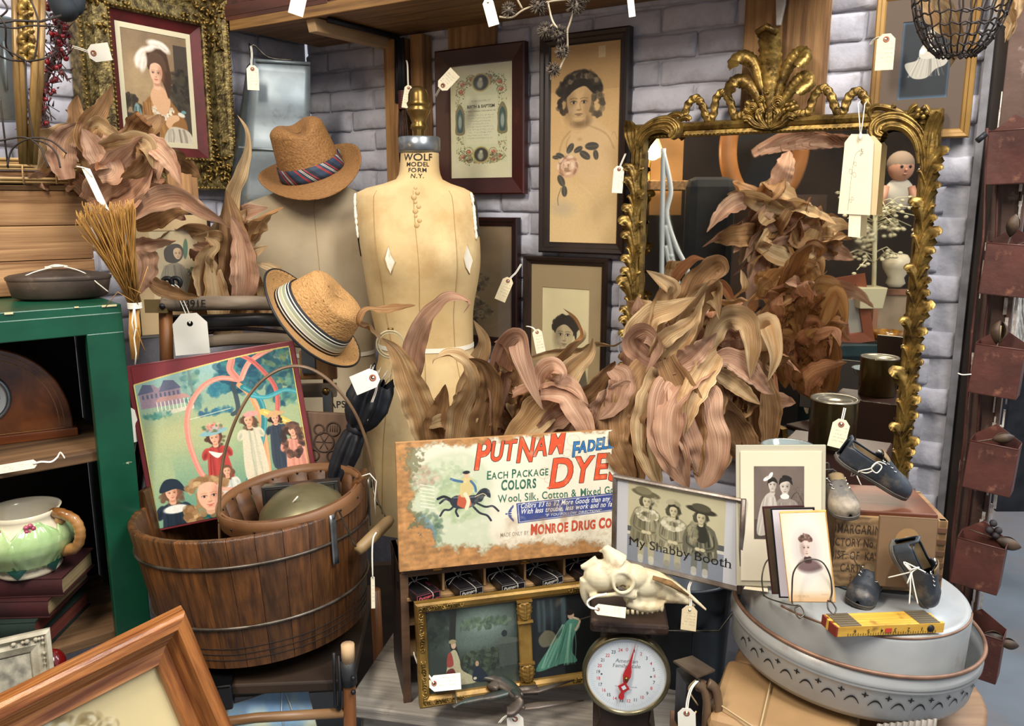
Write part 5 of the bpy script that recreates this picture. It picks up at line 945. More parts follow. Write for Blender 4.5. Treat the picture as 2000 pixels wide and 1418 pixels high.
for a in(([(1290,720,1.66),(1250,690,1.65),(1235,665,1.64),(1260,650,1.62),(1285,680,1.6),(1260,730,1.6)],44,(0,60),1),([(1300,700,1.68),(1250,660,1.66),(1270,620,1.64),(1320,600,1.62),(1360,580,1.6)],56,(10,-30),0),([(1330,700,1.68),(1340,640,1.66),(1370,590,1.64),(1400,560,1.62),(1405,625,1.6)],54,(10,70),0),([(1300,690,1.66),(1280,640,1.65),(1300,580,1.64),(1310,560,1.62),(1262,528,1.6)],44,(60,0),0),([(1320,660,1.68),(1340,600,1.67),(1365,545,1.66),(1400,515,1.65),(1412,530,1.62),(1380,560,1.6)],50,(-30,60),2),([(1340,600,1.66),(1380,570,1.65),(1400,590,1.63),(1405,625,1.62)],42,(0,60),0),([(1370,720,1.66),(1390,660,1.65),(1420,620,1.64),(1460,630,1.62),(1470,680,1.6),(1465,740,1.6)],50,(60,-10),0),([(1420,720,1.7),(1425,660,1.7),(1445,610,1.69),(1478,570,1.68)],26,(20,90),0),([(1450,790,1.7),(1470,720,1.69),(1485,660,1.68),(1500,632,1.66),(1515,690,1.64),(1500,745,1.64)],48,(40,-30),0),([(1480,860,1.7),(1478,780,1.69),(1470,700,1.68),(1465,650,1.68)],40,(10,40),2),([(1395,700,1.64),(1430,700,1.62),(1470,730,1.6),(1495,760,1.6),(1512,770,1.6)],44,(-20,20),1),([(1390,720,1.62),(1430,745,1.61),(1460,770,1.6),(1485,790,1.6)],34,(30,-10),0),([(1385,740,1.64),(1400,780,1.62),(1395,820,1.6),(1410,850,1.6)],38,(-30,30),2),([(1500,870,1.68),(1505,800,1.67),(1495,740,1.66),(1480,700,1.66)],44,(0,50),2),([(1300,700,1.62),(1340,655,1.6),(1360,615,1.6),(1378,570,1.6)],30,(-20,60),0),([(1270,700,1.62),(1300,660,1.6),(1345,630,1.59),(1365,605,1.58)],34,(40,0),0),([(1310,720,1.6),(1345,700,1.58),(1370,680,1.57),(1400,650,1.56)],44,(-20,40),1),([(1440,870,1.69),(1430,820,1.67),(1400,770,1.66)],50,(0,30),2),([(1460,900,1.66),(1445,850,1.66),(1420,800,1.65)],60,(20,0),2)):
 leaf(T,*a[:3],m=a[3])
for i in range(30):rleaf(T,(1270,640,1450,780),1.72,LR.choice((20,60,100,150,200)),110,46,droop=30)
for i in range(12):rleaf(T,(1400,700,1500,860),1.72,LR.choice((80,100,270)),110,50,droop=20,m=LR.choice((1,2)))
T=thing('corn_husk_bunch','thick dried corn husks draped over the upper left beside the gilt portrait','dried husks',P(250,400,1.72))
for a in(([(180,330,1.7),(170,290,1.7),(155,250,1.7),(148,210,1.7),(152,185,1.7)],50,(0,30),2),([(70,330,1.66),(90,290,1.66),(130,255,1.66),(145,240,1.66)],60,(0,10),0),([(130,350,1.66),(120,310,1.66),(125,270,1.66),(160,240,1.66)],50,(20,0),1),([(190,310,1.68),(170,270,1.67),(185,230,1.67),(205,200,1.68),(220,162,1.68)],44,(-20,60),2),([(175,250,1.66),(190,240,1.65),(215,255,1.64),(250,280,1.64)],26,(0,40),0),([(180,390,1.64),(210,350,1.62),(250,310,1.61),(280,285,1.62),(300,330,1.63)],70,(0,50),1),([(170,400,1.66),(230,380,1.63),(270,350,1.62),(295,310,1.62)],74,(10,-20),1),([(200,290,1.64),(240,285,1.62),(285,280,1.6),(300,330,1.6)],46,(30,-30),0),([(200,330,1.66),(185,290,1.66),(160,250,1.66)],46,(0,30),1),([(275,268,1.62),(310,290,1.6),(335,320,1.6),(355,365,1.6)],36,(-10,30),1),([(255,420,1.64),(300,390,1.62),(350,385,1.6),(390,410,1.6),(430,430,1.6),(452,448,1.6)],44,(-20,60),1),([(260,440,1.68),(300,420,1.66),(340,405,1.65),(380,412,1.64)],52,(0,30),2),([(230,420,1.7),(280,400,1.68),(320,380,1.66),(340,370,1.66)],50,(10,50),0),([(190,345,1.6),(215,330,1.6),(190,300,1.6)],50,(20,0),1),([(240,350,1.6),(270,330,1.6),(285,300,1.6),(265,275,1.62)],40,(60,0),2),([(255,480,1.68),(275,510,1.67),(270,550,1.67),(258,580,1.67)],60,(0,20),1),([(258,480,1.66),(300,475,1.66),(345,470,1.66)],34,(20,70),1),([(285,540,1.7),(310,560,1.7),(350,575,1.7),(390,580,1.7)],30,(0,40),2)):
 leaf(T,*a[:3],m=a[3])
for i in range(16):rleaf(T,(150,290,300,400),1.74,LR.choice((0,60,120)),110,56,droop=20,m=LR.choice((1,1,2)))
T=thing('corn_husk_bunch','upright dried corn husks between the back dress form and the framed old print','dried husks',P(450,600,1.98))
for a in(([(425,640,1.95),(440,560,1.95),(450,480,1.94),(450,400,1.94),(470,340,1.93),(485,285,1.93),(480,250,1.93),(463,224,1.93)],40,(0,50),0),([(450,600,1.93),(455,540,1.93),(460,470,1.92),(448,400,1.92),(442,370,1.92)],58,(0,30),2),([(470,600,1.92),(478,540,1.9),(470,470,1.9),(450,420,1.9)],50,(10,-30),1),([(430,640,1.9),(425,590,1.9),(415,530,1.9),(400,490,1.9)],46,(0,30),0),([(400,590,1.9),(395,540,1.9),(402,500,1.88),(420,480,1.88),(400,462,1.88)],36,(30,0),0),([(500,640,1.95),(498,590,1.94),(490,540,1.94),(480,500,1.94)],46,(0,20),2),([(420,640,1.96),(450,640,1.94),(460,580,1.94),(440,520,1.94)],50,(0,20),0),([(520,620,1.95),(520,570,1.94),(540,530,1.92),(495,513,1.92)],34,(20,40),0),([(400,650,1.96),(395,600,1.95),(385,560,1.94),(400,500,1.94)],40,(0,30),2)):
 leaf(T,*a[:3],m=a[3])
for i in range(14):rleaf(T,(400,480,500,660),1.99,90,130,46,droop=10)
# dress forms
LINEN=mat('aged_linen','d2b98a','bb9c68',scale=5,rough=.85,bump=.7,bscale=11,lo=.35,hi=.7,wear=('b08c58',7,.50,.78))
LINEN2=mat('grey_linen','b8a88d','a39174',scale=5,rough=.88,bump=.2,bscale=30,lo=.35,hi=.7,wear=('8a7555',8,.6,.85))
SEAM=mat('seam_thread','a08454',rough=.9);TAPE=mat('cotton_tape','e3ddcb',rough=.85)
BRASS=mat('old_brass','8f7340','5c4722',scale=12,rough=.32,metal=.85,bump=.1)
STEEL=mat('brushed_steel','9aa0a4','777c80',scale=20,rough=.3,metal=.8)
class Form:
 def __init__(s,Y,rows,bust=None,exp=2.25):
  s.Y=Y;R=[]
  for(py,l,r,k) in rows:
   c=P((l+r)/2,py,Y);h=(P(r,py,Y).x-P(l,py,Y).x)/2;R.append((c.z,c.x,h,k))
  s.R=cat_spline(R,5);s.R.sort(key=lambda q:q[0]);s.bust=bust;s.e=exp;s.z0=s.R[0][0];s.z1=s.R[-1][0]
  s.Z=[q[0] for q in s.R]
 def pt(s,th,z,off=0):
  """th 0 = facing the camera, + to the right"""
  z=max(s.z0,min(s.z1,z));x=np.interp(z,s.Z,[q[1] for q in s.R]);h=np.interp(z,s.Z,[q[2] for q in s.R]);k=np.interp(z,s.Z,[q[3] for q in s.R])
  a,b=sin(th),cos(th);e=2/s.e;X=h*math.copysign(abs(a)**e,a);D=h*k*math.copysign(abs(b)**e,b)
  if s.bust and b>0:
   zb,sz,am,sp=s.bust
   for sg in(-1,1):D+=am*math.exp(-((z-zb)/sz)**2)*math.exp(-((X-sg*sp)/.05)**2)
  sc=1+off/max(h,.02);return Vector((x+X*sc,s.Y-D*sc,z))
 def mesh(s,n=56,m=90):return MB().grid(lambda u,v:s.pt(-pi+2*pi*u,s.z0+(s.z1-s.z0)*v),n,m,None,True,True)
def neck_text(F,T,lines,py0,dpy,size,th0=0):
 mb=MB()
 for i,(t,sz) in enumerate(lines):
  z0=P(0,py0+i*dpy,F.Y-.05).z
  def fn(x,z,z0=z0):
   h=np.interp(z0,F.Z,[q[2] for q in F.R]);return F.pt(th0+x/h*1.05,z0+z,.0012)
  text_mb(t,sz,fn,mb=mb,space=1.05,bold=.012)
 part(T,'stencil_lettering',mb,INK,world=True)
F1=Form(2.16,[(299,783,857,.95),(330,781,858,.95),(346,777,862,.95),(354,768,868,.9),(360,745,884,.75),(368,714,908,.55),(378,696,924,.5),(400,694,930,.52),(440,698,934,.6),(480,704,938,.66),(520,711,938,.7),(560,717,932,.7),(600,724,925,.7),(640,733,924,.7),(684,741,926,.72),(720,735,936,.74),(780,722,955,.76),(860,712,972,.78),(960,708,985,.78),(1010,708,985,.78)],bust=(P(800,492,2.1).z,.085,.032,.075))
T=thing('dress_form','cream linen dress form with bare neck, grey metal cap and brass finial','dress form',P(825,1010,2.16));TS=part(T,'torso',F1.mesh(),LINEN,world=True)
c=P(819,296,2.16);mb=MB().lathe([(.0,.036),(.05,.036),(.054,.033),(.054,.004),(.05,-.004),(.0,-.004)],32,Matrix.Translation(c));part(T,'neck_cap',mb,STEEL,world=True)
mb=MB().lathe([(.012,.03),(.014,.05),(.022,.058),(.02,.066),(.017,.07),(.024,.088),(.03,.098),(.031,.104),(.026,.108),(.028,.112),(.03,.118),(.026,.123),(.025,.14),(.02,.152),(.01,.159),(0,.161)],24,Matrix.Translation(c));part(T,'finial',mb,BRASS,world=True)
neck_text(F1,TS,[('WOLF',.024),('MODEL',.015),('FORM',.015),('N.Y.',.015)],313,11.5,.02);neck_text(F1,TS,[('A P S',.02)],776,10,.02,.15)
mb=MB();zt=P(800,372,2.1).z;zb_=P(800,985,2.1).z
for th in(0.02,-.62,.66):mb.tube([F1.pt(th,z,.0008) for z in np.linspace(zb_,zt,60)],.0009,4)
part(TS,'seams',mb,SEAM,world=True)
mb=MB();z=P(800,684,2.05).z;mb.grid(lambda u,v:F1.pt(-1.5+3*u,z+(v-.5)*.012-.006*cos((u-.5)*3),.002),40,1);part(TS,'waist_tape',mb,TAPE,world=True)
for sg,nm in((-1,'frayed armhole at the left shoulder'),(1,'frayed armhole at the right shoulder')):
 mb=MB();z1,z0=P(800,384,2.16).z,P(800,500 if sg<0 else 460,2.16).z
 mb.grid(lambda u,v:F1.pt(sg*(1.28+.5*u*(1 if v>0 else 1)*(.3+.7*sin(pi*(.15+.85*v)))),z0+(z1-z0)*v,.0025),5,14);part(T,'armhole',mb,mat('armhole_dark_cloth','4a4036','2f2822',scale=30,rough=.95),world=True,label=nm)  # dark frayed cloth at each armhole
mb=MB();r8=random.Random(3)
for sg in(-1,1):
 for i in range(22):
  v=i/21;z=z0+(P(800,380,2.16).z-z0)*v;p=F1.pt(sg*1.22,z,.003);mb.ball(p+Vector((0,-.002,0)),r8.uniform(.003,.008),6,4,sc=(.6,.5,1.3))
part(T,'frayed_edge',mb,TAPE,world=True)
for(x,y,w_,h_) in((760,507,21,56),(914,508,20,60)):
 def hit(px,py):
  best=None
  for k in range(-60,61):
   th=k/60*1.45;z=None;q=F1.pt(th,P(px,py,2.05).z,.002)
   u=(q.x/(q.y))
   r_=ray(px,py);e=abs(q.x/q.y-r_.x/r_.y)
   if best is None or e<best[0]:best=(e,q)
  return best[1]
 pts=[hit(x+a*w_/2,y+b*h_/2) for a,b in((-.1,-1),(.5,-.4),(1,.1),(.5,.7),(.3,1),(-.4,.5),(-.8,-.1),(-.4,-.6))];ctr=sum(pts,Vector())/8
 mb=MB().add(pts+[ctr+Vector((0,-.001,0))],[((i+1)%8,i,8) for i in range(8)]);part(TS,'torn_patch',mb,TAPE,world=True,label='white lining showing through a tear');mb=MB().tube(pts,.0012,4,closed=True);part(TS,'torn_edge',mb,LINEN,world=True)
mb=MB()
for k in range(9):mb.ball(F1.pt(.05+.03*sin(k*2),P(800,368+k*9,2.1).z,.001),.004+.001*(k%3),6,4,sc=(1.2,.5,1.3))
part(TS,'glue_blisters',mb,LINEN,world=True)
F2=Form(2.36,[(308,586,662,.95),(340,584,664,.95),(358,581,666,.95),(366,566,680,.85),(376,540,702,.65),(390,500,726,.52),(404,474,742,.5),(430,476,746,.52),(480,489,748,.6),(530,503,746,.64),(580,517,742,.66),(640,536,736,.68),(690,548,732,.7),(740,545,742,.72),(800,535,756,.76),(880,528,770,.78),(960,525,775,.78)])
T=thing('dress_form','greyish tan dress form wearing a straw hat, standing behind the cream one','dress form',P(645,960,2.36));TS=part(T,'torso',F2.mesh(),LINEN2,world=True)
c=P(624,306,2.36);part(T,'neck_cap',MB().lathe([(0,.02),(.055,.02),(.058,.016),(.058,-.004),(.0,-.004)],28,Matrix.Translation(c)),mat('grey_cap','8b8781',rough=.5),world=True)
neck_text(F2,TS,[('WOLF',.02),('FORM CO.',.02),('N.Y.C.',.018)],345,12,.02,.02);neck_text(F2,TS,[('APS',.026)],785,10,.02,.25)
mb=MB();mb.tube([F2.pt(.12,z,.0008) for z in np.linspace(P(0,940,2.3).z,P(0,390,2.3).z,50)],.0008,4);part(TS,'seams',mb,SEAM,world=True)
mb=MB();z=P(800,694,2.28).z;mb.grid(lambda u,v:F2.pt(-1.5+3*u,z+(v-.5)*.012,.002),40,1);part(TS,'waist_tape',mb,TAPE,world=True)
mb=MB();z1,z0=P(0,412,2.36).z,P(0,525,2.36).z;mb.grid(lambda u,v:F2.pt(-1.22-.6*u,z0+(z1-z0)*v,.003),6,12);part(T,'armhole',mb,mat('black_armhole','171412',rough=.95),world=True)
T=thing('embroidery_hoop','pale wooden embroidery hoop hanging against the waist of the cream dress form','hoop',frameM(P(762,672,1.93),8));mb=MB()
for r_,k in((.031,.0035),(.026,.002)):mb.lathe([(r_,-.005),(r_+k,-.005),(r_+k,.005),(r_,.005),(r_,-.005)],36,Matrix.Rotation(pi/2,4,'X')@Matrix.Scale(1,4))
part(T,'rings',mb,mat('pale_hoop','b3a682',rough=.4));part(T,'screw',MB().tube([(-.005,0,.036),(.009,0,.036)],.003,8),BRASS)
STRAW=mat('brown_straw','9b6f3d','7a5229',scale=1.2,stretch=(70,26,1),uv=True,rough=.7,bump=.9,bscale=1.3,lo=.3,hi=.7)
STRAW2=mat('light_straw','c79a62','a87a45',scale=1.2,stretch=(60,30,1),uv=True,rough=.7,bump=.9,bscale=1.3,lo=.3,hi=.7,wear=('6b4a25',110,.60,.66))
def stripe_mat(name,stops,skew=0,rep=1,axis=1):
 m=bpy.data.materials.new(name);m.use_nodes=True;nt=m.node_tree;b=nt.nodes['Principled BSDF'];b.inputs['Roughness'].default_value=.7
 tc=nd(nt,'ShaderNodeTexCoord');sp=nd(nt,'ShaderNodeSeparateXYZ');nt.links.new(tc.outputs['UV'],sp.inputs[0]);ma=nd(nt,'ShaderNodeMath',operation='MULTIPLY_ADD');nt.links.new(sp.outputs[1-axis],ma.inputs[0]);ma.inputs[1].default_value=skew;nt.links.new(sp.outputs[axis],ma.inputs[2])
 mu=nd(nt,'ShaderNodeMath',operation='MULTIPLY');nt.links.new(ma.outputs[0],mu.inputs[0]);mu.inputs[1].default_value=rep;fr=nd(nt,'ShaderNodeMath',operation='FRACT');nt.links.new(mu.outputs[0],fr.inputs[0])
 r=nd(nt,'ShaderNodeValToRGB');r.color_ramp.interpolation='CONSTANT';e=r.color_ramp.elements
 while len(e)<len(stops):e.new(.5)
 for i,(p_,c_) in enumerate(stops):e[i].position=p_;e[i].color=lin(c_)+(1,)
 nt.links.new(fr.outputs[0],r.inputs[0]);nt.links.new(r.outputs[0],b.inputs['Base Color']);return m
def hat(label,M,a,b,h,R,ms,band,bandh,dent=.03,taper=.84,bw=(.01,.0),edge=None):
 T=thing('straw_hat',label,'hat',M)
 def crown(u,v):
  t=2*pi*u;k=v;
  if k<.6:f=1-(1-taper)*(k/.6);z=h*.82*(k/.6)
  else:q=(k-.6)/.4;f=taper*cos(q*pi/2)**.75;z=h*.82+h*.18*sin(q*pi/2)
  x,y=a*f*cos(t),b*f*sin(t);s=max(0,(k-.35)/.65)
  z-=dent*math.exp(-(x/(a*.33))**2)*s**1.5*(1.15-.3*y/b);pin=math.exp(-((y+b*.55)/(b*.4))**2)*math.exp(-((abs(x)-a*.75)/(a*.35))**2)*s*.012
  x-=math.copysign(pin,x);return(x,y,max(z,0))
 CR_=part(T,'crown',MB().grid(crown,48,30,None,True,True),ms,solid=.0025)
 def brim(u,v):
  t=2*pi*u;f=1+(R-1)*v;x,y=a*f*cos(t),b*f*sin(t);z=v*v*(bw[0]*(cos(t)**2)*2-bw[1]*max(0,-sin(t))*2+bw[0]*max(0,sin(t)))+.006*max(0,v-.85)*8*.3;return(x,y,z)
 BR_=part(T,'brim',MB().grid(brim,56,10,None,True,True),ms,solid=.0025)
 part(CR_,'hat_band',MB().grid(lambda u,v:(lambda c:(c[0]*1.012+.0,c[1]*1.012,c[2]))(((a*(1-(1-taper)*v*bandh/(h*.82)))*1.01*cos(2*pi*u),(b*(1-(1-taper)*v*bandh/(h*.82)))*1.01*sin(2*pi*u),.002+v*bandh)),48,3,None,True,False),band,solid=.001,soff=1)
 if edge:part(BR_,'brim_edge',MB().tube([brim(i/60,1) for i in range(60)],.0028,6,closed=True),edge)
 return T
plaid=stripe_mat('plaid_band',[(0,'27384c'),(.3,'8c2a30'),(.42,'27384c'),(.55,'c9c3b4'),(.58,'1d2230'),(.62,'c9c3b4'),(.65,'1d2230'),(.72,'8c2a30'),(.8,'1d2230')],skew=.06,rep=9,axis=0)
hat('brown straw fedora with red and navy plaid band on the back dress form',frameM(P(610,337,2.32)+Vector((0,0,0)),24,13,-20),.088,.108,.146,1.62,STRAW,plaid,.038,dent=.03,bw=(.012,.016))
stripes=stripe_mat('striped_band',[(0,'17171b'),(.1,'d8d4c4'),(.16,'17171b'),(.24,'d8d4c4'),(.3,'a5a48f'),(.44,'c2bf9c'),(.5,'8f947f'),(.66,'d8d4c4'),(.72,'17171b'),(.82,'d8d4c4'),(.87,'17171b')],axis=1)
ax=Vector((.755,-.16,.62)).normalized();z_=ax;x_v=Vector((.5,.2,-.6));x_v=(x_v-z_*x_v.dot(z_)).normalized();y_v=z_.cross(x_v)
M=Matrix((x_v.to_4d(),y_v.to_4d(),z_.to_4d(),(0,0,0,1))).transposed();M[3][0]=M[3][1]=M[3][2]=0;o_=P(602,630,1.79);M[0][3],M[1][3],M[2][3]=o_;M[3][3]=1
hat('light perforated straw hat with grey and black striped band hung on its side',M,.097,.079,.108,1.42,STRAW2,stripes,.042,dent=.012,taper=.8,bw=(.008,.0),edge=BLACKM)
# green cabinet and what it holds
GREEN=mat('green_paint','12523a','0d3f2d',scale=7,rough=.32,bump=.25,bscale=18,wear=('c9c6a4',26,.71,.74),vary=0)
RAWW=mat('raw_shelf_wood','7d5d3d','4f3823',scale=4,stretch=(.8,9,9),rough=.75,bump=.4)
CP=Plane(234,590,1.60,40);T=thing('green_cabinet','chipped dark green open-front cabinet at the left holding clock, jug and books','cabinet',CP.M)
cl=CP.loc;zt=0.004;xr=0;xs=cl(181,800)[0];zr=cl(100,658)[1];zbot=P(0,1290,1.5).z-CP.o.z;WC=.62;D=.34
part(T,'top_panel',MB().box((-WC/2,D/2-.008,-.0125),(WC,D,.02)),GREEN,bevel=.002)
part(T,'top_rail',MB().box(((-WC)/2,0,(zr+zt)/2-.012),(WC,.02,abs(zr-zt)-.02)),GREEN,bevel=.002)
part(T,'stile',MB().box((xs/2,-.001,(zbot+zr)/2),(abs(xs),.02,abs(zbot-zr)+.0)),GREEN,bevel=.002)
part(T,'stile',MB().box((-WC+.03,-.001,(zbot+zr)/2),(.06,.02,abs(zbot-zr)+.0)),GREEN,bevel=.002)
part(T,'side_panel',MB().box((-.009,D/2+.01,zbot/2-.01),(.016,D-.03,abs(zbot)-.02)),GREEN,bevel=.001);part(T,'side_panel',MB().box((-WC+.009,D/2+.01,zbot/2-.01),(.016,D-.03,abs(zbot)-.02)),GREEN,bevel=.001)
part(T,'back_panel',MB().box((-WC/2,D-.01,zbot/2-.01),(WC-.04,.012,abs(zbot)-.03)),mat('dark_interior_wood','1f1710',rough=.9))
zs=cl(95,912)[1];part(T,'shelf',MB().box((-WC/2,D/2,zs+.0),(WC-.04,D-.03,.022)),RAWW,bevel=.003,label='raw wood shelf with rough front edge');ZS=CP.o.z+zs+.011
zs2=.614-CP.o.z;part(T,'shelf',MB().box((-WC/2,D/2,zs2),(WC-.04,D-.03,.022)),RAWW,bevel=.003);ZS2=CP.o.z+zs2+.011
part(T,'shelf_cleat',MB().box((-.03,D/2,zs-.03),(.02,D-.06,.035)),RAWW)
mb=MB();r=random.Random(8);x=-.3
while x<-.005:
 l=r.uniform(.004,.03)
 if r.random()<.55:mb.box((x+l/2,-.0102,-.0035+r.uniform(-.002,.001)),(l,.001,r.uniform(.0015,.004)))
 x+=l+.004
part(T,'chipped_edge',mb,mat('bare_chip','cfc59a',rough=.8))
BURL=mat('burl_veneer','8a4c1e','4c240e',scale=16,rough=.22,bump=.03,lo=.3,hi=.75,coat=.4,dist=1.5)
def clockM():return frameM(P(-22,884,1.62),30)
Mk=clockM();Mk[2][3]=ZS+.0;T=thing('mantel_clock','arched burl wood mantel clock on the shelf of the green cabinet','clock',Mk)
arch=lambda R_,H_:[(R_*cos(t),H_*sin(t)**.85) for t in np.linspace(0,pi,33)]
A_=arch(.158,.19);part(T,'case',MB().prism([(x,z+.012) for x,z in A_],-.02,.06),BURL,bevel=.003);part(T,'base',MB().box((0,.02,.009),(.33,.095,.018)),mat('clock_base_wood','8a4a20','6b3415',scale=6,stretch=(1,8,8),rough=.3),bevel=.002)
for k in(.9,.84):part(T,'inlay_line',MB().tube([(x*k,-.0205,z*k+.02) for x,z in A_],.0007,4,closed=True),mat('pale_inlay','b98a50',rough=.4))
Mx=Matrix.Translation((0,-.02,.098))@Matrix.Rotation(pi/2,4,'X');part(T,'bezel',MB().lathe([(.044,0),(.044,.006),(.049,.008),(.053,.004),(.053,0)],40,Mx),STEEL);part(T,'dial',MB().lathe([(.0,.002),(.045,.002)],32,Mx),mat('white_dial','c9ccc9',rough=.4));part(T,'dial_lettering',text_mb('8',.012,lambda x,z:Vector((x+.03,-.0235,z+.094)),bold=.02),mat('navy_ink','1d2440',rough=.6))
tag((66,906),(-6,918),1.46,18,[(80,902,1.46),(100,902,1.47),(112,893,1.48),(118,884,1.49),(126,894,1.47)],'white tag lying on the cabinet shelf in front of the mantel clock',im=1,ring=False)
def book(label,px,py,Y,yaw,w,d,h,cover,pages,z=None):
 o=P(px,py,Y);
 if z is not None:o=PZ(px,py,z)
 T=thing('book',label,'book',frameM(o,yaw),'old books stacked in the green cabinet');c=cover
 part(T,'cover',MB().box((-w/2,d/2,.0015),(w,d,.003)).box((-w/2,d/2,h-.0015),(w,d,.003)).grid(lambda u,v:(-w,d,0) if 0 else(-w*(1-u),.0015-.004*sin(pi*v),h*v),1,6),c,bevel=.0006)
 part(T,'page_block',MB().box((-w/2-.003,d/2+.001,h/2),(w-.006,d-.006,h-.006)),pages);return T
PGR=mat('red_page_edges','7c3c30','63291f',scale=3,stretch=(1,1,90),rough=.8,bump=.4);PGC=mat('cream_page_edges','b29c74','8f7850',scale=3,stretch=(1,1,90),rough=.85,bump=.4)
MAR=mat('maroon_cloth','401317','2c0d10',scale=12,rough=.65,bump=.2);DGR=mat('dark_green_cloth','1b2c26','121e1a',scale=12,rough=.65,bump=.2)
zz=ZS2
zz=.6255
for lb,px,w,d,h,cv,pg,yw in(('dark green book with red page edges at the bottom of the stack',64,.16,.20,.036,DGR,PGR,2),('dark green book with red page edges, second from the bottom',66,.16,.19,.034,DGR,PGR,5),('maroon book with cream pages under the topmost one',88,.15,.16,.034,MAR,PGC,3),('maroon book with cream pages directly under the leaf jug',112,.15,.13,.036,MAR,PGC,4)):
 p=P(px,1200,1.46);w,d,h=w*1.1,d*1.1,h*1.1;o=Vector((p.x,1.46+(px-64)*.0006,zz));T=thing('book',lb,'book',frameM(o,yw),'old books stacked in the green cabinet')
 part(T,'cover',MB().box((-w/2,d/2,.0015),(w,d,.003)).box((-w/2,d/2,h-.0015),(w,d,.003)).grid(lambda u,v:(-w*(1-u),.002-.005*sin(pi*v),h*v),1,6),cv,bevel=.0006)
 part(T,'page_block',MB().box((-w/2-.003,d/2+.002,h/2),(w-.006,d-.008,h-.006)),pg);zz+=h+.0005
ZB=zz
o=Vector((P(50,1050,1.53).x,1.53,ZB));T=thing('leaf_jug','green cabbage-leaf pottery jug with twig handle standing on the old books','jug',Matrix.Translation(o)@Matrix.Scale(1.08,4))
LGREEN=mat('leaf_glaze','8fb474','b9cf98',scale=9,rough=.12,bump=.25,bscale=30,coat=.6);CREAMG=mat('cream_glaze','e2d9c2','cfc2a4',scale=8,rough=.15,coat=.5);TWIG=mat('twig_glaze','b98a54','7d5228',scale=7,stretch=(1,1,3),rough=.2,bump=.3,coat=.5);DGREENG=mat('dark_leaf_glaze','20433c',rough=.15,coat=.5);PINKG=mat('pink_glaze','b0506a','8a3048',scale=30,rough=.2,coat=.4)
pr=[(.052,0),(.056,.006),(.052,.014),(.06,.03),(.072,.05),(.076,.066),(.072,.082),(.062,.096),(.058,.108),(.064,.118),(.06,.118),(.054,.106),(.05,.02),(0,.012)]
part(T,'body',MB().lathe([(r*1.0,z) for r,z in pr],48),CREAMG)
mb=MB()
for k in range(6):
 a0=k*pi/3+.25
 def lf(u,v,a0=a0):
  q=2*u-1;z=.018+.088*v;w=.72*(sin(pi*min(.96,v*.75+.22)))**.7;a=a0+q*w;r=np.interp(z,[.014,.03,.05,.066,.082,.096,.1],[.053,.061,.073,.077,.073,.063,.06])+.0035-.002*abs(q)**2+.0012*cos(abs(q)*14-v*9)
  return(r*cos(a),r*sin(a),z)
 LF_=part(T,'leaf',MB().grid(lf,14,16),LGREEN,solid=.0015,soff=1)
 part(LF_,'vein',MB().tube([lf(.5,v) for v in np.linspace(0,1,12)],.0016,5),mat('vein_glaze','b4cc90',rough=.2))
 a=a0+.5;r_=.058;part(T,'foot_leaf',MB().add([((r_+.004)*cos(a-.32),(r_+.004)*sin(a-.32),.024),((r_+.004)*cos(a+.32),(r_+.004)*sin(a+.32),.024),((r_+.002)*cos(a),(r_+.002)*sin(a),.003),((r_+.01)*cos(a),(r_+.01)*sin(a),.018)],[(0,3,1),(0,2,3),(3,2,1)]),DGREENG)
for a in(-1.75,-2.35,-.9):
 mb=MB();c=Vector((.066*cos(a),.066*sin(a),.098))
 for k in range(5):mb.ball(c+Vector((-sin(a)*.006*cos(k*1.256),cos(a)*.006*cos(k*1.256),.006*sin(k*1.256))),.0048,8,6)
 part(T,'blossom',mb,PINKG)
part(T,'handle',MB().tube(cat_spline([(.055,0,.108),(.075,-.01,.112),(.1,-.012,.1),(.108,-.012,.075),(.098,-.01,.048),(.07,0,.035)],7),[.009,.0095,.01]*10+[.011]*6,12),TWIG)
mb=MB().ball((.07,-.003,.1),.013,12,8,sc=(.8,.8,1));part(T,'handle_knot',mb,TWIG)
T=thing('ornate_white_frame','small cream frame with moulded scroll corners under the stack of books','frame',frameM(P(10,1320,1.22),30,-18,0));part(T,'frame_moulding',MB().moulding(.14,.12,[(0,.01),(0,-.012),(.006,-.016),(.012,-.008),(.02,-.012),(.03,-.006),(.034,.0)]),mat('cream_plaster','b7b09c','8c8470',scale=30,rough=.6,bump=.4));mb=MB();r=random.Random(6)
for i in range(60):
 t=r.uniform(-.06,.06);s=r.choice((-1,1));x,z=(t,s*.048) if r.random()<.5 else(s*.058,t*.85);mb.ball((x,-.014,z),r.uniform(.002,.0045),6,4)
part(T,'moulded_scrolls',mb,MATS['cream_plaster']);part(T,'print',MB().sheet(.075,.055,-.004),mat('grey_lace','6a665c','a49e8c',scale=60,rough=.8));part(T,'backing_board',MB().box((0,.006,0),(.13,.004,.11)),LIN)
T=solo('red_glass_ball',MB().ball(P(100,1295,1.30),.024,20,14),mat('red_glass','6d0a10',rough=.1,coat=.8),'dark red glass ball behind the small cream frame','ornament')
C_=P(358,1190,1.02);L_=P(0,1366,.90);D_=P(412,1425,1.01);X=(C_-L_).normalized();Z=(C_-D_);Z=(Z-X*Z.dot(X)).normalized();Yv=Z.cross(X)
M=Matrix((X.to_4d(),Yv.to_4d(),Z.to_4d(),(0,0,0,1))).transposed();M[3][0]=M[3][1]=M[3][2]=0;M[0][3],M[1][3],M[2][3]=C_
OAK=mat('golden_oak','b3743c','6a3615',scale=8,stretch=(1,12,12),rough=.32,bump=.5,bscale=16,lo=.36,hi=.66,coat=.3);OAKV=mat('golden_oak_upright','a56732','603112',scale=8,stretch=(12,12,1),rough=.32,bump=.5,bscale=16,lo=.36,hi=.66,coat=.3)
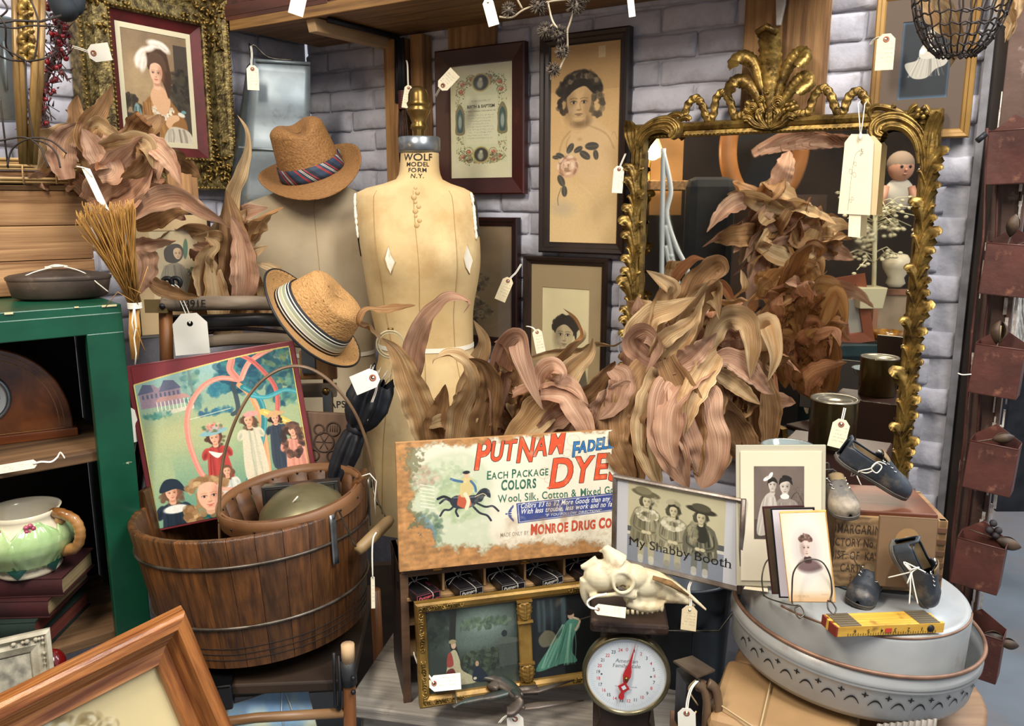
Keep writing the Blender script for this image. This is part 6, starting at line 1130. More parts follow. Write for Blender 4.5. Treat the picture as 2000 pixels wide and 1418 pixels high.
fw,fh=.40,.34;M=M@Matrix.Translation((-fw/2,0,-fh/2));T=thing('oak_frame','wide golden oak picture frame with sepia roses in the bottom left foreground','framed picture',M)
pr=[(0,.02),(0,-.012),(.004,-.017),(.016,-.018),(.02,-.012),(.036,.002),(.048,-.001),(.053,-.004),(.058,.004),(.058,.012)]
for side,nm in((0,'top_rail'),(1,'right_rail'),(2,'bottom_rail'),(3,'left_rail')):
 vs=[];fs=[]
 for(d,y) in pr:
  a,b=fw/2-d,fh/2-d;c=[(-a,b),(a,b),(a,-b),(-a,-b)];p,q=c[side],c[(side+1)%4];vs+=[(p[0],y,p[1]),(q[0],y,q[1])]
 for i in range(len(pr)-1):fs.append((2*i,2*i+2,2*i+3,2*i+1))
 part(T,'rail',MB().add(vs,fs,None,False),OAK if side%2==0 else OAKV)
part(T,'print',MB().sheet(fw-.11,fh-.11,.008),mat_img('rose_print',pr_roses(),.7));part(T,'glass',MB().sheet(fw-.11,fh-.11,.004),GLASS);part(T,'backing_board',MB().box((0,.014,0),(fw-.02,.006,fh-.02)),LIN)
ZTOP=CP.o.z+.0
TINB=mat('rusty_brown_tin','574a42','3f352f',scale=14,rough=.5,metal=.3,bump=.3,wear=('6b5a4c',30,.6,.75))
o=P(120,585,1.68);o.z=ZTOP;T=thing('oval_tin','flat brown oval tin tied with string on top of the green cabinet','tin',frameM(o,20))
part(T,'body',MB().lathe([(0,0),(.078,0),(.088,.004),(.096,.04),(.094,.042),(0,.042)],40,None,sy=.6),TINB);part(T,'lid',MB().lathe([(.097,.038),(.098,.044),(.09,.048),(.03,.058),(0,.06)],40,None,sy=.6),TINB)
part(T,'string',MB().tube(cat_spline([(-.06,-.035,.046),(-.03,-.03,.058),(.01,-.02,.064),(.05,-.03,.052),(.075,-.04,.03),(.092,-.035,.012)],5),.0013,5).tube(cat_spline([(-.02,-.02,.062),(0,-.025,.068),(.02,-.015,.064)],5),.002,5).tube([(-.02,-.02,.064),(.015,-.03,.066)],.0018,5),STRING)
gw=Plane(190,585,1.80,38);a=gw.loc(190,390);T=thing('wooden_grain_box','pale rough-grained wooden box on the cabinet behind the oval tin','box',gw.M@Matrix.Translation((0,0,ZTOP+.0-gw.o.z)))
PW=mat('pale_rough_pine','b48c60','76512f',scale=3.4,stretch=(.6,4,12),rough=.65,bump=.4,bscale=10,lo=.36,hi=.64,dist=.8)
hh=a[1];hh3=hh/3
for k in range(3):part(T,'plank',MB().box((-.2,.0,hh3*(k+.5)),(.4,.016,hh3-.0015)),PW,bevel=.0015)
part(T,'end_panel',MB().box((-.008,.11,hh/2),(.016,.2,hh)),PW,bevel=.0015);part(T,'back_panel',MB().box((-.2,.21,hh/2),(.4,.014,hh)),PW);part(T,'lid',MB().box((-.2,.105,hh+.006),(.4,.225,.01)),PW,bevel=.001)
part(T,'corner_iron',MB().box((-.26,-.010,hh-.01),(.06,.003,.03)),mat('dull_hinge','55484a',rough=.5,metal=.4))
hh+=.011;ZG=ZTOP+hh
REED=mat('split_reed','cfb07c','b08c56',scale=6,stretch=(1,40,40),rough=.55,bump=.3);REEDD=mat('dark_reed','8a6238','5c3d20',scale=10,stretch=(2,20,20),rough=.6,bump=.4)
T=thing('reed_tray','shallow pale split-reed tray on the grain box at the left edge','tray',gw.M@Matrix.Translation((0,0,ZG-gw.o.z)))
for z,n_ in((.002,2),(.028,4)):
 for k in range(n_):part(T,'reed',MB().tube([(-.4,-.02-.003*(k%2),z+.006*k+.004),(-.005,-.02-.003*(k%2),z+.006*k+.004)],.0034,6),REED)
part(T,'dark_band',MB().box((-.2,-.012,.022),(.39,.01,.012)),REEDD)
for x in(-.12,-.17,-.06,-.3):part(T,'binding',MB().tube([(x,-.026,.002),(x,-.028,.028),(x+.002,-.026,.054)],.0016,5),REED)
part(T,'tray_floor',MB().box((-.2,.09,.006),(.39,.2,.006)),REED)
part(T,'end_reeds',MB().tube([(-.006,-.02,.05),(-.006,.18,.05)],.005,6).tube([(-.006,-.02,.01),(-.006,.18,.01)],.005,6),REED)
T=thing('wire_cage','rusty wire cage hanging at the top left corner in front of the gilt column','wire cage',frameM(P(40,190,1.42),0));mb=MB();cx=0
o_=P(40,190,1.42)
def wp(L):return[P(*q)-o_ for q in L]
for L in([(-10,50,1.4),(30,55,1.42),(60,50,1.45),(110,52,1.45)],[(-10,20,1.4),(10,50,1.4),(12,90,1.42),(25,110,1.44)],[(-10,105,1.4),(20,117,1.42),(60,119,1.42),(90,113,1.42),(110,100,1.45)],[(-10,80,1.4),(10,95,1.41),(50,118,1.42)],[(60,0,1.42),(74,40,1.42),(72,90,1.42),(66,118,1.42)],[(50,118,1.42),(52,180,1.42),(60,240,1.42),(64,272,1.42)],[(0,190,1.42),(8,260,1.42),(16,328,1.44)],[(14,325,1.42),(25,290,1.42),(60,270,1.42),(100,275,1.42),(130,300,1.42)],[(60,272,1.42),(80,290,1.42),(94,328,1.42)],[(60,272,1.42),(90,280,1.42),(110,300,1.42),(118,328,1.42)],[(0,275,1.42),(40,268,1.42),(62,272,1.42)],[(5,0,1.4),(14,20,1.4),(-10,40,1.4)]):mb.tube(cat_spline([tuple(v) for v in wp(L)],6),.0016,5)
part(T,'wires',mb,mat('rusty_wire','3f3632','2c2421',scale=40,rough=.6,metal=.5));part(T,'top_ring',MB().tube([tuple(v) for v in wp([(-20,48,1.44),(30,40,1.46),(80,42,1.5),(120,30,1.52)])],.0022,5),MATS['rusty_wire'])
T=thing('carved_gilt_post','upright carved gilt wood post with acanthus ornament behind the wire cage','carved post',frameM(P(52,300,1.62),10));o_=P(52,300,1.62);mb=MB()
GILTP=mat('pale_gilt_wood','8f7142','5f4726',scale=8,stretch=(6,6,1),rough=.4,metal=.35,bump=.3)
top=P(46,-40,1.60)-o_;q0=Vector((0.0,0,-.02))
for dx,r_ in((-.018,.007),(-.008,.006),(.012,.008),(.022,.006)):part(T,'reed_moulding',MB().tube([q0+Vector((dx*.5,0,0)),(q0*.5+top*.5)+Vector((dx*1.05,0,0)),top+Vector((dx*1.2,0,0))],r_,8),GILTP)
I_=frameM(o_,10).inverted()
for k,(y0,y1) in enumerate(((60,20),(95,55),(120,85),(40,-10))):
 a=I_@P(52,y0,1.6);b_=I_@P(52,y1,1.6);part(T,'acanthus',plume(plume(MB(),[(a.x,a.z),(a.x-.008,(a.z+b_.z)/2),(b_.x+.01,b_.z)],.02,.012,5,.002,y0=-.016),[(a.x,a.z),(a.x+.009,(a.z+b_.z)/2),(b_.x-.006,b_.z)],.018,.012,5,.002,y0=-.014),GOLD)
T=thing('berry_garland','hanging garland of dark twigs with red berries beside the gilt portrait','garland',P(105,0,1.95));r=random.Random(12);mb=MB();m2=MB();m3=MB()
for i in range(95):
 t=r.random();y=-20+280*t;x=95+22*sin(t*5)+r.uniform(-16,20);p=P(x,y,1.95+r.uniform(-.03,.03));mb.ball(p,r.uniform(.004,.0075),6,5);q=p+Vector((r.uniform(-.03,.03),r.uniform(-.02,.02),r.uniform(-.04,.03)));m2.tube([p,(p+q)/2+Vector((r.uniform(-.01,.01),0,.01)),q],.0013,4)
 for k in range(2):a=p+Vector((r.uniform(-.02,.02),r.uniform(-.02,.01),r.uniform(-.02,.02)));m3.tube([a,a+Vector((r.uniform(-.018,.018),r.uniform(-.01,.01),r.uniform(-.02,.02)))],[.0024,.0006],4)
m2.tube([P(100+18*sin(k*.6),-20+28*k,1.96) for k in range(11)],.006,6)
part(T,'red_berries',mb,mat('red_berry','8a1420','5c0c14',scale=30,rough=.35),kind='stuff',world=True);part(T,'twigs',m2,mat('dark_twig','3a2b26',rough=.8),world=True);part(T,'dried_leaves',m3,mat('dark_red_leaf','4a1f24','2f1a1a',scale=30,rough=.7),kind='stuff',world=True)
mb=MB();r=random.Random(2)
mb.tube([P(x,y,Y) for x,y,Y in((105,-15,1.88),(118,5,1.86),(132,22,1.85),(142,38,1.85))],[.02,.026,.03,.018],10);mb.tube([P(x,y,Y) for x,y,Y in((150,-15,1.88),(152,10,1.86),(142,30,1.86))],[.014,.02,.014],10)
solo('black_velvet_glove',mb,mat('black_velvet','16202a','0e141b',scale=20,rough=.8),'folded black velvet cloth hanging at the top left of the gilt portrait','cloth',sub=1)
T=thing('zinc_pail','pale zinc pail at the far left edge behind the wire cage','pail',frameM(P(-8,235,1.9),0));part(T,'body',MB().lathe([(0,0),(.05,0),(.062,.21),(.066,.214),(.058,.214),(.048,.01)],28),ZINC);part(T,'side_handle',MB().tube([(.05,-.03,.06),(.065,-.05,.12),(.055,-.03,.16)],.003,6),ZINC)
T=thing('straw_whisk_broom','golden straw whisk broom hanging upside down beside the green cabinet','broom',P(262,600,1.58));r=random.Random(21);BR=mat('broom_straw','b78a46','8f6428',scale=30,rough=.6,vary=.1)
base=P(264,595,1.58)
for grp in range(6):
 mb=MB()
 for i in range(34):
  t=r.random();tx=150+t*112+r.uniform(-5,5);ty=402+10*sin(t*3)+r.uniform(-8,14)+(26 if t<.12 else 0);b=base+Vector((r.uniform(-.010,.010),r.uniform(-.008,.008),r.uniform(-.004,.004)));e=P(tx,ty,1.55+r.uniform(-.035,.035));m_=b.lerp(e,.5)+Vector((r.uniform(-.004,.004)+.004*(1-t),-.004,r.uniform(-.003,.003)));mb.tube([b,m_,e,e+Vector((r.uniform(-.004,.004),0,r.uniform(.004,.012)))],[.0014,.0012,.0009,.0005],4)
 part(T,'straw_tuft',mb,BR,world=True)
mb=MB()
for i in range(40):a=base+Vector((r.uniform(-.009,.009),r.uniform(-.006,.006),0));mb.tube([a,P(252+r.uniform(0,22),650,1.58),P(262+r.uniform(-6,8),702,1.58)],[.0014,.0014,.0008],4)
for q in([(262,590),(275,560),(289,520)],[(262,590),(230,570),(206,600)],[(264,580),(250,560),(275,572)],[(266,640),(275,665),(283,685)],[(160,460),(180,480),(210,520)]):mb.tube([P(x,y,1.55) for x,y in q],.0008,4)
part(T,'handle_straws',mb,BR,world=True);mb=MB()
for k in range(5):mb.lathe([(.0125,0),(.0138,.0012),(.0125,.0024)],14,Matrix.Translation(base+Vector((-.001,0,.002-.0024*k))))
mb.tube([P(262,596,1.56),P(266,640,1.555),P(262,660,1.555),P(266,690,1.56),P(264,712,1.56)],.0014,5).tube([P(262,596,1.56),P(258,630,1.555),P(262,652,1.555)],.0012,5);part(T,'string',mb,STRING,world=True)
T=thing('price_tag','narrow white tag hanging above the straw broom beside the reed tray','tag',P(190,370,1.54));mb=MB();a,b,c,d=P(158,325,1.53),P(176,330,1.53),P(214,412,1.53),P(190,392,1.53);mb.add([a,b,c,d],[(0,1,2,3)],None,False);part(T,'card',mb,TAGW,world=True,solid=.0006);part(T,'string',MB().tube([P(150,325,1.53),P(165,328,1.528),P(180,345,1.528)],.0012,5),STRING,world=True)
fit=rectfit([(258,425),(418,404),(416,646),(266,668)],2.02,24,-6)
picture('old_print_frame','thin dark frame with an old print of a bonneted woman in a wide buff mount','framed print',fit,.008,DARKWOOD,mat_img('bonnet_print',pr_oldlady(),.8),.012,mount=(.2,.14,.13,.3),mcol='b39a72')
T=thing('pine_board','small pine board standing behind the old bonnet print','board',frameM(P(360,400,2.1),24));part(T,'board',MB().box((0,0,.0),(.07,.012,.16)),WOODA,bevel=.001)
T=thing('folding_chair','weathered folding wooden chair, stencilled on its top bar, under the light straw hat','chair',P(450,660,1.86));GWD=mat('weathered_rail','8d7d69','6c5e4e',scale=6,stretch=(.7,8,8),rough=.65,bump=.25)
mb=MB().tube(cat_spline([tuple(P(*q)) for q in((318,592,1.84),(350,594,1.84),(405,592,1.84),(440,592,1.84),(520,592,1.86),(600,594,1.88))],5),.0165,10);part(T,'top_bar',mb,GWD,world=True)
Mt=frameM(P(377,600,1.822),-3);part(T,'stencil_lettering',text_mb('E391E',.024,lambda x,z:Vector((x,-.0012-math.sqrt(max(0,.0165**2-(z-.008)**2))+.0145,z)),bold=.01),INK) if False else part(T,'stencil_lettering',text_mb('E391E',.024,lambda x,z:Mt@Vector((x,.0,z)),bold=.01),INK,world=True)
part(T,'black_bar',MB().tube([P(*q) for q in((338,628,1.86),(420,627,1.86),(500,624,1.87),(575,626,1.88))],.0155,8,flat=.5,up=(0,0,1)),mat('worn_black_metal','24242a','4a4842',scale=8,stretch=(1,6,6),rough=.4,metal=.4),world=True,label='worn black bar')
part(T,'slat',MB().tube(cat_spline([tuple(P(*q)) for q in((400,668,1.84),(470,662,1.84),(540,662,1.85),(610,672,1.87),(680,686,1.9))],5),.014,8,flat=.4,up=(0,0,1)),GWD,world=True)
part(T,'slat',MB().tube(cat_spline([tuple(P(*q)) for q in((400,645,1.88),(480,642,1.88),(560,650,1.9),(640,668,1.92))],5),.005,6),mat('dark_rod','2b1d1a',rough=.5),world=True)
part(T,'upright',MB().tube([P(323,585,1.85),P(326,720,1.84),P(330,900,1.84)],.016,4,flat=.5,up=(1,0,0)),mat('orange_wood','8d5a2c','6b401c',scale=5,stretch=(8,8,1),rough=.5),world=True)
part(T,'hinge_plate',MB().box((0,0,0),(.05,.006,.03),frameM(P(305,598,1.83),0)),mat('dull_brass','8a7550',rough=.4,metal=.6),world=True);part(T,'bolt',MB().ball(P(317,598,1.825),.007,8,6),BLACKM,world=True)
for y0,y1,m_ in((684,742,WOODA),(748,776,GWD)):part(T,'seat_slat',MB().box((0,0,0),(.085,.014,(y1-y0)*.00115),frameM(P(622,(y0+y1)/2,1.88),4)),m_,world=True,bevel=.002)
for q_ in((.03,.07,602,700),(.02,.09,640,800)):part(T,'seat_bracket',MB().box((0,0,0),(q_[0],.006,q_[1]),frameM(P(q_[2],q_[3],1.868),4)),mat('steel_plate','6f7478',rough=.4,metal=.6),world=True)
part(T,'wing_bolt',MB().lathe([(0,.004),(.006,.004),(.009,0),(.009,-.004),(0,-.004)],12,Matrix.Translation(P(636,765,1.865))@Matrix.Rotation(pi/2,4,'X')),BRASS,world=True)
for x in(560,640):part(T,'leg',MB().tube([P(x,700,1.93),P(x+4,950,1.93)],.014,4,flat=.7),mat('dark_leg','3c2a1e',rough=.6),world=True)
T=thing('iron_key_knob','black iron knob with two holes on a rod above the folding chair','iron knob',frameM(P(335,552,1.84),5));mb=MB()
for x in(-.009,.009):mb.lathe([(.006,-.006),(.014,-.006),(.0155,0),(.014,.006),(.006,.006),(.006,-.006)],18,Matrix.Translation((x,0,0))@Matrix.Rotation(pi/2,4,'X'))
part(T,'pierced_disc',mb,BLACKM);part(T,'rod',MB().tube([(0.002,.004,-.015),(.004,.004,-.05)],.004,8),BLACKM)
tag((371,632),(377,692),1.80,64,[(365,610,1.805),(352,580,1.815),(346,562,1.82),(338,556,1.82)],'large white tag hanging from the iron knob above the nostalgic tin picture',im=None,ring=False)
T=thing('ridged_picture_frame','dark red ridged wooden frame standing behind the tin picture in the tub','frame',frameM(P(266,900,1.77),10,-10,9));
for x in(-.026,-.012,.002,.014):part(T,'ridge',MB().box((x,.002*x*100,0),(.011,.014,.36)),mat('dark_red_lacquer','34100f','240a0a',scale=9,rough=.3,coat=.3),bevel=.002)
# tin picture in the tub
fit=rectfit([(240,718),(577,662),(624,975),(303,1038)],1.70,14,-12);M,w,h=fit
T=thing('tin_picture','large red-bordered tin picture of children dancing with ribbons standing in the tub','tin picture',M)
part(T,'panel',MB().box((0,.003,0),(w,.006,h)),mat('maroon_tin','7d3236','692528',scale=9,rough=.35,wear=('a98a78',18,.66,.74)),bevel=.002)
part(T,'print',MB().sheet(w*.93,h*.97,-.0012,None,0.0,0),mat_img('ribbon_dance_print',pr_may(),.3,spec=.5))
a,b=w*.465,h*.485;z0=0
for p,q in(((-a,z0-b),(-a,z0+b-.037)),((a,z0-b),(a,z0+b-.01))):part(T,'yellow_line',MB().tube([(p[0],-.002,p[1]),(q[0],-.002,q[1])],.0014,4),mat('yellow_line','d8c070',rough=.5))
tag((246,805),(262,864),1.66,33,[(244,790,1.66),(241,760,1.67),(242,735,1.67),(238,712,1.68),(222,712,1.68),(208,724,1.68)],'plain white tag hanging off the left edge of the tin picture',im=None)
M=frameM(P(636,862,1.76),-4,-8,2);T=thing('carved_mould','carved brown wooden butter mould standing between tin picture and umbrella','butter mould',M);MW=mat('mould_wood','6b5240','523d2e',scale=6,stretch=(8,8,1),rough=.7,bump=.2)
part(T,'board',MB().box((0,0,0),(.106,.022,.13)),MW,bevel=.002);mb=MB()
for(x,z,r_) in((0,0,.022),(-.012,.028,.011),(.02,.03,.015),(-.022,-.03,.012),(.02,-.03,.012)):mb.tube([(x+r_*cos(t),-.0115,z+r_*sin(t)) for t in np.linspace(0,6.28,20)[:-1]],.0022,5,closed=True)
for a in range(6):t=a*pi/3;mb.tube([(0,-.0115,0),(.018*cos(t),-.0115,.018*sin(t))],.0012,4)
for a in range(4):mb.tube([(.013+a*.005,-.0115,.024),(.013+a*.005,-.0115,.038)],.0012,4)
part(T,'carving',mb,mat('mould_recess','3f2e22',rough=.8))
a,b=P(655,935,1.70),P(738,742,1.72);ax=(b-a);L=ax.length;ax.normalize();q=ax.to_track_quat('Z','Y').to_matrix().to_4x4();M=Matrix.Translation(a)@q
T=thing('black_umbrella','folded black fabric umbrella standing upside down in the basket','umbrella',M);BF=mat('black_fabric','10151f','0b0e15',scale=14,rough=.65,bump=.2)
zs_=[0,.12,.3,.44,.5,.62,.78,.92,1.0];rs_=[.022,.03,.034,.03,.024,.044,.056,.05,.04]
def um(u,v):
 r_=np.interp(v,zs_,rs_);t=2*pi*u;lob=.16+.2*max(0,v-.45);k=1+lob*cos(7*t+v*3.5)*(1 if abs(v-.5)>.04 else .2);return(r_*k*cos(t),r_*k*.75*sin(t),v*L+(.012*cos(7*t+v*3.5)+.014*sin(3*t) if v>.98 else 0))
part(T,'canopy',MB().grid(um,84,40,None,True,True),BF);part(T,'tie_strap',MB().lathe([(.0265,.48*L),(.029,.49*L),(.029,.53*L),(.0265,.54*L)],20,None,sy=.8),BF);mb=MB()
for k in range(9):t=k*.7;mb.tube([(.02*cos(t)+.014,.02*sin(t),L-.01),(.024*cos(t)+.016,.024*sin(t),L+.022)],.001,4)
part(T,'rib_tips',mb,mat('rib_tip','b9b4aa',rough=.4,metal=.5));part(T,'shaft',MB().tube([(0,0,-.02),(0,0,L)],.006,8),BLACKM)
tag((728,738),(690,754),1.64,40,[(735,735,1.645),(735,760,1.65),(725,790,1.655),(717,820,1.66)],'blank white tag tied to the tip of the black umbrella',im=None)
# wooden tub with staves
TUBR=Matrix.Rotation(math.radians(-4.5),4,'Y');To=Vector((P(512,1000,1.60).x,1.60,.637));TM=Matrix.Translation(To)@Matrix.Rotation(math.radians(-2),4,'X')@TUBR
T=thing('wooden_tub','big round dark wooden stave tub with wire hoops holding tin picture and basket','tub',TM)
TW=[mat('tub_wood_%s'%k,c1,c2,scale=9,stretch=(9,9,.7),rough=.42,bump=.7,bscale=14,lo=.3,hi=.72,vary=.12,wear=('26160c',7,.5,.8)) for k,c1,c2 in(('a','66401f','2b190c'),('b','714621','301c0e'))]
TWR=mat('tub_rim_wood','4c4034','352a20',scale=14,rough=.75,bump=.5)
R0,R1,HT,TK=.205,.238,.262,.016;NS=30
for k in range(NS):
 a0,a1=2*pi*k/NS+.0004/R0,2*pi*(k+1)/NS-.0004/R0;am=(a0+a1)/2;ear=abs(((am+pi/2+pi)%(2*pi))-pi)
 h_=HT;
 if abs(math.atan2(sin(am-pi*.97),cos(am-pi*.97)))<.16 or abs(math.atan2(sin(am+.03),cos(am+.03)))<.16:h_+=.034
 mb=MB();prf=[(R0,0),(R0+(R1-R0)*.5,HT*.5),(R1,h_-.004),(R1-.003,h_),(R1-TK+.003,h_),(R1-TK,h_-.004),(R0-TK,0),(R0,0)];mb.lathe(prf,3,None,a0,a1);
 for a in(a0,a1):mb.add([(r*cos(a),r*sin(a),z) for r,z in prf[:-1]],[tuple(range(7)) if a==a1 else tuple(reversed(range(7)))],None,False)
 part(T,'stave',mb,TW[k%2])
part(T,'bottom_board',MB().lathe([(0,.012),(R0-TK+.002,.012),(R0-TK+.002,.0),(0,.0)],48),TW[0])
for z,rr in((HT*.79,.0032),(HT*.32,.0032)):
 r_=R0+(R1-R0)*z/HT+.002;part(T,'hoop',MB().tube([(r_*cos(t),r_*sin(t),z+.001*sin(3*t)) for t in np.linspace(0,2*pi,73)[:-1]],rr,6,closed=True),mat('hoop_wire','6f665c','453b33',scale=30,rough=.4,metal=.7))
for z in(.018,.03,.042):r_=R0+(R1-R0)*z/HT+.0004;part(T,'groove_line',MB().tube([(r_*cos(t),r_*sin(t),z+.0005*sin(9*t)) for t in np.linspace(0,2*pi,73)[:-1]],.0009,4,closed=True),mat('groove_dark','20130b',rough=.8))
def tb(a,r,z):return Vector((r*cos(a),r*sin(a),z))
a1_,a2_=-.62,.05
part(T,'handle_plate',MB().grid(lambda u,v:tb(a1_-.03+.06*u,R1+.004-.006*(1-v),HT*.62+.1*v),3,6),STEEL,solid=.002);part(T,'handle_plate',MB().grid(lambda u,v:tb(a2_-.03+.06*u,R1+.004-.006*(1-v),HT*.7+.1*v),3,6),STEEL,solid=.002)
g0,g1=tb(-.47,R1+.028,HT*.70),tb(-.22,R1+.05,HT*.80)
part(T,'bail_wire',MB().tube(cat_spline([tuple(tb(a1_,R1+.006,HT*.97)),tuple(tb(a1_+.03,R1+.012,HT*1.03)),tuple(tb(a1_+.08,R1+.014,HT*.9)),tuple(g0),tuple(g1),tuple(tb(a2_-.08,R1+.016,HT*.95)),tuple(tb(a2_,R1+.01,HT*1.08)),tuple(tb(a2_+.02,R1+.006,HT*1.0))],5),.0018,5),WIREM)
gd=(g1-g0);part(T,'grip',MB().tube([g0-gd*.1,g0+gd*.05,g0+gd*.5,g0+gd*1.05,g1+gd*.2],[.009,.012,.0125,.012,.009],14),mat('turned_grip','8d744e','6d5536',scale=9,rough=.5))
tt=TM@g0;tag((728,1128),(729,1188),1.36,8,[(727,1080,1.36),(729,1052,1.365),(735,1040,1.37)],'narrow brown tag seen edge-on hanging from the tub handle',im=0,ring=False)
BM=Matrix.Translation(Vector((P(578,960,1.585).x-.008,1.57,.930)))@Matrix.Rotation(math.radians(-7),4,'Y')@Matrix.Rotation(math.radians(4),4,'X');T=thing('splint_basket','round brown splint-wood basket with tall hoop handle inside the tub','basket',BM)
BWD=mat('splint_wood','6d4a2e','4a2f1c',scale=6,stretch=(1,1,6),rough=.55,bump=.25,vary=.1);BWL=mat('rim_wood','7c5636','5c3b22',scale=5,rough=.5,bump=.2)
RB=.143;HB=.12
for k in range(20):
 a0,a1=2*pi*k/20+.01,2*pi*(k+1)/20-.01;part(T,'splint',MB().lathe([(RB*.84,-HB),(RB-.003,0)],2,None,a0,a1),BWD,solid=.002)
part(T,'rim_band',MB().lathe([(RB,-.034),(RB+.002,-.017),(RB+.001,0),(RB-.002,.001),(RB-.0025,-.034)],64),BWL);part(T,'inner_rim_band',MB().lathe([(RB-.005,0),(RB-.0075,.002),(RB-.008,-.03),(RB-.005,-.03)],64),BWL);part(T,'basket_floor',MB().lathe([(0,-HB),(RB*.84,-HB)],32),BWD)
mb=MB()
for k in range(16):a=2*pi*(k+.4)/16;mb.ball(tb(a,RB+.002,-.017),.0024,6,4);mb.ball(tb(a,RB-.0085,-.015),.0024,6,4)
part(T,'nails',mb,mat('dark_nail','2b2522',rough=.4,metal=.6))
IB=BM.inverted();hp=[IB@P(*q) for q in((430,1060,1.50),(429,965,1.5),(440,880,1.51),(470,800,1.52),(510,745,1.535),(560,717,1.55),(610,722,1.565),(660,760,1.58),(700,820,1.6),(725,900,1.62),(738,985,1.63))]
part(T,'hoop_handle',MB().tube(cat_spline([tuple(v) for v in hp],6),.0055,10,flat=.55,up=(0,1,0)),mat('bent_handle','5f4835','7c6248',scale=8,rough=.45,coat=.2))
part(T,'string_knot',MB().tube([IB@P(*q) for q in((707,930,1.56),(722,925,1.56),(735,940,1.56),(732,975,1.56),(734,1005,1.56))],.0014,5),STRING)
T=thing('domed_lid','dull greenish brass domed lid lying inside the splint basket','lid',Matrix.Translation(Vector((P(578,990,1.50).x,1.545,.89)))@Matrix.Rotation(math.radians(14),4,'X')@Matrix.Rotation(math.radians(-5),4,'Y'));part(T,'dome',MB().lathe([(0,.052),(.03,.049),(.06,.036),(.082,.014),(.086,0),(.088,-.002),(.084,-.004),(.078,.01),(0,.044)],48),mat('dull_brass_green','7d7556','5f583e',scale=9,rough=.38,metal=.5,bump=.1));part(T,'hole',MB().ball((-.015,-.03,.043),.004,8,4,sc=(1.4,1,.5)),DARKM);part(T,'string',MB().tube([(-.005,-.028,.045),(0,-.03,.052),(.01,-.03,.062)],.0015,5),STRING)
T=thing('black_tin_box','small worn black tin box behind the domed lid in the basket','tin box',frameM(P(590,965,1.60),4,-6,-4));part(T,'body',MB().box((0,.0,0),(.155,.03,.05)),mat('worn_black_tin','1c1c1e','34332f',scale=12,rough=.35,metal=.3,wear=('8a8678',30,.66,.74)),bevel=.002);part(T,'embossed_border',MB().moulding(.14,.04,[(0,-.0155),(.001,-.0165),(.002,-.0155)]),MATS['worn_black_tin'])
# table
ZT=.52
WW=mat('whitewashed_wood','b3aba0','8d8479',scale=6,stretch=(.6,10,10),rough=.7,bump=.6,bscale=12,lo=.3,hi=.7,vary=.06,wear=('5c5248',13,.56,.8))
A0=PZ(672,1378,ZT);TM_=frameM(A0,-11.4);T=thing('work_table','low whitewashed plank table carrying the dye box and kitchen scale','table',TM_@Matrix.Translation((.37,.3,-ZT)))
for k in range(4):part(T,'table_plank',MB().box((0,-.3+.085+.17*k,ZT-.0125),(.74,.1685,.025)),WW,bevel=.003)
part(T,'apron',MB().box((0,-.27,ZT-.06),(.68,.02,.07)),WW,bevel=.002)
for x in(-.33,.33):
 for y in(-.24,.33):part(T,'leg',MB().box((x,y,(ZT-.025)/2),(.045,.045,ZT-.027),taper=1.0),WW,bevel=.002)
# dye box
o=PZ(790,1372,ZT);DP=Plane(0,0,0,15,o=o);dl=DP.loc;BX=.452;BD=.17;BH2=dl(785,1122)[1]
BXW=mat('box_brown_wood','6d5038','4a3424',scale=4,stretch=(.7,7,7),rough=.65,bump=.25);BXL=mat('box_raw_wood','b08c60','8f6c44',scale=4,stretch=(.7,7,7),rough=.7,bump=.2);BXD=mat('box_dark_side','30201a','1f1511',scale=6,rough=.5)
T=thing('dye_box','antique wooden dye display box with open lid sign and row of cubbyholes','display box',DP.M)
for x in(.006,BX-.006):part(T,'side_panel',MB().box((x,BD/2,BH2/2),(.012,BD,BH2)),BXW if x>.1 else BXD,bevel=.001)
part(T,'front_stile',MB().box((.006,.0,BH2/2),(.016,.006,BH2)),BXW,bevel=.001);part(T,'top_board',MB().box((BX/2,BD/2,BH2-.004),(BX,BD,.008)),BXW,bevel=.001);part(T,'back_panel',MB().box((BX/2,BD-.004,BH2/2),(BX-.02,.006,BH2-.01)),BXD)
zf=dl(795,1170)[1]
part(T,'cubby_floor',MB().box((BX/2,BD/2-.006,zf),(BX-.02,BD,.007)),BXL,bevel=.001)
for k in range(1,6):part(T,'divider',MB().box((BX*k/5.4,BD/2-.001,(zf+BH2)/2),(.005,BD-.012,BH2-zf-.012)),BXL,bevel=.0008)
for zz_ in(zf-.065,zf-.13):part(T,'drawer_shelf',MB().box((BX/2,BD/2+.01,zz_),(BX-.02,BD-.02,.006)),BXL)
lid=T
c4=[(770,867),(1200,838),(1203,1078),(783,1112)];M,w,h=rectfit(c4,1.515,15,-7);M=M;LT=Th(T.o,T.M)
sg=MB().box((0,.008,0),(w,.014,h),M);LP_=part(T,'lid',sg,mat('lid_wood','c09464','9c7040',scale=4,stretch=(.7,7,7),rough=.65),world=True,bevel=.0015)
part(LP_,'paper_sign',MB().sheet(w,h,-.0008,M),mat_img('dye_sign',pr_sign(),.6),world=True)
part(T,'hinge_rail',MB().box((BX/2,.004,BH2+.006),(BX,.016,.012)),BXW,bevel=.002)
for px in(852,1022):
 x,z=dl(px,1098+(852-px)*.07);mb=MB();mb.box((x,-.012,z+.002),(.017,.003,.026)).ball((x,-.015,z+.016),.0085,10,6,sc=(1,.4,1)).tube([(x-.009,-.014,z-.004),(x+.009,-.014,z-.004)],.003,8);part(T,'brass_latch',mb,BRASS)
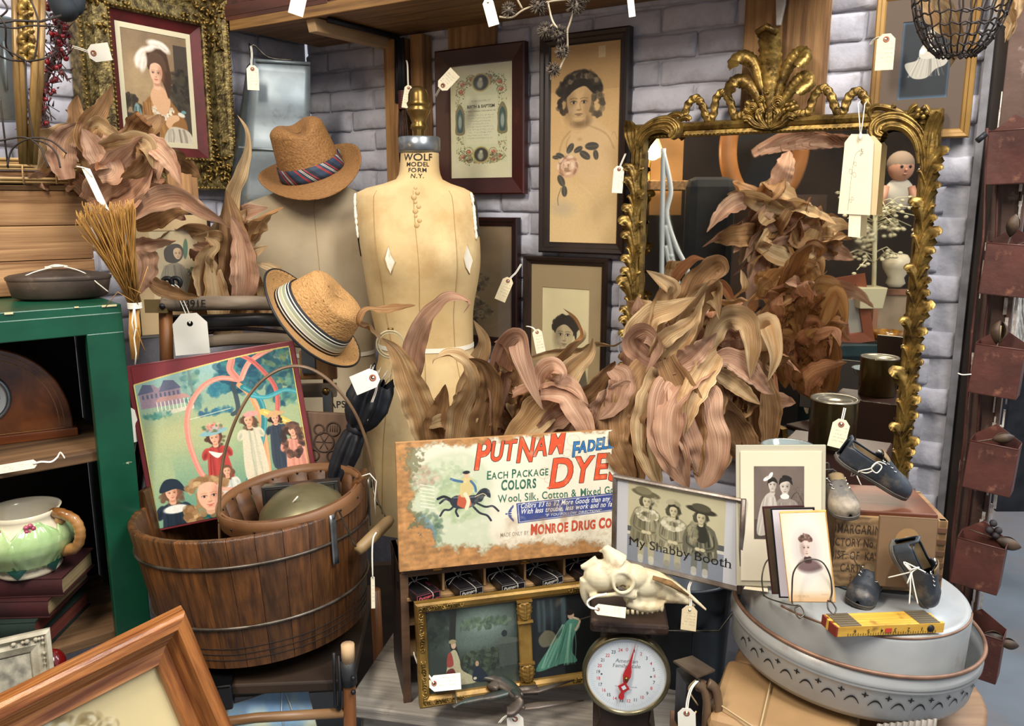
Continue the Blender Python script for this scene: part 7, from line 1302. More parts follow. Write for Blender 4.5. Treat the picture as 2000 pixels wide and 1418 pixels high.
PKS=[(mat_img('packet_top_red',pr_pack(1),.35),mat_img('packet_end_red',pr_packend(1),.35)),(mat_img('packet_top',pr_pack(0),.35),mat_img('packet_end',pr_packend(0),.35))];PKM=mat('black_card','1a1719',rough=.4)
def packet(px,py,Y,red,label,yaw=31):
 o=P(px,py,Y);o.z=DP.o.z+zf+.0045 if False else o.z;w,d,h=.052,.092,.0175;T=thing('dye_packet',label,'packet',frameM(o,yaw,-3,0),'packets of dye in the cubbyholes')
 part(T,'carton',MB().box((w/2,d/2,h/2),(w,d,h)),PKM,bevel=.0008);a,b=PKS[0 if red else 1]
 part(T,'top_print',MB().add([(0.001,.001,h+.0004),(w-.001,.001,h+.0004),(w-.001,d-.001,h+.0004),(.001,d-.001,h+.0004)],[(0,1,2,3)],None,False,[((0,0),(1,0),(1,1),(0,1))]),a);part(T,'end_print',MB().sheet(w-.002,h-.002,-.0004,None,w/2,h/2),b)
 mb=MB();t=.0012
 for q in([(w*.62,-.001,0),(w*.62,-.0012,h+.001),(w*.5,d+.001,h+.001)],[(-.0012,d*.62,0),(-.0012,d*.62,h+.001),(w+.001,d*.7,h+.001),(w+.001,d*.7,0)],[(w*.5,d*.66,h+.001),(w*.3,d*.8,h+.02),(w*.45,d*.6,h+.002)],[(w*.5,d*.66,h+.001),(w*.8,d*.75,h+.022),(w*.5,d*.62,h+.002)],[(w*.5,d*.66,h+.002),(w*.2,d*.5,h+.008),(-.006,d*.4,h)],[(w*.5,d*.66,h+.002),(w*.9,d*.9,h+.015)]):mb.tube(cat_spline(q,6),t*.75,5)
 part(T,'string',mb,mat('grey_string','9d988f',rough=.9));return T
PKL=['black and red dye packet tied with string in the leftmost cubbyhole','black dye packet in the cubbyhole right of the red one','black dye packet in the middle cubbyhole of the dye box','black dye packet in the fourth cubbyhole, left of the skull','black dye packet half hidden behind the animal skull']
for k,(px,red) in enumerate(((829,1),(908,0),(993,0),(1074,0),(1140,1))):
 o=P(px,1175,1.4);x=BX*(k+.5)/5.4;wp_=DP.M@Vector((x-.018,-.036,zf+.004));r_=ray(px,1175)
 T=packet(px,0,1.4,red,PKL[k],yaw=32-(k%3)*4);T.o.location=wp_
M,w,h=rectfit([(806,1182),(1196,1128),(1200,1328),(823,1377)],1.435,14,-9);T=thing('double_gilt_frame','worn gilt double frame holding a dark garden print and a lady in green','framed prints',M)
GW2=mat('worn_gilt','9c7c3c','6c4f22',scale=14,rough=.42,metal=.45,bump=.3,wear=('4a3418',20,.55,.75))
part(T,'frame_moulding',MB().moulding(w,h,[(0,.012),(0,-.006),(.004,-.010),(.013,-.007),(.019,-.002),(.021,.003)]),GW2)
xd=w*.035;iw=w-.042;ih=h-.042
part(T,'divider_post',MB().box((xd,-.002,0),(.026,.01,ih+.004)),GW2,bevel=.003)
for z in(ih/2-.018,-ih/2+.016):
 mb=plume(MB(),[(xd,z-.016),(xd,z),(xd,z+.018)],.03,.008,5,.0015,y0=-.007,flute=3,famp=.0015);mb.box((xd,-.008,z-.02),(.03,.008,.004)).box((xd,-.008,z+.02),(.03,.008,.004));part(T,'capital',mb,GW2)
for cx in(-1,1):
 for cz in(-1,1):
  mb=MB()
  for i in range(16):
   t=.012+i*.005;q=i%2
   for(x,z) in((cx*(w/2-t),cz*(h/2-.010)),(cx*(w/2-.010),cz*(h/2-t))):mb.tube([(x+.0045*cos(a+i),-.009,z+.0045*sin(a+i)) for a in(0,1.5,3,4.5)],.0014,4)
  part(T,'corner_scroll',mb,GOLD,kind='stuff')
l=(xd-.013)-(-iw/2);part(T,'print',MB().sheet(l,ih,.003,None,-iw/2+l/2),mat_img('garden_print',pr_garden(),.5),label='print of a seated couple by a lake');r2=iw/2-(xd+.013);part(T,'print',MB().sheet(r2,ih,.003,None,iw/2-r2/2),mat_img('green_lady_print',pr_green(),.5),label='print of a woman in a green gown')
part(T,'glass',MB().sheet(iw,ih,.0005),GLASS);part(T,'backing_board',MB().box((0,.008,0),(w-.01,.004,h-.01)),LIN)
tag((848,1335),(900,1330),1.385,33,[(838,1320,1.39),(818,1300,1.395),(808,1275,1.40)],'white handwritten tag at the bottom left of the double gilt frame',im=1)
T=thing('iron_shears','rusty green iron shears lying on the table in front of the double frame','shears',PZ(1000,1385,ZT));GI=mat('green_iron','2a4a46','3a3c3a',scale=14,rough=.4,metal=.4,bump=.2,wear=('5a4a40',20,.52,.7));RI=mat('rusty_iron','6a6058','4a4038',scale=18,rough=.45,metal=.5,bump=.2)
def Q(px,py,dz=0):p=P(px,py,1.40-(py-1340)*.0012);return p
def tp(L):return[Q(*q) for q in L]
part(T,'upper_handle',MB().tube(cat_spline([tuple(v) for v in tp([(880,1316),(905,1318),(950,1322),(985,1332),(1008,1352),(1012,1372)])],6),[.009]*8+[.0105]*8+[.013]*8+[.015]*7,10,flat=.6,up=(0,-1,0)),GI,world=True)
part(T,'lower_handle',MB().tube(cat_spline([tuple(v) for v in tp([(884,1382),(900,1373),(930,1366),(965,1360),(995,1352)])],6),[.005]*8+[.008]*8+[.011]*9,8,flat=.6,up=(0,-1,0)),GI,world=True)
part(T,'jaw',MB().tube(cat_spline([tuple(v) for v in tp([(960,1345),(975,1335),(1000,1350),(1012,1370),(1000,1388),(990,1390)])],6),.014,10,flat=.5,up=(0,-1,0)),RI,world=True)
part(T,'blade',MB().tube([Q(1000,1352),Q(1050,1348),Q(1122,1328)],[.008,.010,.002],6,flat=.25,up=(0,-1,0)).tube([Q(1000,1350),Q(1050,1347)],.009,6,flat=.3),RI,world=True);part(T,'blade',MB().tube([Q(995,1385),Q(1050,1378),Q(1140,1368)],[.007,.012,.002],6,flat=.25,up=(0,-1,0)),RI,world=True)
for q in((996,1350),(1022,1378),(1018,1352)):part(T,'rivet',MB().ball(Q(*q)+Vector((0,-.008,0)),.0045,8,6),RI,world=True)
part(T,'thumb_post',MB().tube([Q(893,1378),Q(888,1352)],[.003,.001],6),RI,world=True)
tag((1006,1404),(1008,1440),1.34,36,[(990,1398,1.34),(975,1412,1.34)],'white tag with red ring in front of the iron shears at the table edge',im=None)
# kitchen scale
SO=P(1223,1318,1.34);SM=frameM(Vector((SO.x,SO.y,ZT)),-6);dzc=SO.z-ZT;T=KS=thing('kitchen_scale','old kitchen scale with round white numbered dial and red needle','scale',SM)
BRS=mat('brown_scale_metal','40302a','2c211d',scale=16,rough=.4,metal=.5,bump=.15,wear=('6a5a4c',24,.6,.75));Rd=.0735;Mx=Matrix.Translation((0,0,dzc))@Matrix.Rotation(pi/2,4,'X')
part(T,'bezel',MB().lathe([(Rd-.002,.004),(Rd+.001,.009),(Rd+.005,.006),(Rd+.006,-.004),(Rd+.003,-.02)],64,Mx),mat('brass_nickel_rim','8c8468','5f5640',scale=16,rough=.3,metal=.8))
DI_=part(T,'dial',MB().add([(0,-.002,dzc)]+[(Rd*cos(t),-.002,dzc+Rd*sin(t)) for t in np.linspace(0,2*pi,49)[:-1]],[(0,i+1,(i+1)%48+1) for i in range(48)],None,False,[((.5,.5),(.5+.5*cos(2*pi*i/48),.5+.5*sin(2*pi*i/48)),(.5+.5*cos(2*pi*(i+1)/48),.5+.5*sin(2*pi*(i+1)/48))) for i in range(48)]),mat_img('scale_dial',pr_dial(),.35))
nt_=math.radians(12);dr=Vector((sin(nt_),0,cos(nt_)));pr_=Vector((cos(nt_),0,-sin(nt_)));RED=mat('needle_red','b3262c',rough=.4);c=Vector((0,-.008,dzc-.002))
sh=[(0,.073),(.0022,.03),(.0062,.014),(.0072,.004),(.0045,-.006),(.0025,-.011),(.011,-.019),(.0055,-.026),(.0028,-.029),(.0052,-.037),(.0045,-.042),(0,-.045)]
pts=[c+dr*b+pr_*a for a,b in sh]+[c+dr*b-pr_*a for a,b in sh[-2:0:-1]];mb=MB().add(pts,[tuple(reversed(range(len(pts))))],None,False);ND_=part(DI_,'needle',mb,RED,solid=.001);part(DI_,'needle_hub',MB().ball(c+Vector((0,-.002,0)),.0042,12,8),BRASS)
part(DI_,'needle_eye',MB().add([c+Vector((0,-.0012,0))+dr*b+pr_*a for a,b in((0,-.013),(.005,-.0185),(0,-.024),(-.005,-.0185))],[(3,2,1,0)],None,False),mat('dial_white','d6dfe6',rough=.4))
part(T,'housing',MB().prism([(-.055,0),(-.058,.02),(-.045,.05),(-.05,.09),(-.045,dzc+.06),(-.03,dzc+.085),(.03,dzc+.085),(.045,dzc+.06),(.05,.09),(.045,.05),(.058,.02),(.055,0)],.002,.11),BRS,bevel=.004)
zp=P(1225,1200,1.36).z-ZT-.012
part(T,'post',MB().box((0,.05,(dzc+.085+zp)/2),(.03,.03,zp-dzc-.08)),BRS);part(T,'platform',MB().box((0.002,.045,zp+.006),(.137,.135,.02)),BRS,bevel=.006)
# animal skull on the scale
BONE=mat('dry_bone','d6cbac','b9a67c',scale=10,rough=.65,bump=.9,bscale=16,lo=.38,hi=.68,wear=('8d6d42',18,.54,.74))
PZs=SM@Vector((0,.045,zp+.016));ys=1.35
def organic(name,T,balls,tubes,mt,vox=.0022,cut=(),smooth=6,label=None,fac=.6):
 mb=MB()
 for(x,y,Y,r,*s) in balls:mb.ball(P(x,y,Y),r*Y/FPX,14,10,sc=s[0] if s else(1,1,1))
 for L,rr in tubes:
  c=cat_spline([tuple(P(*q))+(r_,) for q,r_ in zip(L,rr)],5);mb.tube([v[:3] for v in c],[v[3]*L[0][2]/FPX for v in c],10)
 me=new_mesh(name,mb,mt,T.M.inverted());o=bpy.data.objects.new(name,me);COL.objects.link(o)
 m=o.modifiers.new('r','REMESH');m.mode='VOXEL';m.voxel_size=vox;m.use_smooth_shade=True
 m=o.modifiers.new('s','SMOOTH');m.iterations=smooth;m.factor=fac;cs=[]
 for(x,y,Y,r,*s) in cut:
  cm=MB().ball(P(x,y,Y),r*Y/FPX,20,14,sc=s[0] if s else(1,1,1));co=bpy.data.objects.new('cut',new_mesh('cut',cm,mt,T.M.inverted()));COL.objects.link(co);b=o.modifiers.new('b','BOOLEAN');b.operation='DIFFERENCE';b.object=co;b.solver='EXACT';cs.append(co)
 dg=bpy.context.evaluated_depsgraph_get();me2=bpy.data.meshes.new_from_object(o.evaluated_get(dg));me2.name=name;o.modifiers.clear();o.data=me2
 me2.polygons.foreach_set('use_smooth',[True]*len(me2.polygons))
 for c in cs:bpy.data.objects.remove(c)
 bpy.data.meshes.remove(me);o.parent=T.o;meta(o,label);return Th(o,T.M)
T=thing('animal_skull','bleached animal skull with long snout resting on the kitchen scale platform','skull',PZs)
organic('cranium',T,[(1176,1124,ys,40,(1,.8,.85)),(1200,1116,ys,38,(1.1,.9,.8)),(1232,1126,ys,34,(1.2,.8,.8)),(1262,1142,ys,29,(1.5,.75,.95)),(1290,1153,ys,22,(1.6,.75,.9)),(1258,1168,ys,24,(1.9,.6,.8)),(1157,1142,ys,22)],[([(1182,1068,ys),(1190,1080,ys),(1204,1100,ys)],(8,15,28)),([(1170,1077,ys+.01),(1184,1074,ys)],(3,6)),([(1134,1108,ys),(1150,1104,ys),(1168,1096,ys)],(5,10,14)),([(1146,1130,ys),(1143,1160,ys),(1149,1184,ys)],(16,11,4)),([(1152,1164,ys-.015),(1180,1163,ys-.026),(1210,1160,ys-.026),(1240,1162,ys-.015)],(6,5,6,12)),([(1197,1130,ys-.027),(1201,1150,ys-.03),(1216,1158,ys-.03),(1233,1150,ys-.027),(1236,1132,ys-.025),(1220,1118,ys-.025),(1203,1120,ys-.025),(1197,1130,ys-.027)],(4,4,4,5,5,5,4,4)),([(1225,1176,ys-.008),(1260,1186,ys-.01),(1296,1182,ys-.008)],(10,12,10)),([(1255,1122,ys),(1300,1135,ys),(1340,1158,ys),(1380,1192,ys-.01)],(13,10,6,3)),([(1300,1162,ys),(1335,1172,ys),(1358,1184,ys)],(18,9,3)),([(1255,1118,ys+.03),(1300,1130,ys+.03),(1335,1152,ys+.03)],(12,9,4))],BONE,.0017,cut=[(1217,1137,ys-.036,16,(1,1.15,.95)),(1246,1124,ys-.036,2.5),(1312,1146,ys-.02,8,(3.0,1,.55))],smooth=10,fac=.7)
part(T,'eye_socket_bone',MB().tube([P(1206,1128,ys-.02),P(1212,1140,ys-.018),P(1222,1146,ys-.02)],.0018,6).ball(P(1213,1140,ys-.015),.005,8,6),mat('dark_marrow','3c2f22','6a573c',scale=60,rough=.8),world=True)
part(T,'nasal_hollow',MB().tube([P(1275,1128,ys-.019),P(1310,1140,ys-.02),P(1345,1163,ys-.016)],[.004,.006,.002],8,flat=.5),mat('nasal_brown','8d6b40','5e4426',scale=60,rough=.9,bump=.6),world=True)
for k in range(8):
 x=1226+k*9.5;y=1196+(2.5 if k<5 else-.5*(k-5)*3);part(T,'tooth',MB().tube([P(x,y-8,ys-.014),P(x,y-1,ys-.015),P(x+1,y+2,ys-.014)],[.003,.003,.0014],6),mat('tooth_enamel','c9bd9c','6d5b3c',scale=80,rough=.4),world=True)
tag((1168,1190),(1222,1197),1.30,22,[(1152,1186,1.30),(1147,1176,1.305),(1160,1166,1.31),(1185,1160,1.31)],'cream tag on the front edge of the scale platform under the skull',im=0)
# zinc bucket behind, its tag
o=P(1330,1300,1.60);o.z=ZT;T=thing('zinc_bucket','dark blue-grey zinc bucket standing behind the kitchen scale','bucket',Matrix.Translation(o));DZ=mat('dark_blue_zinc','454c54','343a42',scale=10,rough=.4,metal=.5,bump=.12)
part(T,'body',MB().lathe([(0,0),(.088,0),(.09,.01),(.1,.22),(.104,.224),(.1,.228),(.096,.224),(.086,.012),(0,.012)],40),DZ);part(T,'bail_handle',MB().tube([(-.104,0,.21),(-.1,-.05,.17),(-.05,-.098,.14),(.05,-.098,.14),(.1,-.05,.17),(.104,0,.21)],.003,6),WIREM);part(T,'seam',MB().tube([(.0,-.0885,.005),(0,-.1,.21)],.0016,5),DZ)
tag((1347,1192),(1344,1231),1.34,32,[(1349,1175,1.345),(1345,1150,1.35),(1350,1136,1.355)],'cream handwritten tag hanging below the photo of three girls',im=2,ring=False)
T=thing('postal_scale','small old postal scale with square tray and slotted wooden arc','postal scale',frameM(P(1378,1400,1.22),10));o_=T.M.inverted()
part(T,'tray',MB().add([P(1315,1290,1.22),P(1362,1322,1.17),P(1397,1308,1.21),P(1352,1280,1.27)],[(0,1,2,3)],None,False),mat('worn_tin_tray','6d5f52','51453a',scale=16,rough=.4,metal=.5),world=True,solid=.003)
AR=mat('worn_brown_arc','6f5740','4f3c2b',scale=10,rough=.45,bump=.2)
for s in(-1,1):part(T,'arc_plate',MB().tube(cat_spline([tuple(P(x+s*11,y,1.19)) for x,y in((1372,1334),(1386,1345),(1392,1370),(1392,1400),(1388,1440))],5),.0082,8,flat=.7),AR,world=True)
part(T,'arc_face',MB().tube(cat_spline([tuple(P(x,y,1.195)) for x,y in((1362,1336),(1380,1345),(1387,1362))],5),[.011]*11,8,flat=.5),AR,world=True);part(T,'slot',MB().tube(cat_spline([tuple(P(x,y,1.192)) for x,y in((1382,1356),(1388,1390),(1386,1430))],5),.003,6),DARKM,world=True)
part(T,'stand',MB().box((0,0,0),(.03,.05,.1),frameM(P(1345,1370,1.24),10)),BLACKM,world=True,bevel=.003);part(T,'tray_wire',MB().tube([P(1362,1322,1.19),P(1368,1336,1.19)],.003,5),WIREM,world=True)
solo('scale_foot_block',MB().box((0,0,0),(.12,.12,P(1378,1450,1.23).z-.0-.36),frameM(Vector((P(1378,1450,1.25).x,1.25,(.36+P(1378,1450,1.23).z)/2)),-11)),BXW,'brown wooden block under the small postal scale','block',bevel=.002)
tag((1341,1393),(1342,1432),1.15,38,[(1343,1370,1.155),(1350,1345,1.16),(1362,1330,1.165)],'white tag with red ring hanging from the small postal scale',im=None)
# photo of three girls
M,w,h=rectfit([(1196,926),(1455,974),(1450,1161),(1198,1090)],1.37,-33,0);T=thing('glass_photo_frame','metal-edged glass frame with a sepia photo of three girls in hats','framed photo',M)
SOL=mat('solder_metal','8a837c','5e5148',scale=22,rough=.38,metal=.6,bump=.2)
part(T,'metal_edge',MB().moulding(w,h,[(0,.004),(0,-.004),(.003,-.006),(.0075,-.004),(.0085,.0)]),SOL);part(T,'print',MB().sheet(w-.014,h-.014,.0),mat_img('three_girls_photo',pr_girls(),.5));part(T,'glass',MB().sheet(w-.012,h-.012,-.0025),GLASS);part(T,'backing_board',MB().box((0,.004,0),(w-.004,.003,h-.004)),mat('grey_back','4a4642',rough=.7));part(T,'edge_rod',MB().tube([(w/2-.003,-.003,-h/2-.002),(w/2-.003,-.003,h/2)],.0048,8),SOL)
# heater pans
PT_Z=.845
GALV=mat('pan_galvanised','b9bab8','9a9c9c',scale=7,rough=.38,metal=.25,bump=.1,lo=.3,hi=.7,wear=('8a705c',9,.60,.78));RUST=mat('rusty_rim','93705a','6d5040',scale=20,rough=.5,metal=.4,bump=.3);HOLE_SHADE=mat('painted_hole_shade','15120f',rough=.95)  # last one is near-black, painting the shade inside holes that are not cut
c0=P(1652,1205,1.35);PMt=Matrix.Translation(Vector((c0.x,1.34,.705)))@Matrix.Rotation(math.radians(4.5),4,'Y')@Matrix.Rotation(math.radians(1),4,'X')
T=thing('galvanised_pan','wide round galvanised pan with rusty rim and crescent holes painted dark','pan',PMt);RO=.205
part(T,'wall',MB().lathe([(0,.003),(RO-.016,.003),(RO-.012,.0),(RO-.006,.01),(RO-.002,.05),(RO,.058),(RO+.003,.061),(RO,.064),(RO+.003,.067),(RO,.070),(RO+.001,.088),(RO-.001,.088),(RO-.003,.06),(RO-.008,.012),(RO-.016,.006),(0,.006)],96),GALV)
part(T,'rolled_rim',MB().tube([((RO+.001)*cos(t),(RO+.001)*sin(t),.089) for t in np.linspace(0,2*pi,97)[:-1]],.0034,8,closed=True),RUST)
mbc=None
for k in range(17):
 a=-2.95+k*.17;z=.036
 def sp(da,dz,off=.0012):r_=np.interp(z+dz,[.01,.05,.058],[RO-.006,RO-.002,RO])+off;return(r_*cos(a+da),r_*sin(a+da),z+dz)
 up_=[sp(.055*(t-.5)*2,-.006+.012*(1-(2*t-1)**2)) for t in np.linspace(0,1,9)];lo_=[sp(.05*(t-.5)*2,-.0066+.0092*(1-(2*t-1)**2)) for t in np.linspace(1,0,9)]
 part(T,'crescent_hole_patch',MB().add(up_+lo_,[tuple(reversed(range(18)))],None,False),HOLE_SHADE)  # flat dark patch on the wall, shade of a hole put into colour
 st_=[sp(.085+.018*cos(t)*(1+.6*cos(4*t)),.012+.0032*sin(t)*(1+.6*cos(4*t))) for t in np.linspace(0,2*pi,17)[:-1]];part(T,'star_hole_patch',MB().add(st_,[tuple(range(16))],None,False),HOLE_SHADE)
PMi=Matrix.Translation(Vector((c0.x+.0,1.345,.725)))@Matrix.Rotation(math.radians(3.0),4,'Y');T=thing('heater_top','inverted smaller galvanised drum top lying inside the wide pan','metal lid',PMi);RI_=.187;hI=PT_Z-.725
part(T,'shell',MB().lathe([(RI_,0),(RI_,hI-.012),(RI_-.003,hI-.005),(RI_-.012,hI-.002),(RI_-.03,hI-.004),(RI_-.034,hI),(.05,hI),(.042,hI-.004),(.034,hI-.006),(.034,hI-.02),(.03,hI-.02)],96),GALV);part(T,'worn_edge',MB().tube([((RI_-.002)*cos(t),(RI_-.002)*sin(t),hI-.006) for t in np.linspace(-2.6,-.5,40)],.0018,6),RUST);part(T,'centre_ring',MB().tube([(.046*cos(t),.046*sin(t),hI+.001) for t in np.linspace(0,2*pi,41)[:-1]],.004,8,closed=True),mat('dark_ring','3a3c40',rough=.4,metal=.6));part(T,'opening_shade_disc',MB().lathe([(0,hI-.015),(.034,hI-.015)],32),HOLE_SHADE)  # dark disc paints the shade in the centre opening
for k in range(14):
 a=-2.9+k*.2;part(T,'vent_hole_patch',MB().add([((RI_+.0008)*cos(a+.018*cos(t)),(RI_+.0008)*sin(a+.018*cos(t)),.022+.005*sin(t)) for t in np.linspace(0,2*pi,13)[:-1]],[tuple(range(12))],None,False),HOLE_SHADE)  # dark ovals laid on the shell paint the shade of vents
def ontop(px,py,dz=0):
 n=PMi.to_3x3()@Vector((0,0,1));p0=PMi@Vector((0,0,hI));r_=ray(px,py);c=Vector((0,0,EYE));k=(p0-c).dot(n)/r_.dot(n);return c+r_*k+Vector((0,0,dz))
STW=mat('stool_wood','9c7a58','765638',scale=4,stretch=(.8,8,8),rough=.55,bump=.2);zsup=.70
T=thing('round_stool','round wooden stool top under the galvanised pans at the lower right','stool',Matrix.Translation((c0.x+.03,1.36,0)));part(T,'seat',MB().lathe([(0,.645),(.205,.645),(.212,.64),(.212,.615),(.205,.61),(0,.61)],56),STW)
for a in(.6,2.2,3.8,5.4):part(T,'leg',MB().tube([(.09*cos(a),.09*sin(a),.61),(.11*cos(a),.11*sin(a),.0)],[.018,.014],10),STW)
KR=mat('kraft_paper','a3825a','8c6c46',scale=5,rough=.6,bump=.15);o=P(1575,1372,1.11)
T=thing('kraft_parcel','kraft paper parcel tied with twine tucked under the wide pan','parcel',frameM(Vector((o.x,1.22,.677)),-24,0,2));part(T,'wrapping',MB().box((0.01,-.0,-.002),(.225,.20,.036)),KR,bevel=.016);part(T,'fold',MB().box((.02,-.102,-.006),(.2,.003,.02)),KR,bevel=.001)
part(T,'twine',MB().tube([(-.02,-.104,-.028),(-.02,-.104,.022),(-.02,.1,.026)],.0016,5).tube([(-.126,0,-.028),(-.126,-.01,.022),(-.09,-.07,.026),(-.02,-.103,.02),(.05,-.1,.02)],.0016,5).tube(cat_spline([(-.02,-.106,.0),(-.03,-.112,-.02),(-.024,-.112,-.05)],4),.0014,5).tube(cat_spline([(-.12,-.08,.02),(-.135,-.09,.05),(-.125,-.09,.07)],4),.0014,5).tube(cat_spline([(-.12,-.09,.015),(-.14,-.1,-.02),(-.145,-.1,-.045)],4),.0014,5),mat('twine','b39c74',rough=.9))
T=thing('paper_packet','flat brown paper packet stacked under the kraft parcel','packet',frameM(Vector((o.x+.02,1.2,.6515)),-30));part(T,'packet',MB().box((0,0,-.0),(.26,.2,.012)),mat('brown_packet','9a7650',rough=.7),bevel=.003)
part(T,'dark_edge_tray',MB().box((-.05,-.12,-.012),(.3,.02,.02)),mat('dark_tray','3a2b22',rough=.5),bevel=.003)
T=thing('corrugated_panel','grey corrugated metal panel standing under the right side of the pans','metal panel',frameM(P(1770,1432,1.14),8));mb=MB().grid(lambda u,v:(-.05+.1*u,.0016*sin(u*60),-.06+.08*v),60,1);part(T,'sheet',mb,mat('corrugated_grey','8d857c','6c645c',scale=12,rough=.5,metal=.3),solid=.001)
# photographs on the drum
M,w,h=rectfit([(1436,870),(1615,870),(1609,1146),(1440,1144)],1.30,-8,-5);T=thing('mounted_family_photo','cream-mounted brown photograph of a seated woman with a girl in a bow','photograph',M)
part(T,'card',MB().box((0,.0025,0),(w,.005,h)),mat('grey_cream_card','b9b29c',rough=.8));part(T,'mount',MB().box((0,-.001,0),(w-.014,.003,h-.02)),mat('cream_mount','e6dcc4','dccfb2',scale=4,rough=.8));part(T,'print',MB().sheet(w*.56,h*.515,-.003,None,-.003,h*.10),mat_img('family_photo',pr_family(),.5));part(T,'dark_back',MB().box((0,.0065,0),(w,.002,h)),DARKWOOD)
def card(label,c4,Y,yaw,img=None,thick=.003,edge=PAPER,cm=None,cat='photograph card',pitch=-6,group=None):
 M,w,h=rectfit(c4,Y,yaw,pitch);T=thing('photo_card',label,cat,M,group);part(T,'card',MB().box((0,thick/2,0),(w,thick,h)),edge,bevel=.0008)
 if img:part(T,'print',MB().sheet(w-.003,h-.003,-.0006),img)
 elif cm:part(T,'face',MB().sheet(w-.006,h-.006,-.0006),cm)
 return T
GEDGE=mat('gilt_card_edge','d9ab62','c08e48',scale=60,rough=.5)
card('maroon-edged photo card at the back of the wire card holder',[(1491,990),(1572,986),(1588,1158),(1505,1164)],1.235,-22,edge=mat('maroon_card','3c1518',rough=.5),cm=mat('brown_photo_face','5c4a34','41331f',scale=20,rough=.5))
card('black-edged white photo card in the middle of the wire card holder',[(1506,993),(1594,990),(1604,1166),(1520,1172)],1.215,-22,edge=mat('black_card_edge','121214',rough=.4),cm=mat('pale_card_face','d6d0da',rough=.4))
card('portrait card of a curly-haired woman at the front of the wire holder',[(1528,1004),(1618,995),(1626,1169),(1536,1184)],1.185,-22,img=mat_img('woman_card',pr_cabinet(),.45),thick=.009,edge=GEDGE)
T=thing('wire_card_holder','bent wire holder with looped feet standing on the drum top','card holder',ontop(1580,1190));W2=lambda L:cat_spline([tuple(P(*q)) for q in L],6)
for L in([(1562,1208,1.13),(1571,1198,1.135),(1562,1183,1.15),(1548,1180,1.165),(1547,1150,1.165),(1550,1118,1.165),(1565,1098,1.165),(1588,1092,1.165),(1608,1100,1.165),(1621,1125,1.165),(1625,1155,1.165),(1622,1172,1.16),(1628,1180,1.15),(1633,1190,1.14),(1628,1199,1.13),(1618,1190,1.14),(1616,1176,1.155)],[(1562,1208,1.13),(1555,1200,1.14),(1553,1188,1.15),(1562,1183,1.15)],[(1548,1182,1.165),(1530,1178,1.19),(1500,1168,1.25),(1490,1160,1.26)],[(1620,1174,1.16),(1600,1168,1.2),(1590,1160,1.25)],[(1492,1165,1.25),(1488,1130,1.26),(1495,1100,1.27),(1510,1085,1.27)]):part(T,'wire',MB().tube(W2(L),.0012,6),WIREM,world=True)
solo('price_tag',MB().add([ontop(1452,1152,.002),ontop(1500,1158,.002),ontop(1498,1142,.002),ontop(1460,1138,.002)],[(0,1,2,3)],None,False),TAGI[0],'small cream tag lying flat at the foot of the family photograph','tag',solid=.0006)
# folding rule
a,b=ontop(1634,1245),ontop(1843,1236);d_=(b-a);yaw=math.degrees(math.atan2(d_.y,d_.x));L=d_.length;Mr=frameM(a,yaw,0,math.degrees(-math.asin(d_.z/L))*-0+3.0);T=thing('folding_rule','yellow folding wooden rule lying on the drum top in front of the shoes','folding rule',Mr);YEL=mat('rule_yellow','d9ac45','c4943a',scale=14,stretch=(1,6,6),rough=.4,bump=.1,wear=('7b5a2a',26,.6,.74))
for k in range(6):
 part(T,'rule_section',MB().box((L/2-.003*(k%2),.0035+.0068*k,.0085),(L-.004*(k%3),.0062,.017)),YEL,bevel=.0008)
 for x in(.022,L-.026):part(T,'steel_strip',MB().box((x,.0035+.0068*k,.0173),(.036,.0055,.0012)),mat('dull_strip','8a7f6a' if 1 else '',rough=.35,metal=.6))
part(T,'end_cap',MB().box((-.001,.02,.0085),(.003,.041,.016)),mat('red_end_paint','7c2a1c',rough=.5))
mb=MB()
for i,n in enumerate(('6','5','4','3','2','1')):
 x=L*(.16+i*.125);mb=text_mb(n,.009,lambda px_,pz_,x=x:Vector((x-px_,-.0006,.0115-pz_)),mb=mb,bold=.01)
for i in range(36):mb.box((L*.1+L*.0233*i,-.0006,.0035),(.0006,.0004,.003 if i%2 else .005))
part(T,'numerals',mb,INK);part(T,'red_block',MB().box((L*.47,-.0007,.0085),(.011,.0004,.007)),mat('rule_red','c0402c',rough=.5));part(T,'rivet',MB().lathe([(0,.003),(.005,.002),(.0062,0)],14,Matrix.Translation((L*.87,0,.0085))@Matrix.Rotation(pi/2,4,'X')),BLACKM)
# margarine crate
o=ontop(1622,1146);CPn=Plane(0,0,0,-9,o=o+Vector((0,0,.001)));xr_,zr_=CPn.loc(1851,1023);hC=CPn.loc(1620,1005)[1];dC=.14;T=thing('margarine_crate','small stencilled wooden crate standing on the drum behind the shoes','crate',CPn.M)
CRW=mat('crate_pine','9c7a52','765535',scale=4,stretch=(.7,8,8),rough=.7,bump=.3);CRT=mat('crate_lid_wood','6a3c26','4c2818',scale=4,stretch=(.7,8,8),rough=.45,bump=.2)
part(T,'front_board',MB().box((xr_/2,.005,hC/2),(xr_,.01,hC)),CRW,bevel=.0015);part(T,'back_board',MB().box((xr_/2,dC,hC/2),(xr_,.01,hC)),CRW);part(T,'lid',MB().box((xr_/2-.004,dC/2+.003,hC+.004),(xr_-.02,dC-.004,.009)),CRT,bevel=.002,label='reddish brown lid board')
for x in(.006,xr_-.006):part(T,'end_board',MB().box((x,dC/2,hC/2),(.014,dC,hC)),CRW,bevel=.0015)
for k in range(6):part(T,'finger_joint',MB().box((xr_-.008,-.0008,hC*(k+.5)/6.3),(.015,.004,hC/14)),mat('end_grain','5f3f28',rough=.8),bevel=.0008)
part(T,'stencilled_face',MB().sheet(.13,hC-.003,-.0006,None,.065,hC/2),mat_img('crate_stencil',pr_crate(),.75))
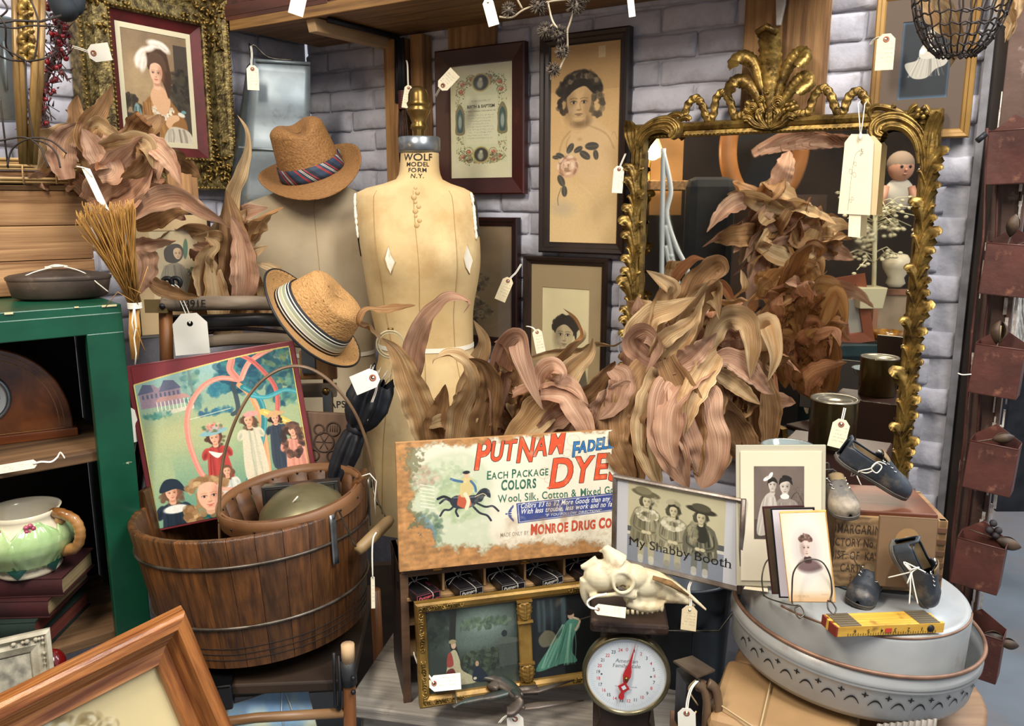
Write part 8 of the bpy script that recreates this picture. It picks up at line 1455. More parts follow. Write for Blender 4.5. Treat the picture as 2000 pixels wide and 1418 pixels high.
card('brown mounted photograph of a child in a cap leaning on the stencilled crate',[(1713,1004),(1830,1017),(1824,1158),(1713,1140)],1.262,-9,img=mat_img('child_card',pr_child(),.45),thick=.004,edge=mat('brown_mount','6b5238',rough=.6),pitch=-4)
zc=P(1626,873,1.63).z;o=P(1640,900,1.64);T=thing('dark_red_box','dark reddish wooden box behind the crate carrying the brass can','box',frameM(Vector((o.x,1.66,zc-.15)),-32));part(T,'body',MB().box((0,0,.06),(.2,.12,.18)),mat('dark_red_wood','3b1f17','291410',scale=6,rough=.45),bevel=.003)
solo('box_support',MB().box((0,0,0),(.17,.10,zc-.18),frameM(Vector((o.x,1.66,(zc-.18)/2)),-32)),mat('dark_support','241a14',rough=.8),'dark wooden pedestal under the dark reddish box','pedestal')
o=P(1627,873,1.63);T=thing('brass_can','old round brass-coloured can with recessed lid standing behind the family photo','can',Matrix.Translation(Vector((o.x,1.64,zc))));CANM=mat('can_brass','7c6a40','3f3520',scale=3,stretch=(6,6,.5),rough=.25,metal=.8,bump=.05,wear=('2c2418',9,.5,.7));Hc=.098
part(T,'body',MB().lathe([(0,0),(.044,0),(.0465,.002),(.0465,Hc),(.048,Hc+.002)],40),CANM);part(T,'lid',MB().lathe([(.048,Hc+.001),(.0475,Hc+.004),(.04,Hc+.003),(.038,Hc-.003),(.034,Hc+.001),(.032,Hc-.002),(0,Hc-.002)],40),mat('can_lid','9a9484','6a6352',scale=16,rough=.3,metal=.7))
tag((1643,829),(1632,874),1.56,33,[(1646,815,1.565),(1650,797,1.575)],'cream handwritten tag hanging from the rim of the brass can',im=0)
o=P(1540,872,1.52);T=thing('glass_dish','clear glass dish rim showing above the family photograph','dish',Matrix.Translation(o-Vector((0,0,.03))));part(T,'bowl',MB().lathe([(.02,0),(.04,.012),(.05,.03),(.052,.032),(.048,.031),(.038,.014),(0,.004)],40),mat('greenish_glass','8f9a98',rough=.08,metal=.3,coat=.8))
# child's shoes
LEA=mat('worn_blue_black_leather','262b33','3a4048',scale=12,rough=.45,bump=.35,bscale=40,lo=.35,hi=.7,wear=('75695a',16,.60,.76));LEAT=mat('scuffed_leather','5b554e','453f3a',scale=14,rough=.6,bump=.5,bscale=40,wear=('9a8c78',16,.5,.7));SOLE=mat('grey_sole','6d675e','4c4740',scale=16,rough=.7,bump=.3);LIN_=mat('shoe_lining','8a7452','65543a',scale=14,rough=.85,bump=.3);EYL=mat('white_eyelet','d5d5d0',rough=.4)
def shoe(label,heel,toe,up,L=.118,lea=LEA,W=.044,H=.044,knot=True,scuff=None):
 X=(toe-heel).normalized();Z=(up-X*up.dot(X)).normalized();Y=Z.cross(X)
 M=Matrix((X.to_4d(),Y.to_4d(),Z.to_4d(),(0,0,0,1))).transposed();M[3][0]=M[3][1]=M[3][2]=0;M[0][3],M[1][3],M[2][3]=heel;M[3][3]=1
 T=thing('child_shoe',label,'shoe',M)
 wx=lambda s:W/2*np.interp(s,[0,.05,.15,.35,.55,.75,.9,.97,1],[.25,.62,.78,.74,.84,1.0,.86,.55,.12])
 hx_=lambda s:H*np.interp(s,[0,.05,.2,.4,.5,.6,.75,.88,.96,1],[.92,1.12,1.06,.98,.93,.78,.58,.5,.36,.14])
 part(T,'sole',MB().grid(lambda u,v:(L*(1.03*v-.015),(wx(v)+.002)*(2*u-1),0),6,26),SOLE,solid=.0055,soff=0)
 def up_(u,v):
  s=v;a=pi*u;w=wx(s);hh=hx_(s);e=.62;c=cos(a);q=sin(a);bul=1+.10*sin(pi*min(1,q*1.0))*(s>.1)
  y=-w*math.copysign(abs(c)**e,c)*bul;z=hh*q**.75
  if s<.46:y=-w*math.copysign(abs(c)**.35,c)
  return(L*s+(-.004*q if s<.1 else 0),y,z+.002)
 op=lambda u,v:(v<.5) and abs(u-.5)<.30*min(1,(.53-v)*7) and v>.02
 part(T,'upper',MB().grid(up_,36,44,skip=op),lea,solid=.002,label=scuff);part(T,'lining',MB().grid(lambda u,v:(L*(.03+.5*v),-(wx(.03+.5*v)-.004)*cos(pi*u),.004+.6*hx_(v*.5)*abs(cos(pi*u))**2),12,10),LIN_)
 part(T,'tongue',MB().grid(lambda u,v:(L*(.62-.22*v),.013*(2*u-1),hx_(.62-.22*v)*(1.0+.16*v)+.0015-.004*(2*u-1)**2),6,8),LIN_,solid=.0015)
 rimp=[up_(.5-.30*1,s) for s in np.linspace(.4,.05,10)];rimq=[up_(.5+.30,s) for s in np.linspace(.05,.4,10)]
 part(T,'collar',MB().tube([Vector(p)+Vector((0,0,.0008)) for p in rimp+rimq],.0014,6),lea)
 mb=MB();ml2=MB();E=[]
 for s in(-1,1):
  for k in range(4):v=.42+.065*k;p=Vector(up_(.5+s*(.19-.01*k),v))+Vector((0,0,.0022));E.append(p);mb.lathe([(.0011,0),(.0028,.0004),(.0028,-.0004),(.0011,0)],12,Matrix.Translation(p))
 part(T,'eyelets',mb,EYL)
 for k in range(4):ml2.tube([E[k],(E[k]+E[4+k])/2+Vector((0,0,.003)),E[4+(k+1)%4] if k<3 else E[7]],.0009,5)
 part(T,'laces',ml2,BLACKM);part(T,'welt',MB().tube([(L*(1.03*v-.015),s*(wx(v)+.0018),.003) for s,rng in((1,np.linspace(0,1,26)),(-1,np.linspace(1,0,26))) for v in rng],.0013,5,closed=True),SOLE)
 part(T,'toe_cap_seam',MB().tube([Vector(up_(u,.68-.06*abs(2*u-1)))+Vector((0,0,.0012)) for u in np.linspace(.06,.94,20)],.0007,4),lea);return T
zcr=CPn.o.z+hC+.009
def oncr(px,py):return PZ(px,py,zcr)
shoe('scuffed grey child shoe facing forward on the crate lid',PZ(1652,1006,zcr+.006)+Vector((.0,.10,.012)),PZ(1652,1004,zcr+.006),Vector((-.05,0,1)),lea=LEAT,L=.112)
shoe('blue-black child shoe leaning toe down to the right on the crate lid',P(1634,893,1.345),PZ(1790,978,zcr+.006),Vector((.30,-.32,1)),L=.142,W=.05)
shoe('dark child shoe with untied laces lying toe left on the drum top',ontop(1728,1170,.006)+Vector((0,.05,.0)),ontop(1668,1196,.005),Vector((.12,-.1,1)),L=.11)
shoe('dark child shoe propped upright with white string bow and three eyelets',P(1742,1062,1.235),ontop(1822,1198,.006),Vector((.62,-.62,.35)),L=.125,W=.048)
for nm,q,lb in(('white_string_bow',[[(1665,930,1.335),(1680,920,1.32),(1700,915,1.31),(1712,905,1.31),(1722,912,1.31),(1712,924,1.308),(1702,914,1.306),(1716,902,1.308),(1735,910,1.32)],[(1672,925,1.33),(1676,935,1.325),(1682,948,1.325)],[(1662,930,1.335),(1668,918,1.33),(1690,924,1.315),(1704,920,1.31)]],'white string knot tying the two shoes on the crate'),('white_string_bow',[[(1735,1128,1.21),(1760,1122,1.195),(1780,1115,1.19),(1770,1100,1.19),(1778,1112,1.185),(1795,1108,1.185),(1780,1120,1.185),(1778,1150,1.18),(1776,1180,1.175)],[(1780,1118,1.185),(1786,1150,1.18),(1793,1180,1.175)],[(1778,1115,1.185),(1765,1098,1.19),(1788,1108,1.185),(1808,1118,1.185)],[(1780,1118,1.185),(1772,1140,1.183)]],'white string knot tying the two shoes on the drum top')):
 mb=MB()
 for L in q:mb.tube(cat_spline([tuple(P(*v)) for v in L],5),.0011,5)
 solo(nm,mb,STRING,lb,'string')
T=thing('wire_spectacles','bent wire spectacle arm lying against the stencilled crate front','wire',P(1660,1100,1.27));part(T,'wire',MB().tube(W2([(1640,1088,1.27),(1650,1083,1.265),(1665,1086,1.26),(1672,1100,1.255),(1690,1115,1.25)]),.0009,5),WIREM,world=True)
# chair and painting under the tub
CH=mat('orange_chair_wood','8e5a30','6a3f1e',scale=5,stretch=(8,8,1),rough=.4,bump=.15);CHH=mat('orange_rung_wood','8c6a48','6a4a2c',scale=5,stretch=(1,8,8),rough=.4,bump=.15)
T=thing('old_chair','old turned wooden chair with patched leg supporting the tub','chair',Matrix.Translation((To.x,1.55,0)))
part(T,'leg',MB().tube([P(679,1262,1.40),P(682,1330,1.40),P(684,1440,1.40),P(686,1800,1.40)],[.0115,.012,.0125,.011],10),CH,world=True);part(T,'leg_binding',MB().tube([P(680,1290,1.40),P(682,1335,1.40)],[.0145,.015],12),mat('grey_tape','37383c','1f2023',scale=20,rough=.5),world=True,label='dark tape patch on the leg');part(T,'pale_leg_top',MB().tube([P(679,1258,1.398),P(680,1292,1.398)],.0125,10),mat('bare_leg_wood','c4a47c',rough=.7),world=True)
part(T,'rung',MB().tube([P(330,1425,1.36),P(500,1402,1.38),P(672,1392,1.4)],.0095,10),CHH,world=True)
part(T,'seat',MB().box((0,0,0),(.40,.40,.022),frameM(Vector((To.x+.0,1.60,.596)),4)),mat('dark_seat','38281c','241910',scale=5,rough=.6),world=True,bevel=.004)
for(x,y) in((-.19,-.17),(-.17,.2),(.19,.2)):part(T,'leg',MB().tube([(x,y+.05,.60),(x*1.05,y*1.05+.05,0)],[.014,.011],10),CH)
part(T,'bolt',MB().ball(P(690,1325,1.385),.005,8,6).ball(P(690,1352,1.385),.005,8,6),BLACKM,world=True)
T=thing('iron_clasp','dark iron hook hanging beside the taped chair leg','iron hook',P(660,1300,1.40));part(T,'hook',MB().tube([P(652,1275,1.40),P(653,1320,1.40),P(655,1380,1.39),P(663,1386,1.39),P(664,1340,1.39),P(662,1280,1.4)],.0035,6),BLACKM,world=True)
M,w,h=rectfit([(412,1392),(600,1324),(612,1405),(430,1470)],1.42,12,-24);T=thing('sky_painting','unframed canvas painted with blue and cream sky leaning under the tub','painting',M);part(T,'canvas',MB().box((0,.004,-.06),(w,.008,h+.12)),mat('canvas_edge','a8a08c',rough=.8));part(T,'painted_face',MB().sheet(w-.002,h+.118,-.0006,None,0,-.06),mat_img('sky_canvas',pr_sky(),.5));part(T,'string',MB().tube([(.045,-.003,h/2+.002),(.035,-.004,0),(.03,-.004,-.04)],.001,4).tube([(.047,-.003,h/2+.002),(.055,-.004,-.02)],.001,4),STRING)
T=thing('black_case','black lacquered case lying beneath the tub beside the oak frame','case',frameM(P(390,1360,1.38),14,0,0));part(T,'body',MB().box((0,.03,0),(.12,.1,.05)),mat('black_lacquer','0c0c0e',rough=.12),bevel=.004)
solo('brown_crate_side',MB().box((0,0,0),(.5,.02,.34),frameM(Vector((P(560,1400,1.75).x,1.90,.44)),6)),mat('dark_crate','3a2a1c','281c12',scale=4,stretch=(.7,8,8),rough=.7),'dark brown board standing at the back under the tub','board')
# row of rusty tin pockets at the right
RTIN=mat('red_brown_tin','5e342c','482822',scale=14,rough=.55,metal=.15,bump=.3,bscale=50,wear=('8a5c48',30,.58,.74),vary=.08);PODM=mat('dried_pod','54402e','2c2019',scale=30,rough=.6,bump=.3);PODI=mat('pod_inside','a58d64',rough=.7)
POS=[((1928,305),1.70,'uppermost rusty tin pocket on the post, beside the baby portrait'),((1921,520),1.70,'second rusty tin pocket from the top with an open pod above it'),((1899,715),1.69,'third rusty tin pocket from the top of the post, with upright pod'),((1888,902),1.67,'fourth rusty tin pocket, a closed pod lying in its mouth'),((1864,1090),1.65,'fifth rusty tin pocket with split pods spreading to the right'),((1862,1262),1.64,'lowest rusty tin pocket, half hidden behind the wide pan')]
def pod(T,c,d,s=1,openk=.6):
 d=d.normalized();q=d.to_track_quat('Z','Y').to_matrix().to_4x4()
 for sg in(-1,1):part(T,'pod_shell',MB().grid(lambda u,v:(sg*(.002+openk*.012*v*sin(pi*v)+.009*sin(pi*v)**.8*cos(pi*(u-.5))),.011*sin(pi*v)**.8*sin(pi*(u-.5)),.045*v),8,10,Matrix.Translation(c)@q@Matrix.Scale(s,4)),PODM,world=True,solid=.001)
 part(T,'seed',MB().tube([c+d*.008*s,c+d*.036*s],[.004*s,.002*s],8),PODI,world=True);part(T,'stem',MB().tube([c-d*.05*s,c+d*.003],[.0012,.002],5),PODM,world=True)
for k,((px,py),Y,lb) in enumerate(POS):
 w,d,h=.088,.05,.112;Yq=Y;o=P(px,py,Yq);M=frameM(o,-38,0,(-2,3,3,3,3,2)[k])@Matrix.Translation((0,0,-h/2));T=thing('tin_pocket',lb,'tin pocket',M,'rusty tin pockets on the post')
 t=.0016
 part(T,'front',MB().box((w/2,0,h/2-.004),(w,t,h-.008)),RTIN,bevel=.0008);part(T,'side',MB().box((0,d/2,h/2-.002),(t,d,h-.006)),RTIN);part(T,'side',MB().box((w,d/2,h/2-.002),(t,d,h-.006)),RTIN,bevel=.0005);part(T,'bottom',MB().box((w/2,d/2,0),(w,d,t)),RTIN)
 part(T,'peaked_back',MB().prism([(0,0),(w,0),(w,h-.004),(w*.42,h+.026),(0,h-.004)],d-t/2,d+t/2),RTIN);part(T,'rolled_lip',MB().tube([(0,0,h-.008),(w,0,h-.008)],.0016,6),RTIN)
 if k:
  c0_={1:((1973,462),(.1,-.1,1)),2:((1948,672),(0,-.1,1)),3:((1938,858),(.9,-.3,.25)),4:((1945,1052),(.9,-.3,-.25)),5:((1918,1240),(1,-.3,-.05))}[k]
  c=P(c0_[0][0],c0_[0][1],Y-.01);dv=Vector(c0_[1]);pod(T,c,dv,(1.0,1,1.1,.9,1.1,1.0)[k]);
  if k==1:part(T,'twig',MB().tube([c+Vector((-.03,0,-.02)),c+Vector((0,0,-.022)),c+Vector((.03,0,-.012)),c+Vector((.045,0,.0))],.001,4),PODM,world=True)
  if k==4:
   mb=MB()
   for q in((1940,1022),(1932,1035),(1950,1036),(1944,1046)):mb.ball(P(q[0],q[1],Y-.01),.008,8,6)
   part(T,'seed_cluster',mb,mat('dark_seed_head','2f2a2c','1c1719',scale=50,rough=.7,bump=.5),world=True)
  if k==5:pod(T,P(1950,1252,Y-.02),Vector((1,-.2,-.15)),.9);part(T,'seed_head',MB().ball(P(1912,1247,Y-.02),.008,8,6),PODM,world=True)
T=thing('wire_rack','thin rusty rod rack on which the tin pockets hang','rack',P(1905,700,1.76))
for dx in(-17,8):part(T,'rod',MB().tube([P(x+dx,y,1.74) for x,y in((1945,250),(1938,460),(1915,650),(1900,860),(1878,1040),(1868,1230),(1858,1340))],.0028,8),RTIN,world=True)
part(T,'rolled_end',MB().tube([P(1909,275,1.70),P(1925,262,1.70)],.006,10),BLACKM,world=True);part(T,'binding_wire',MB().tube(W2([(1871,729,1.70),(1880,732,1.69),(1897,731,1.69)]),.0014,5),STRING,world=True)
T=thing('wire_basket','dark woven wire basket hanging at the top right corner','wire basket',P(1885,20,1.42));RW_=MATS['rusty_wire'];c=P(1882,-38,1.42);R_=.078;mb=MB()
def bk(a,v):r=R_*math.sqrt(max(0,1-(v*.92)**2))*1.0;return c+Vector((r*cos(a),r*sin(a)*.8,-.115*v*1.0))
for v in(.1,.3,.48,.64,.78,.9,1.0):
 mb.tube([bk(a,v)+Vector((0,0,.0022*sin(a*20+v*30))) for a in np.linspace(0,2*pi,80)[:-1]],.0016,5,closed=True)
part(T,'hoop_wires',mb,RW_,world=True);mb=MB()
for k in range(26):
 a=2*pi*k/26;mb.tube([bk(a+.02*sin(v*20+k),v) for v in np.linspace(0,1,12)],.0014,4)
part(T,'upright_wires',mb,RW_,world=True);part(T,'bottom_mesh',MB().tube([bk(0,1),bk(pi,1)],.0014,4).tube([bk(1.57,1),bk(-1.57,1)],.0014,4).tube([bk(.8,1),bk(pi+.8,1)],.0014,4),RW_,world=True)
T=thing('dried_leaf','pale curled dried husk leaf sticking out of the hanging wire basket','dried leaf',P(1830,20,1.45));leaf(T,[(1800,-30,1.45),(1822,10,1.43),(1850,45,1.42),(1868,75,1.42),(1862,105,1.44),(1855,132,1.46)],44,(0,60),m=0);leaf(T,[(1815,-10,1.40),(1850,20,1.39),(1868,60,1.40),(1873,78,1.4)],30,(40,10),m=0)
leaf(T,[(1950,-20,1.5),(1965,20,1.5),(1975,50,1.5),(1968,80,1.5)],30,(0,40),m=0);leaf(T,[(1990,-20,1.5),(1984,20,1.5),(1970,60,1.5),(1962,84,1.5)],22,(10,60),m=0)
T=thing('thistle_sprig','pale dried sprig with spiky round seed heads hanging at top centre','dried sprig',P(1060,0,1.55));PS=mat('pale_stem','b3a48c','8f8068',scale=20,rough=.7);SH=mat('spiky_head','1f1a18','6a5c4c',scale=160,rough=.8);mb=MB()
for L in([(975,33,1.55),(1000,34,1.55),(1025,18,1.55),(1070,4,1.55),(1120,-2,1.55),(1150,-6,1.55)],[(1008,-5,1.55),(1020,17,1.55)],[(1070,4,1.55),(1078,38,1.54),(1090,56,1.53),(1104,62,1.53)],[(1122,18,1.53),(1112,48,1.53),(1108,62,1.53),(1108,100,1.53),(1100,118,1.53),(1092,138,1.53)],[(1104,60,1.53),(1092,60,1.53)],[(1080,48,1.54),(1066,58,1.54)],[(1106,108,1.53),(1098,104,1.53)],[(1092,138,1.53),(1080,134,1.53),(1076,156,1.53)]):mb.tube(cat_spline([tuple(P(*q)) for q in L],4),[.0018]*1+[.0018]*(4*(len(L)-1)),6)
part(T,'stem',mb,PS,world=True);r=random.Random(4)
for(x,y,s,Y) in((994,20,1.0,1.55),(1053,12,1.2,1.545),(1124,12,1.2,1.525),(1065,60,1.05,1.535),(1092,66,1.05,1.52),(1098,100,.95,1.525),(1081,136,.95,1.525),(1144,-4,.7,1.53)):
 c=P(x,y,Y);mb=MB().ball(c,.008*s,12,8)
 for i in range(90):
  z_=r.uniform(-1,1);a=r.uniform(0,6.3);q=math.sqrt(1-z_*z_);d=Vector((q*cos(a),q*sin(a),z_));mb.tube([c+d*.0075*s,c+d*.0155*s],[.0013,.0003],3)
 part(T,'seed_head',mb,SH,world=True)
tag((953,5),(965,50),1.60,20,[(952,-8,1.6),(950,-20,1.6)],'tag hanging from the thistle sprig at the upper centre, left of it',im=3,ring=False);tag((1231,-5),(1235,33),1.60,12,None,'narrow tag hanging at the top edge right of the thistle sprig',im=3,ring=False)
tag((590,-30),(577,29),1.95,27,[(600,-60,2.0)],'tag hanging over the front edge of the reddish shelf box',im=3,ring=False)
# aisle seen past the wall end
WSH=mat('white_shelving','cdd3dc',rough=.5);T=thing('white_shelf_unit','tall white shelving unit standing in the aisle far behind the post','shelving',Matrix.Translation((3.75,6.2,0)))
for x in(-.9,-.3,.3,.9):part(T,'upright',MB().box((x,0,1.25),(.06,.5,2.5)),WSH)
for z in(.3,.8,1.3,1.8,2.3):part(T,'shelf',MB().box((0,0,z),(1.9,.5,.04)),WSH)
part(T,'back_panel',MB().box((0,.25,1.25),(1.9,.03,2.5)),WSH)
def pbox(name,lb,cat,c4,Y,d,m,**k):
 x0,y0,x1,y1=c4;a,b=P(x0,y0,Y),P(x1,y1,Y);return solo(name,MB().box(((a.x+b.x)/2,Y+d/2,(a.z+b.z)/2),(b.x-a.x,d,a.z-b.z)),m,lb,cat,bevel=.004,**k)
a=P(1930,760,4.4);T=thing('white_cabinet','white floor cabinet with a black panel in the aisle behind the tin pockets','cabinet',Matrix.Translation((a.x,4.4,0)));b1,b0=P(1962,765,4.4),P(1905,890,4.4)
part(T,'body',MB().box((.05,.15,a.z/2),(.12,.3,a.z)),WSH,bevel=.01);part(T,'black_panel',MB().box((-.05,.12,a.z*.42),(.08,.28,a.z*.84)),BLACKM,bevel=.01)
YW=mat('yellow_board','c9b183',rough=.7);pbox('yellow_board','pale yellow board standing behind the second tin pocket','board',(1922,555,1950,630),1.79,.01,YW);
a=P(1986,405,2.9);T=thing('black_urn','matt black urn at the right edge between the upper tin pockets','urn',Matrix.Translation(a));part(T,'body',MB().lathe([(0,-.1),(.05,-.1),(.09,-.03),(.1,.03),(.06,.07),(.04,.09),(.05,.105),(.04,.105)],32),mat('matt_black','222628',rough=.4));
pbox('dark_bench','dark bench top carrying the black urn at the right edge','bench',(1955,450,2060,462),2.86,.3,BLACKM)
pbox('bench_leg','dark iron post under the dark bench at the right edge','post',(2010,462,2030,1000),2.98,.05,BLACKM)
T=thing('rope_mop','hank of thick white rope hanging at the right edge','rope',P(1980,580,2.5));r=random.Random(6)
for k in range(11):
 x=1958+k*4.6;pts=[P(1990+(k-5)*2,572,2.5)]+[P(x+3*sin(j*1.3+k)-j*.6,590+j*17,2.5+.01*sin(k)) for j in range(7)];part(T,'strand',MB().tube(cat_spline([tuple(p) for p in pts],4),.0055,7),mat('white_rope','d3d0cb','aaa6a0',scale=40,rough=.9,bump=.5),world=True)
T=thing('twisted_iron_rod','pale twisted upright rod behind the post top','rod',P(1962,200,2.2));mb=MB()
for s in(0,pi):mb.tube([P(1968-(y+100)*.028,y,2.3)+Vector((.009*cos(y*.06+s),.009*sin(y*.06+s),0)) for y in range(-100,620,8)],.008,6)
part(T,'twisted_rod',mb,mat('pale_rod','b9ab96',rough=.5),world=True)
pbox('dark_display_panel','dark grey panel at the top right corner of the aisle','panel',(1984,-60,2080,70),3.6,.05,mat('dark_grey_panel','33363d',rough=.5));T=thing('iron_lantern','dark round iron ornament on a wooden arm at the right edge','ornament',P(1995,205,2.4));part(T,'ball',MB().ball(P(2003,188,2.4),.03,16,10).ball(P(2003,232,2.4),.025,16,10),BLACKM,world=True);part(T,'arm',MB().tube([P(1970,207,2.4),P(2020,207,2.4)],.01,8),YW,world=True);part(T,'rods',MB().tube([P(1970,192,2.4),P(2010,190,2.4)],.003,5).tube([P(1970,226,2.4),P(2010,226,2.4)],.003,5),BLACKM,world=True)
pbox('grey_machine','small dark machine at the right edge behind the white rope','machine',(1982,590,2050,655),2.9,.2,BLACKM);
# what the mirror looks back at (built where it stands, across the bo
pn=MP.M.to_3x3()@Vector((0,-1,0));po=MP.M@Vector((0,.006,0));RM=Matrix.Identity(4)
for i in range(3):
 for j in range(3):RM[i][j]=(1 if i==j else 0)-2*pn[i]*pn[j]
 RM[i][3]=2*po.dot(pn)*pn[i]
def rth(name,lb,cat,p):return thing(name,lb,cat,RM@p)
def rpart(T,name,mb,m,**k):
 mb.v=[tuple(RM@Vector(v)) for v in mb.v];nf=[]
 for i,f in enumerate(mb.f):
  nf.append(f[::-1])
  if i in mb.uv:mb.uv[i]=list(mb.uv[i])[::-1]
 mb.f=nf;return part(T,name,mb,m,world=True,**k)
YV=4.3
a,b=P(1492,290,YV+.25),None;T=rth('oval_picture_frame','honey-coloured oval wooden frame seen in the mirror','oval frame',a);k_=YV/FPX
mb=MB();ex,ez=60*k_,95*k_;mb.grid(lambda u,v:(lambda t,q:(a.x+(ex+q*32*k_)*cos(t),a.y-.02*sin(pi*v)-.0,a.z+(ez+q*30*k_)*sin(t)))(2*pi*u,v-.1),56,6,None,True,True);rpart(T,'oval_moulding',mb,mat('honey_wood','a9713c','8a5528',scale=5,rough=.4),solid=.01);rpart(T,'dark_backing',MB().prism([(a.x+ex*cos(t),a.z+ez*sin(t)) for t in np.linspace(0,2*pi,40)[:-1]],a.y+.02,a.y+.03),mat('dark_glass_back','1c1a16',rough=.2))
def rbox(name,lb,cat,c4,Y,d,m,**k):
 x0,y0,x1,y1=c4;A,B=P(x0,y0,Y),P(x1,y1,Y);T=rth(name,lb,cat,P((x0+x1)/2,y1,Y));rpart(T,'body',MB().box(((A.x+B.x)/2,Y+d/2,(A.z+B.z)/2),(B.x-A.x,d,A.z-B.z)),m,**k);return T
TEAL=mat('teal_paint','1e3c3e','14292b',scale=8,rough=.4)
T=rbox('teal_chest','dark teal painted chest with a raised diamond, seen in the mirror','chest',(1612,690,1830,1000),YV,.35,TEAL);A,B=P(1600,668,YV),P(1840,694,YV);rpart(T,'top_lip',MB().box(((A.x+B.x)/2,YV+.15,(A.z+B.z)/2),(B.x-A.x,.42,A.z-B.z)),TEAL,bevel=.01);c=P(1730,740,YV-.01);rpart(T,'diamond',MB().prism([(c.x-.09,c.z),(c.x,c.z+.045),(c.x+.09,c.z),(c.x,c.z-.045)],YV-.015,YV),TEAL);A,B=P(1612,772,YV),P(1830,782,YV);rpart(T,'moulding',MB().box(((A.x+B.x)/2,YV-.01,(A.z+B.z)/2),(B.x-A.x,.03,A.z-B.z)),TEAL)
T=rth('slim_leaning_frame','slim reddish wooden frame leaning on the teal chest in the mirror','frame',P(1660,660,YV));q=frameM(P(1665,605,YV),-20,0,-12);rpart(T,'frame_moulding',MB().moulding(.17,.36,[(0,.02),(0,-.01),(.05,-.005),(.055,.01)],q),mat('red_brown_frame','8a4c32',rough=.5));rpart(T,'print',MB().sheet(.07,.26,.01,q),mat('pale_grey_print','a39d90',rough=.6))
T=rth('pink_wood_frame','pinkish wooden frame with faded print behind the amber glass in the mirror','frame',P(1740,690,YV+.2));q=frameM(P(1745,625,YV+.2),0);rpart(T,'frame_moulding',MB().moulding(.24,.34,[(0,.02),(0,-.01),(.03,-.005),(.035,.01)],q),mat('pinkish_wood','a8765a',rough=.5));rpart(T,'print',MB().sheet(.17,.27,.01,q),mat('faded_print','b39a80','9a8468',scale=8,rough=.6))
T=rth('amber_glass_dish','amber cut-glass dish on the teal chest in the mirror','dish',P(1730,668,YV));c=P(1730,668,YV);rpart(T,'bowl',MB().lathe([(.03,0),(.07,.02),(.085,.06),(.08,.06),(.06,.02)],16,Matrix.Translation(c)),mat('amber_glass','b9822c','7d4f12',scale=30,rough=.1,coat=.8))
T=rth('white_vase','cream round vase beside the white planter in the mirror','vase',P(1748,565,YV+.1));c=P(1748,560,YV+.1);rpart(T,'body',MB().lathe([(.03,0),(.05,.02),(.04,.05),(.07,.1),(.075,.13),(.05,.17),(.035,.175),(.03,.17)],24,Matrix.Translation(c)),mat('cream_ceramic','cfc3a6',rough=.35))
T=rth('white_wire_tree','cream metal leaf tree in a lattice planter seen in the mirror','metal tree',P(1692,600,YV));CR=mat('cream_metal','d0c7a0',rough=.45);rpart(T,'trunk',MB().tube([P(1706,592,YV),P(1708,500,YV),P(1710,400,YV)],.012,8),CR);rpart(T,'planter',MB().box((0,0,0),(.12,.12,.11),Matrix.Translation(P(1694,580,YV)),taper=1.2),CR,bevel=.004);r=random.Random(14)
mb=MB();ml_=MB()
for i in range(44):
 y0=r.uniform(380,520);a=r.uniform(0,6.3);d=Vector((cos(a),sin(a)*.6,r.uniform(-.2,.7))).normalized();p0=P(1709,y0,YV);l=r.uniform(.08,.24);e=p0+d*l+Vector((0,0,-.03));mb.tube([p0,p0+d*l*.5+Vector((0,0,.02)),e],.0025,4)
 for j in range(4):s=p0.lerp(e,.4+.2*j)+Vector((r.uniform(-.02,.02),0,r.uniform(-.02,.02)));ml_.ball(s,.013,7,5,sc=(1,.4,.6))
rpart(T,'branches',mb,CR);rpart(T,'leaves',ml_,CR)
T=rth('baby_doll','old baby doll in a white bib seen in the mirror','doll',P(1760,400,YV+.1));SK=mat('doll_skin','c08c72',rough=.5);c=P(1760,328,YV+.1);rpart(T,'head',MB().ball(c,.065,20,14,sc=(1,.9,1.05)),SK);rpart(T,'bib',MB().ball(P(1755,380,YV+.12),.08,16,10,sc=(1,.6,1.1)),mat('white_bib','cdc5b4',rough=.9));rpart(T,'arms',MB().tube([P(1730,365,YV+.08),P(1722,400,YV+.05)],.02,8).tube([P(1780,365,YV+.08),P(1790,400,YV+.05)],.02,8),SK);rpart(T,'eyes',MB().ball(c+Vector((-.022,-.056,.005)),.008,8,6).ball(c+Vector((.022,-.056,.005)),.008,8,6),BLACKM);rpart(T,'hat',MB().ball(c+Vector((0,.01,.02)),.068,16,10,sc=(1,1,1)),mat('knit_cap','9a8470',rough=.9));rpart(T,'nose',MB().ball(c+Vector((0,-.062,-.012)),.008,8,6).ball(c+Vector((0,-.056,-.032)),.009,8,6,sc=(1.3,.6,.5)),SK)
T=rth('corn_husk_bunch','dried corn husks on the far side of the booth, seen in the mirror','dried husks',P(1580,520,YV-.2));k_leaf=part
def rleafs(pts,w,tw,m):
 global part
 keep=part
 def pp(T_,name,mb,mt,world=True,**k):return rpart2(T_,name,mb,mt)
 globals()['part']=pp
 try:leaf(T,pts,w,tw,m=m)
 finally:globals()['part']=keep
def rpart2(T_,name,mb,m):
 mb.v=[tuple(RM@Vector(v)) for v in mb.v];mb.f=[f[::-1] for f in mb.f]
 for i in mb.uv:mb.uv[i]=list(mb.uv[i])[::-1]
 return k_leaf(T_,name,mb,m,world=True)
r=random.Random(19)
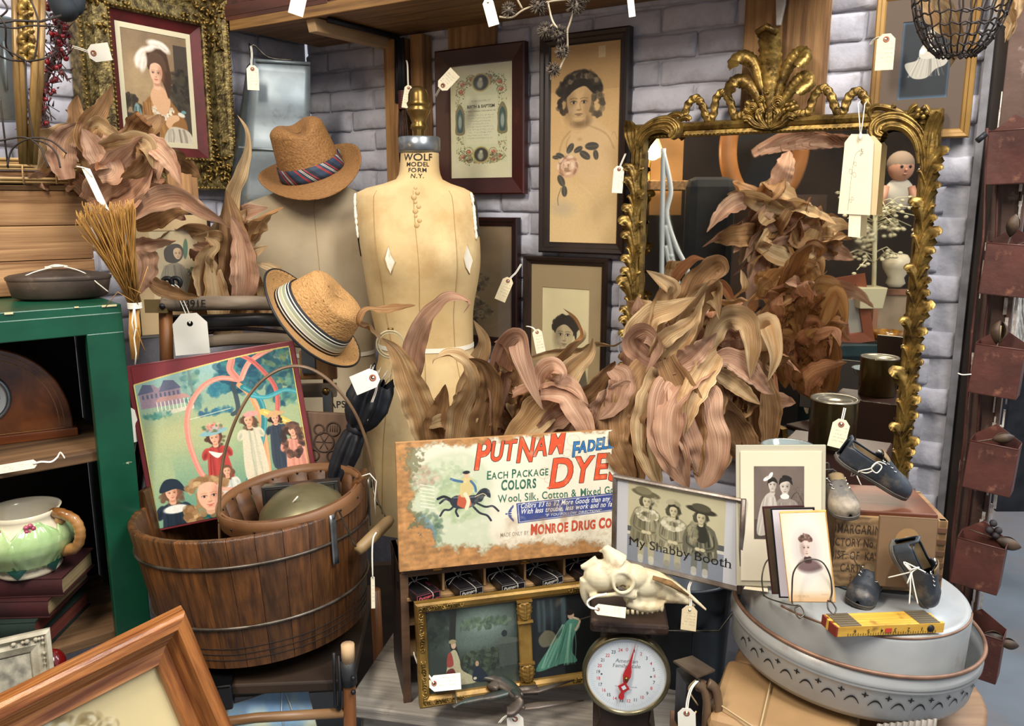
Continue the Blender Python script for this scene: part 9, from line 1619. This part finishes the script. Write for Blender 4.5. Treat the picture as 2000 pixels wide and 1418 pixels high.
for i in range(44):
 x=r.uniform(1480,1620);y=395+(x-1480)*.9+r.uniform(-50,60);a=r.choice((2.8,3.4,.3,4.4,1.2))+r.uniform(-.4,.4);l=r.uniform(70,130);b=r.uniform(-.6,.6)
 rleafs([(x+l*t*cos(a+b*t),y-l*t*sin(a+b*t)+30*t*t,YV-.15+r.uniform(-.1,.1)) for t in(0,.33,.66,1)],r.uniform(26,46),(r.uniform(-40,40),r.uniform(-80,100)),r.choice((1,1,2,0)))
for i in range(9):rleafs([(1470+i*14,300-i*3,YV),(1520+i*16,275,YV),(1580+i*14,262+i*2,YV),(1640+i*8,285,YV)],26,(0,60),1)
rbox('dark_coat','dark hanging coat shape seen in the left half of the mirror','coat',(1345,345,1430,600),YV+.0,.12,mat('dark_coat','15171a','24221f',scale=6,rough=.9),bevel=.05)
rbox('brown_shelf','brown wooden shelf seen behind the dark coat in the mirror','shelf',(1270,352,1470,372),YV+.3,.2,WOODX,bevel=.006)
rbox('plank_front','brown wooden cupboard front seen low in the mirror','cupboard',(1420,380,1600,600),YV+.6,.1,mat('cupboard_brown','4a3220','33220f',scale=4,rough=.6));rbox('leather_trunk','dark trunk seen in the lower middle of the mirror','trunk',(1320,620,1490,1000),YV+.2,.25,mat('dark_trunk','1c1812','2c251b',scale=5,rough=.6),bevel=.01)
WI=mat('white_iron','c3c8c8',rough=.5);T=rth('white_iron_lyre','white iron lyre-shaped ornament seen at the left of the mirror','ornament',P(1310,560,YV-.2));Y_=YV-.2
for L in([(1296,290,Y_),(1294,400,Y_),(1292,570,Y_)],[(1296,300,Y_),(1310,370,Y_),(1302,420,Y_),(1320,480,Y_),(1343,530,Y_),(1330,562,Y_),(1305,560,Y_)],[(1300,440,Y_),(1312,500,Y_),(1325,555,Y_)],[(1300,480,Y_),(1308,520,Y_),(1315,555,Y_)]):rpart(T,'scroll_bar',MB().tube(cat_spline([tuple(P(*q)) for q in L],6),.012,6),WI)
rpart(T,'beads',(lambda mb:[mb.ball(P(1311+3*sin(k),500+k*12,Y_),.016,8,6) for k in range(5)] and mb)(MB()),WI)
LW_=mat('warm_plaster','b98a52','a5763f',scale=4,rough=.8);T=rbox('wall_booth_left',None,None,(1180,120,1330,420),YV+.6,.05,LW_);T.o['kind']='structure'
T=rth('wall_booth',None,None,P(1500,600,5.4));T.o['kind']='structure';rpart(T,'panel',MB().box((P(1500,600,5.4).x,5.45,1.3),(3.4,.06,3.4)),BROWNW)
T=rth('glass_lamp','small glowing lamp with cream shade seen at the top left of the mirror','lamp',P(1275,300,YV+.45));c=P(1268,300,YV+.4);rpart(T,'shade',MB().lathe([(.05,.08),(.09,-.02)],24,Matrix.Translation(c)),mat('lamp_shade','f0d8a0',rough=.8));e=bpy.data.materials.new('lamp_bulb_glow');e.use_nodes=True;e.node_tree.nodes['Principled BSDF'].inputs['Emission Color'].default_value=(1,.75,.4,1);e.node_tree.nodes['Principled BSDF'].inputs['Emission Strength'].default_value=12;rpart(T,'bulb',MB().ball(c,.035,12,8),e);rpart(T,'stem',MB().tube([c-Vector((0,0,.03)),c-Vector((0,0,.5))],.01,8),BRASS)
l=bpy.data.lights.new('booth_lamp','POINT');l.energy=6;l.color=(1,.72,.4);l.shadow_soft_size=.04;lo=bpy.data.objects.new('booth_lamp',l);COL.objects.link(lo);lo.location=RM@(c+Vector((0,-.12,0)))
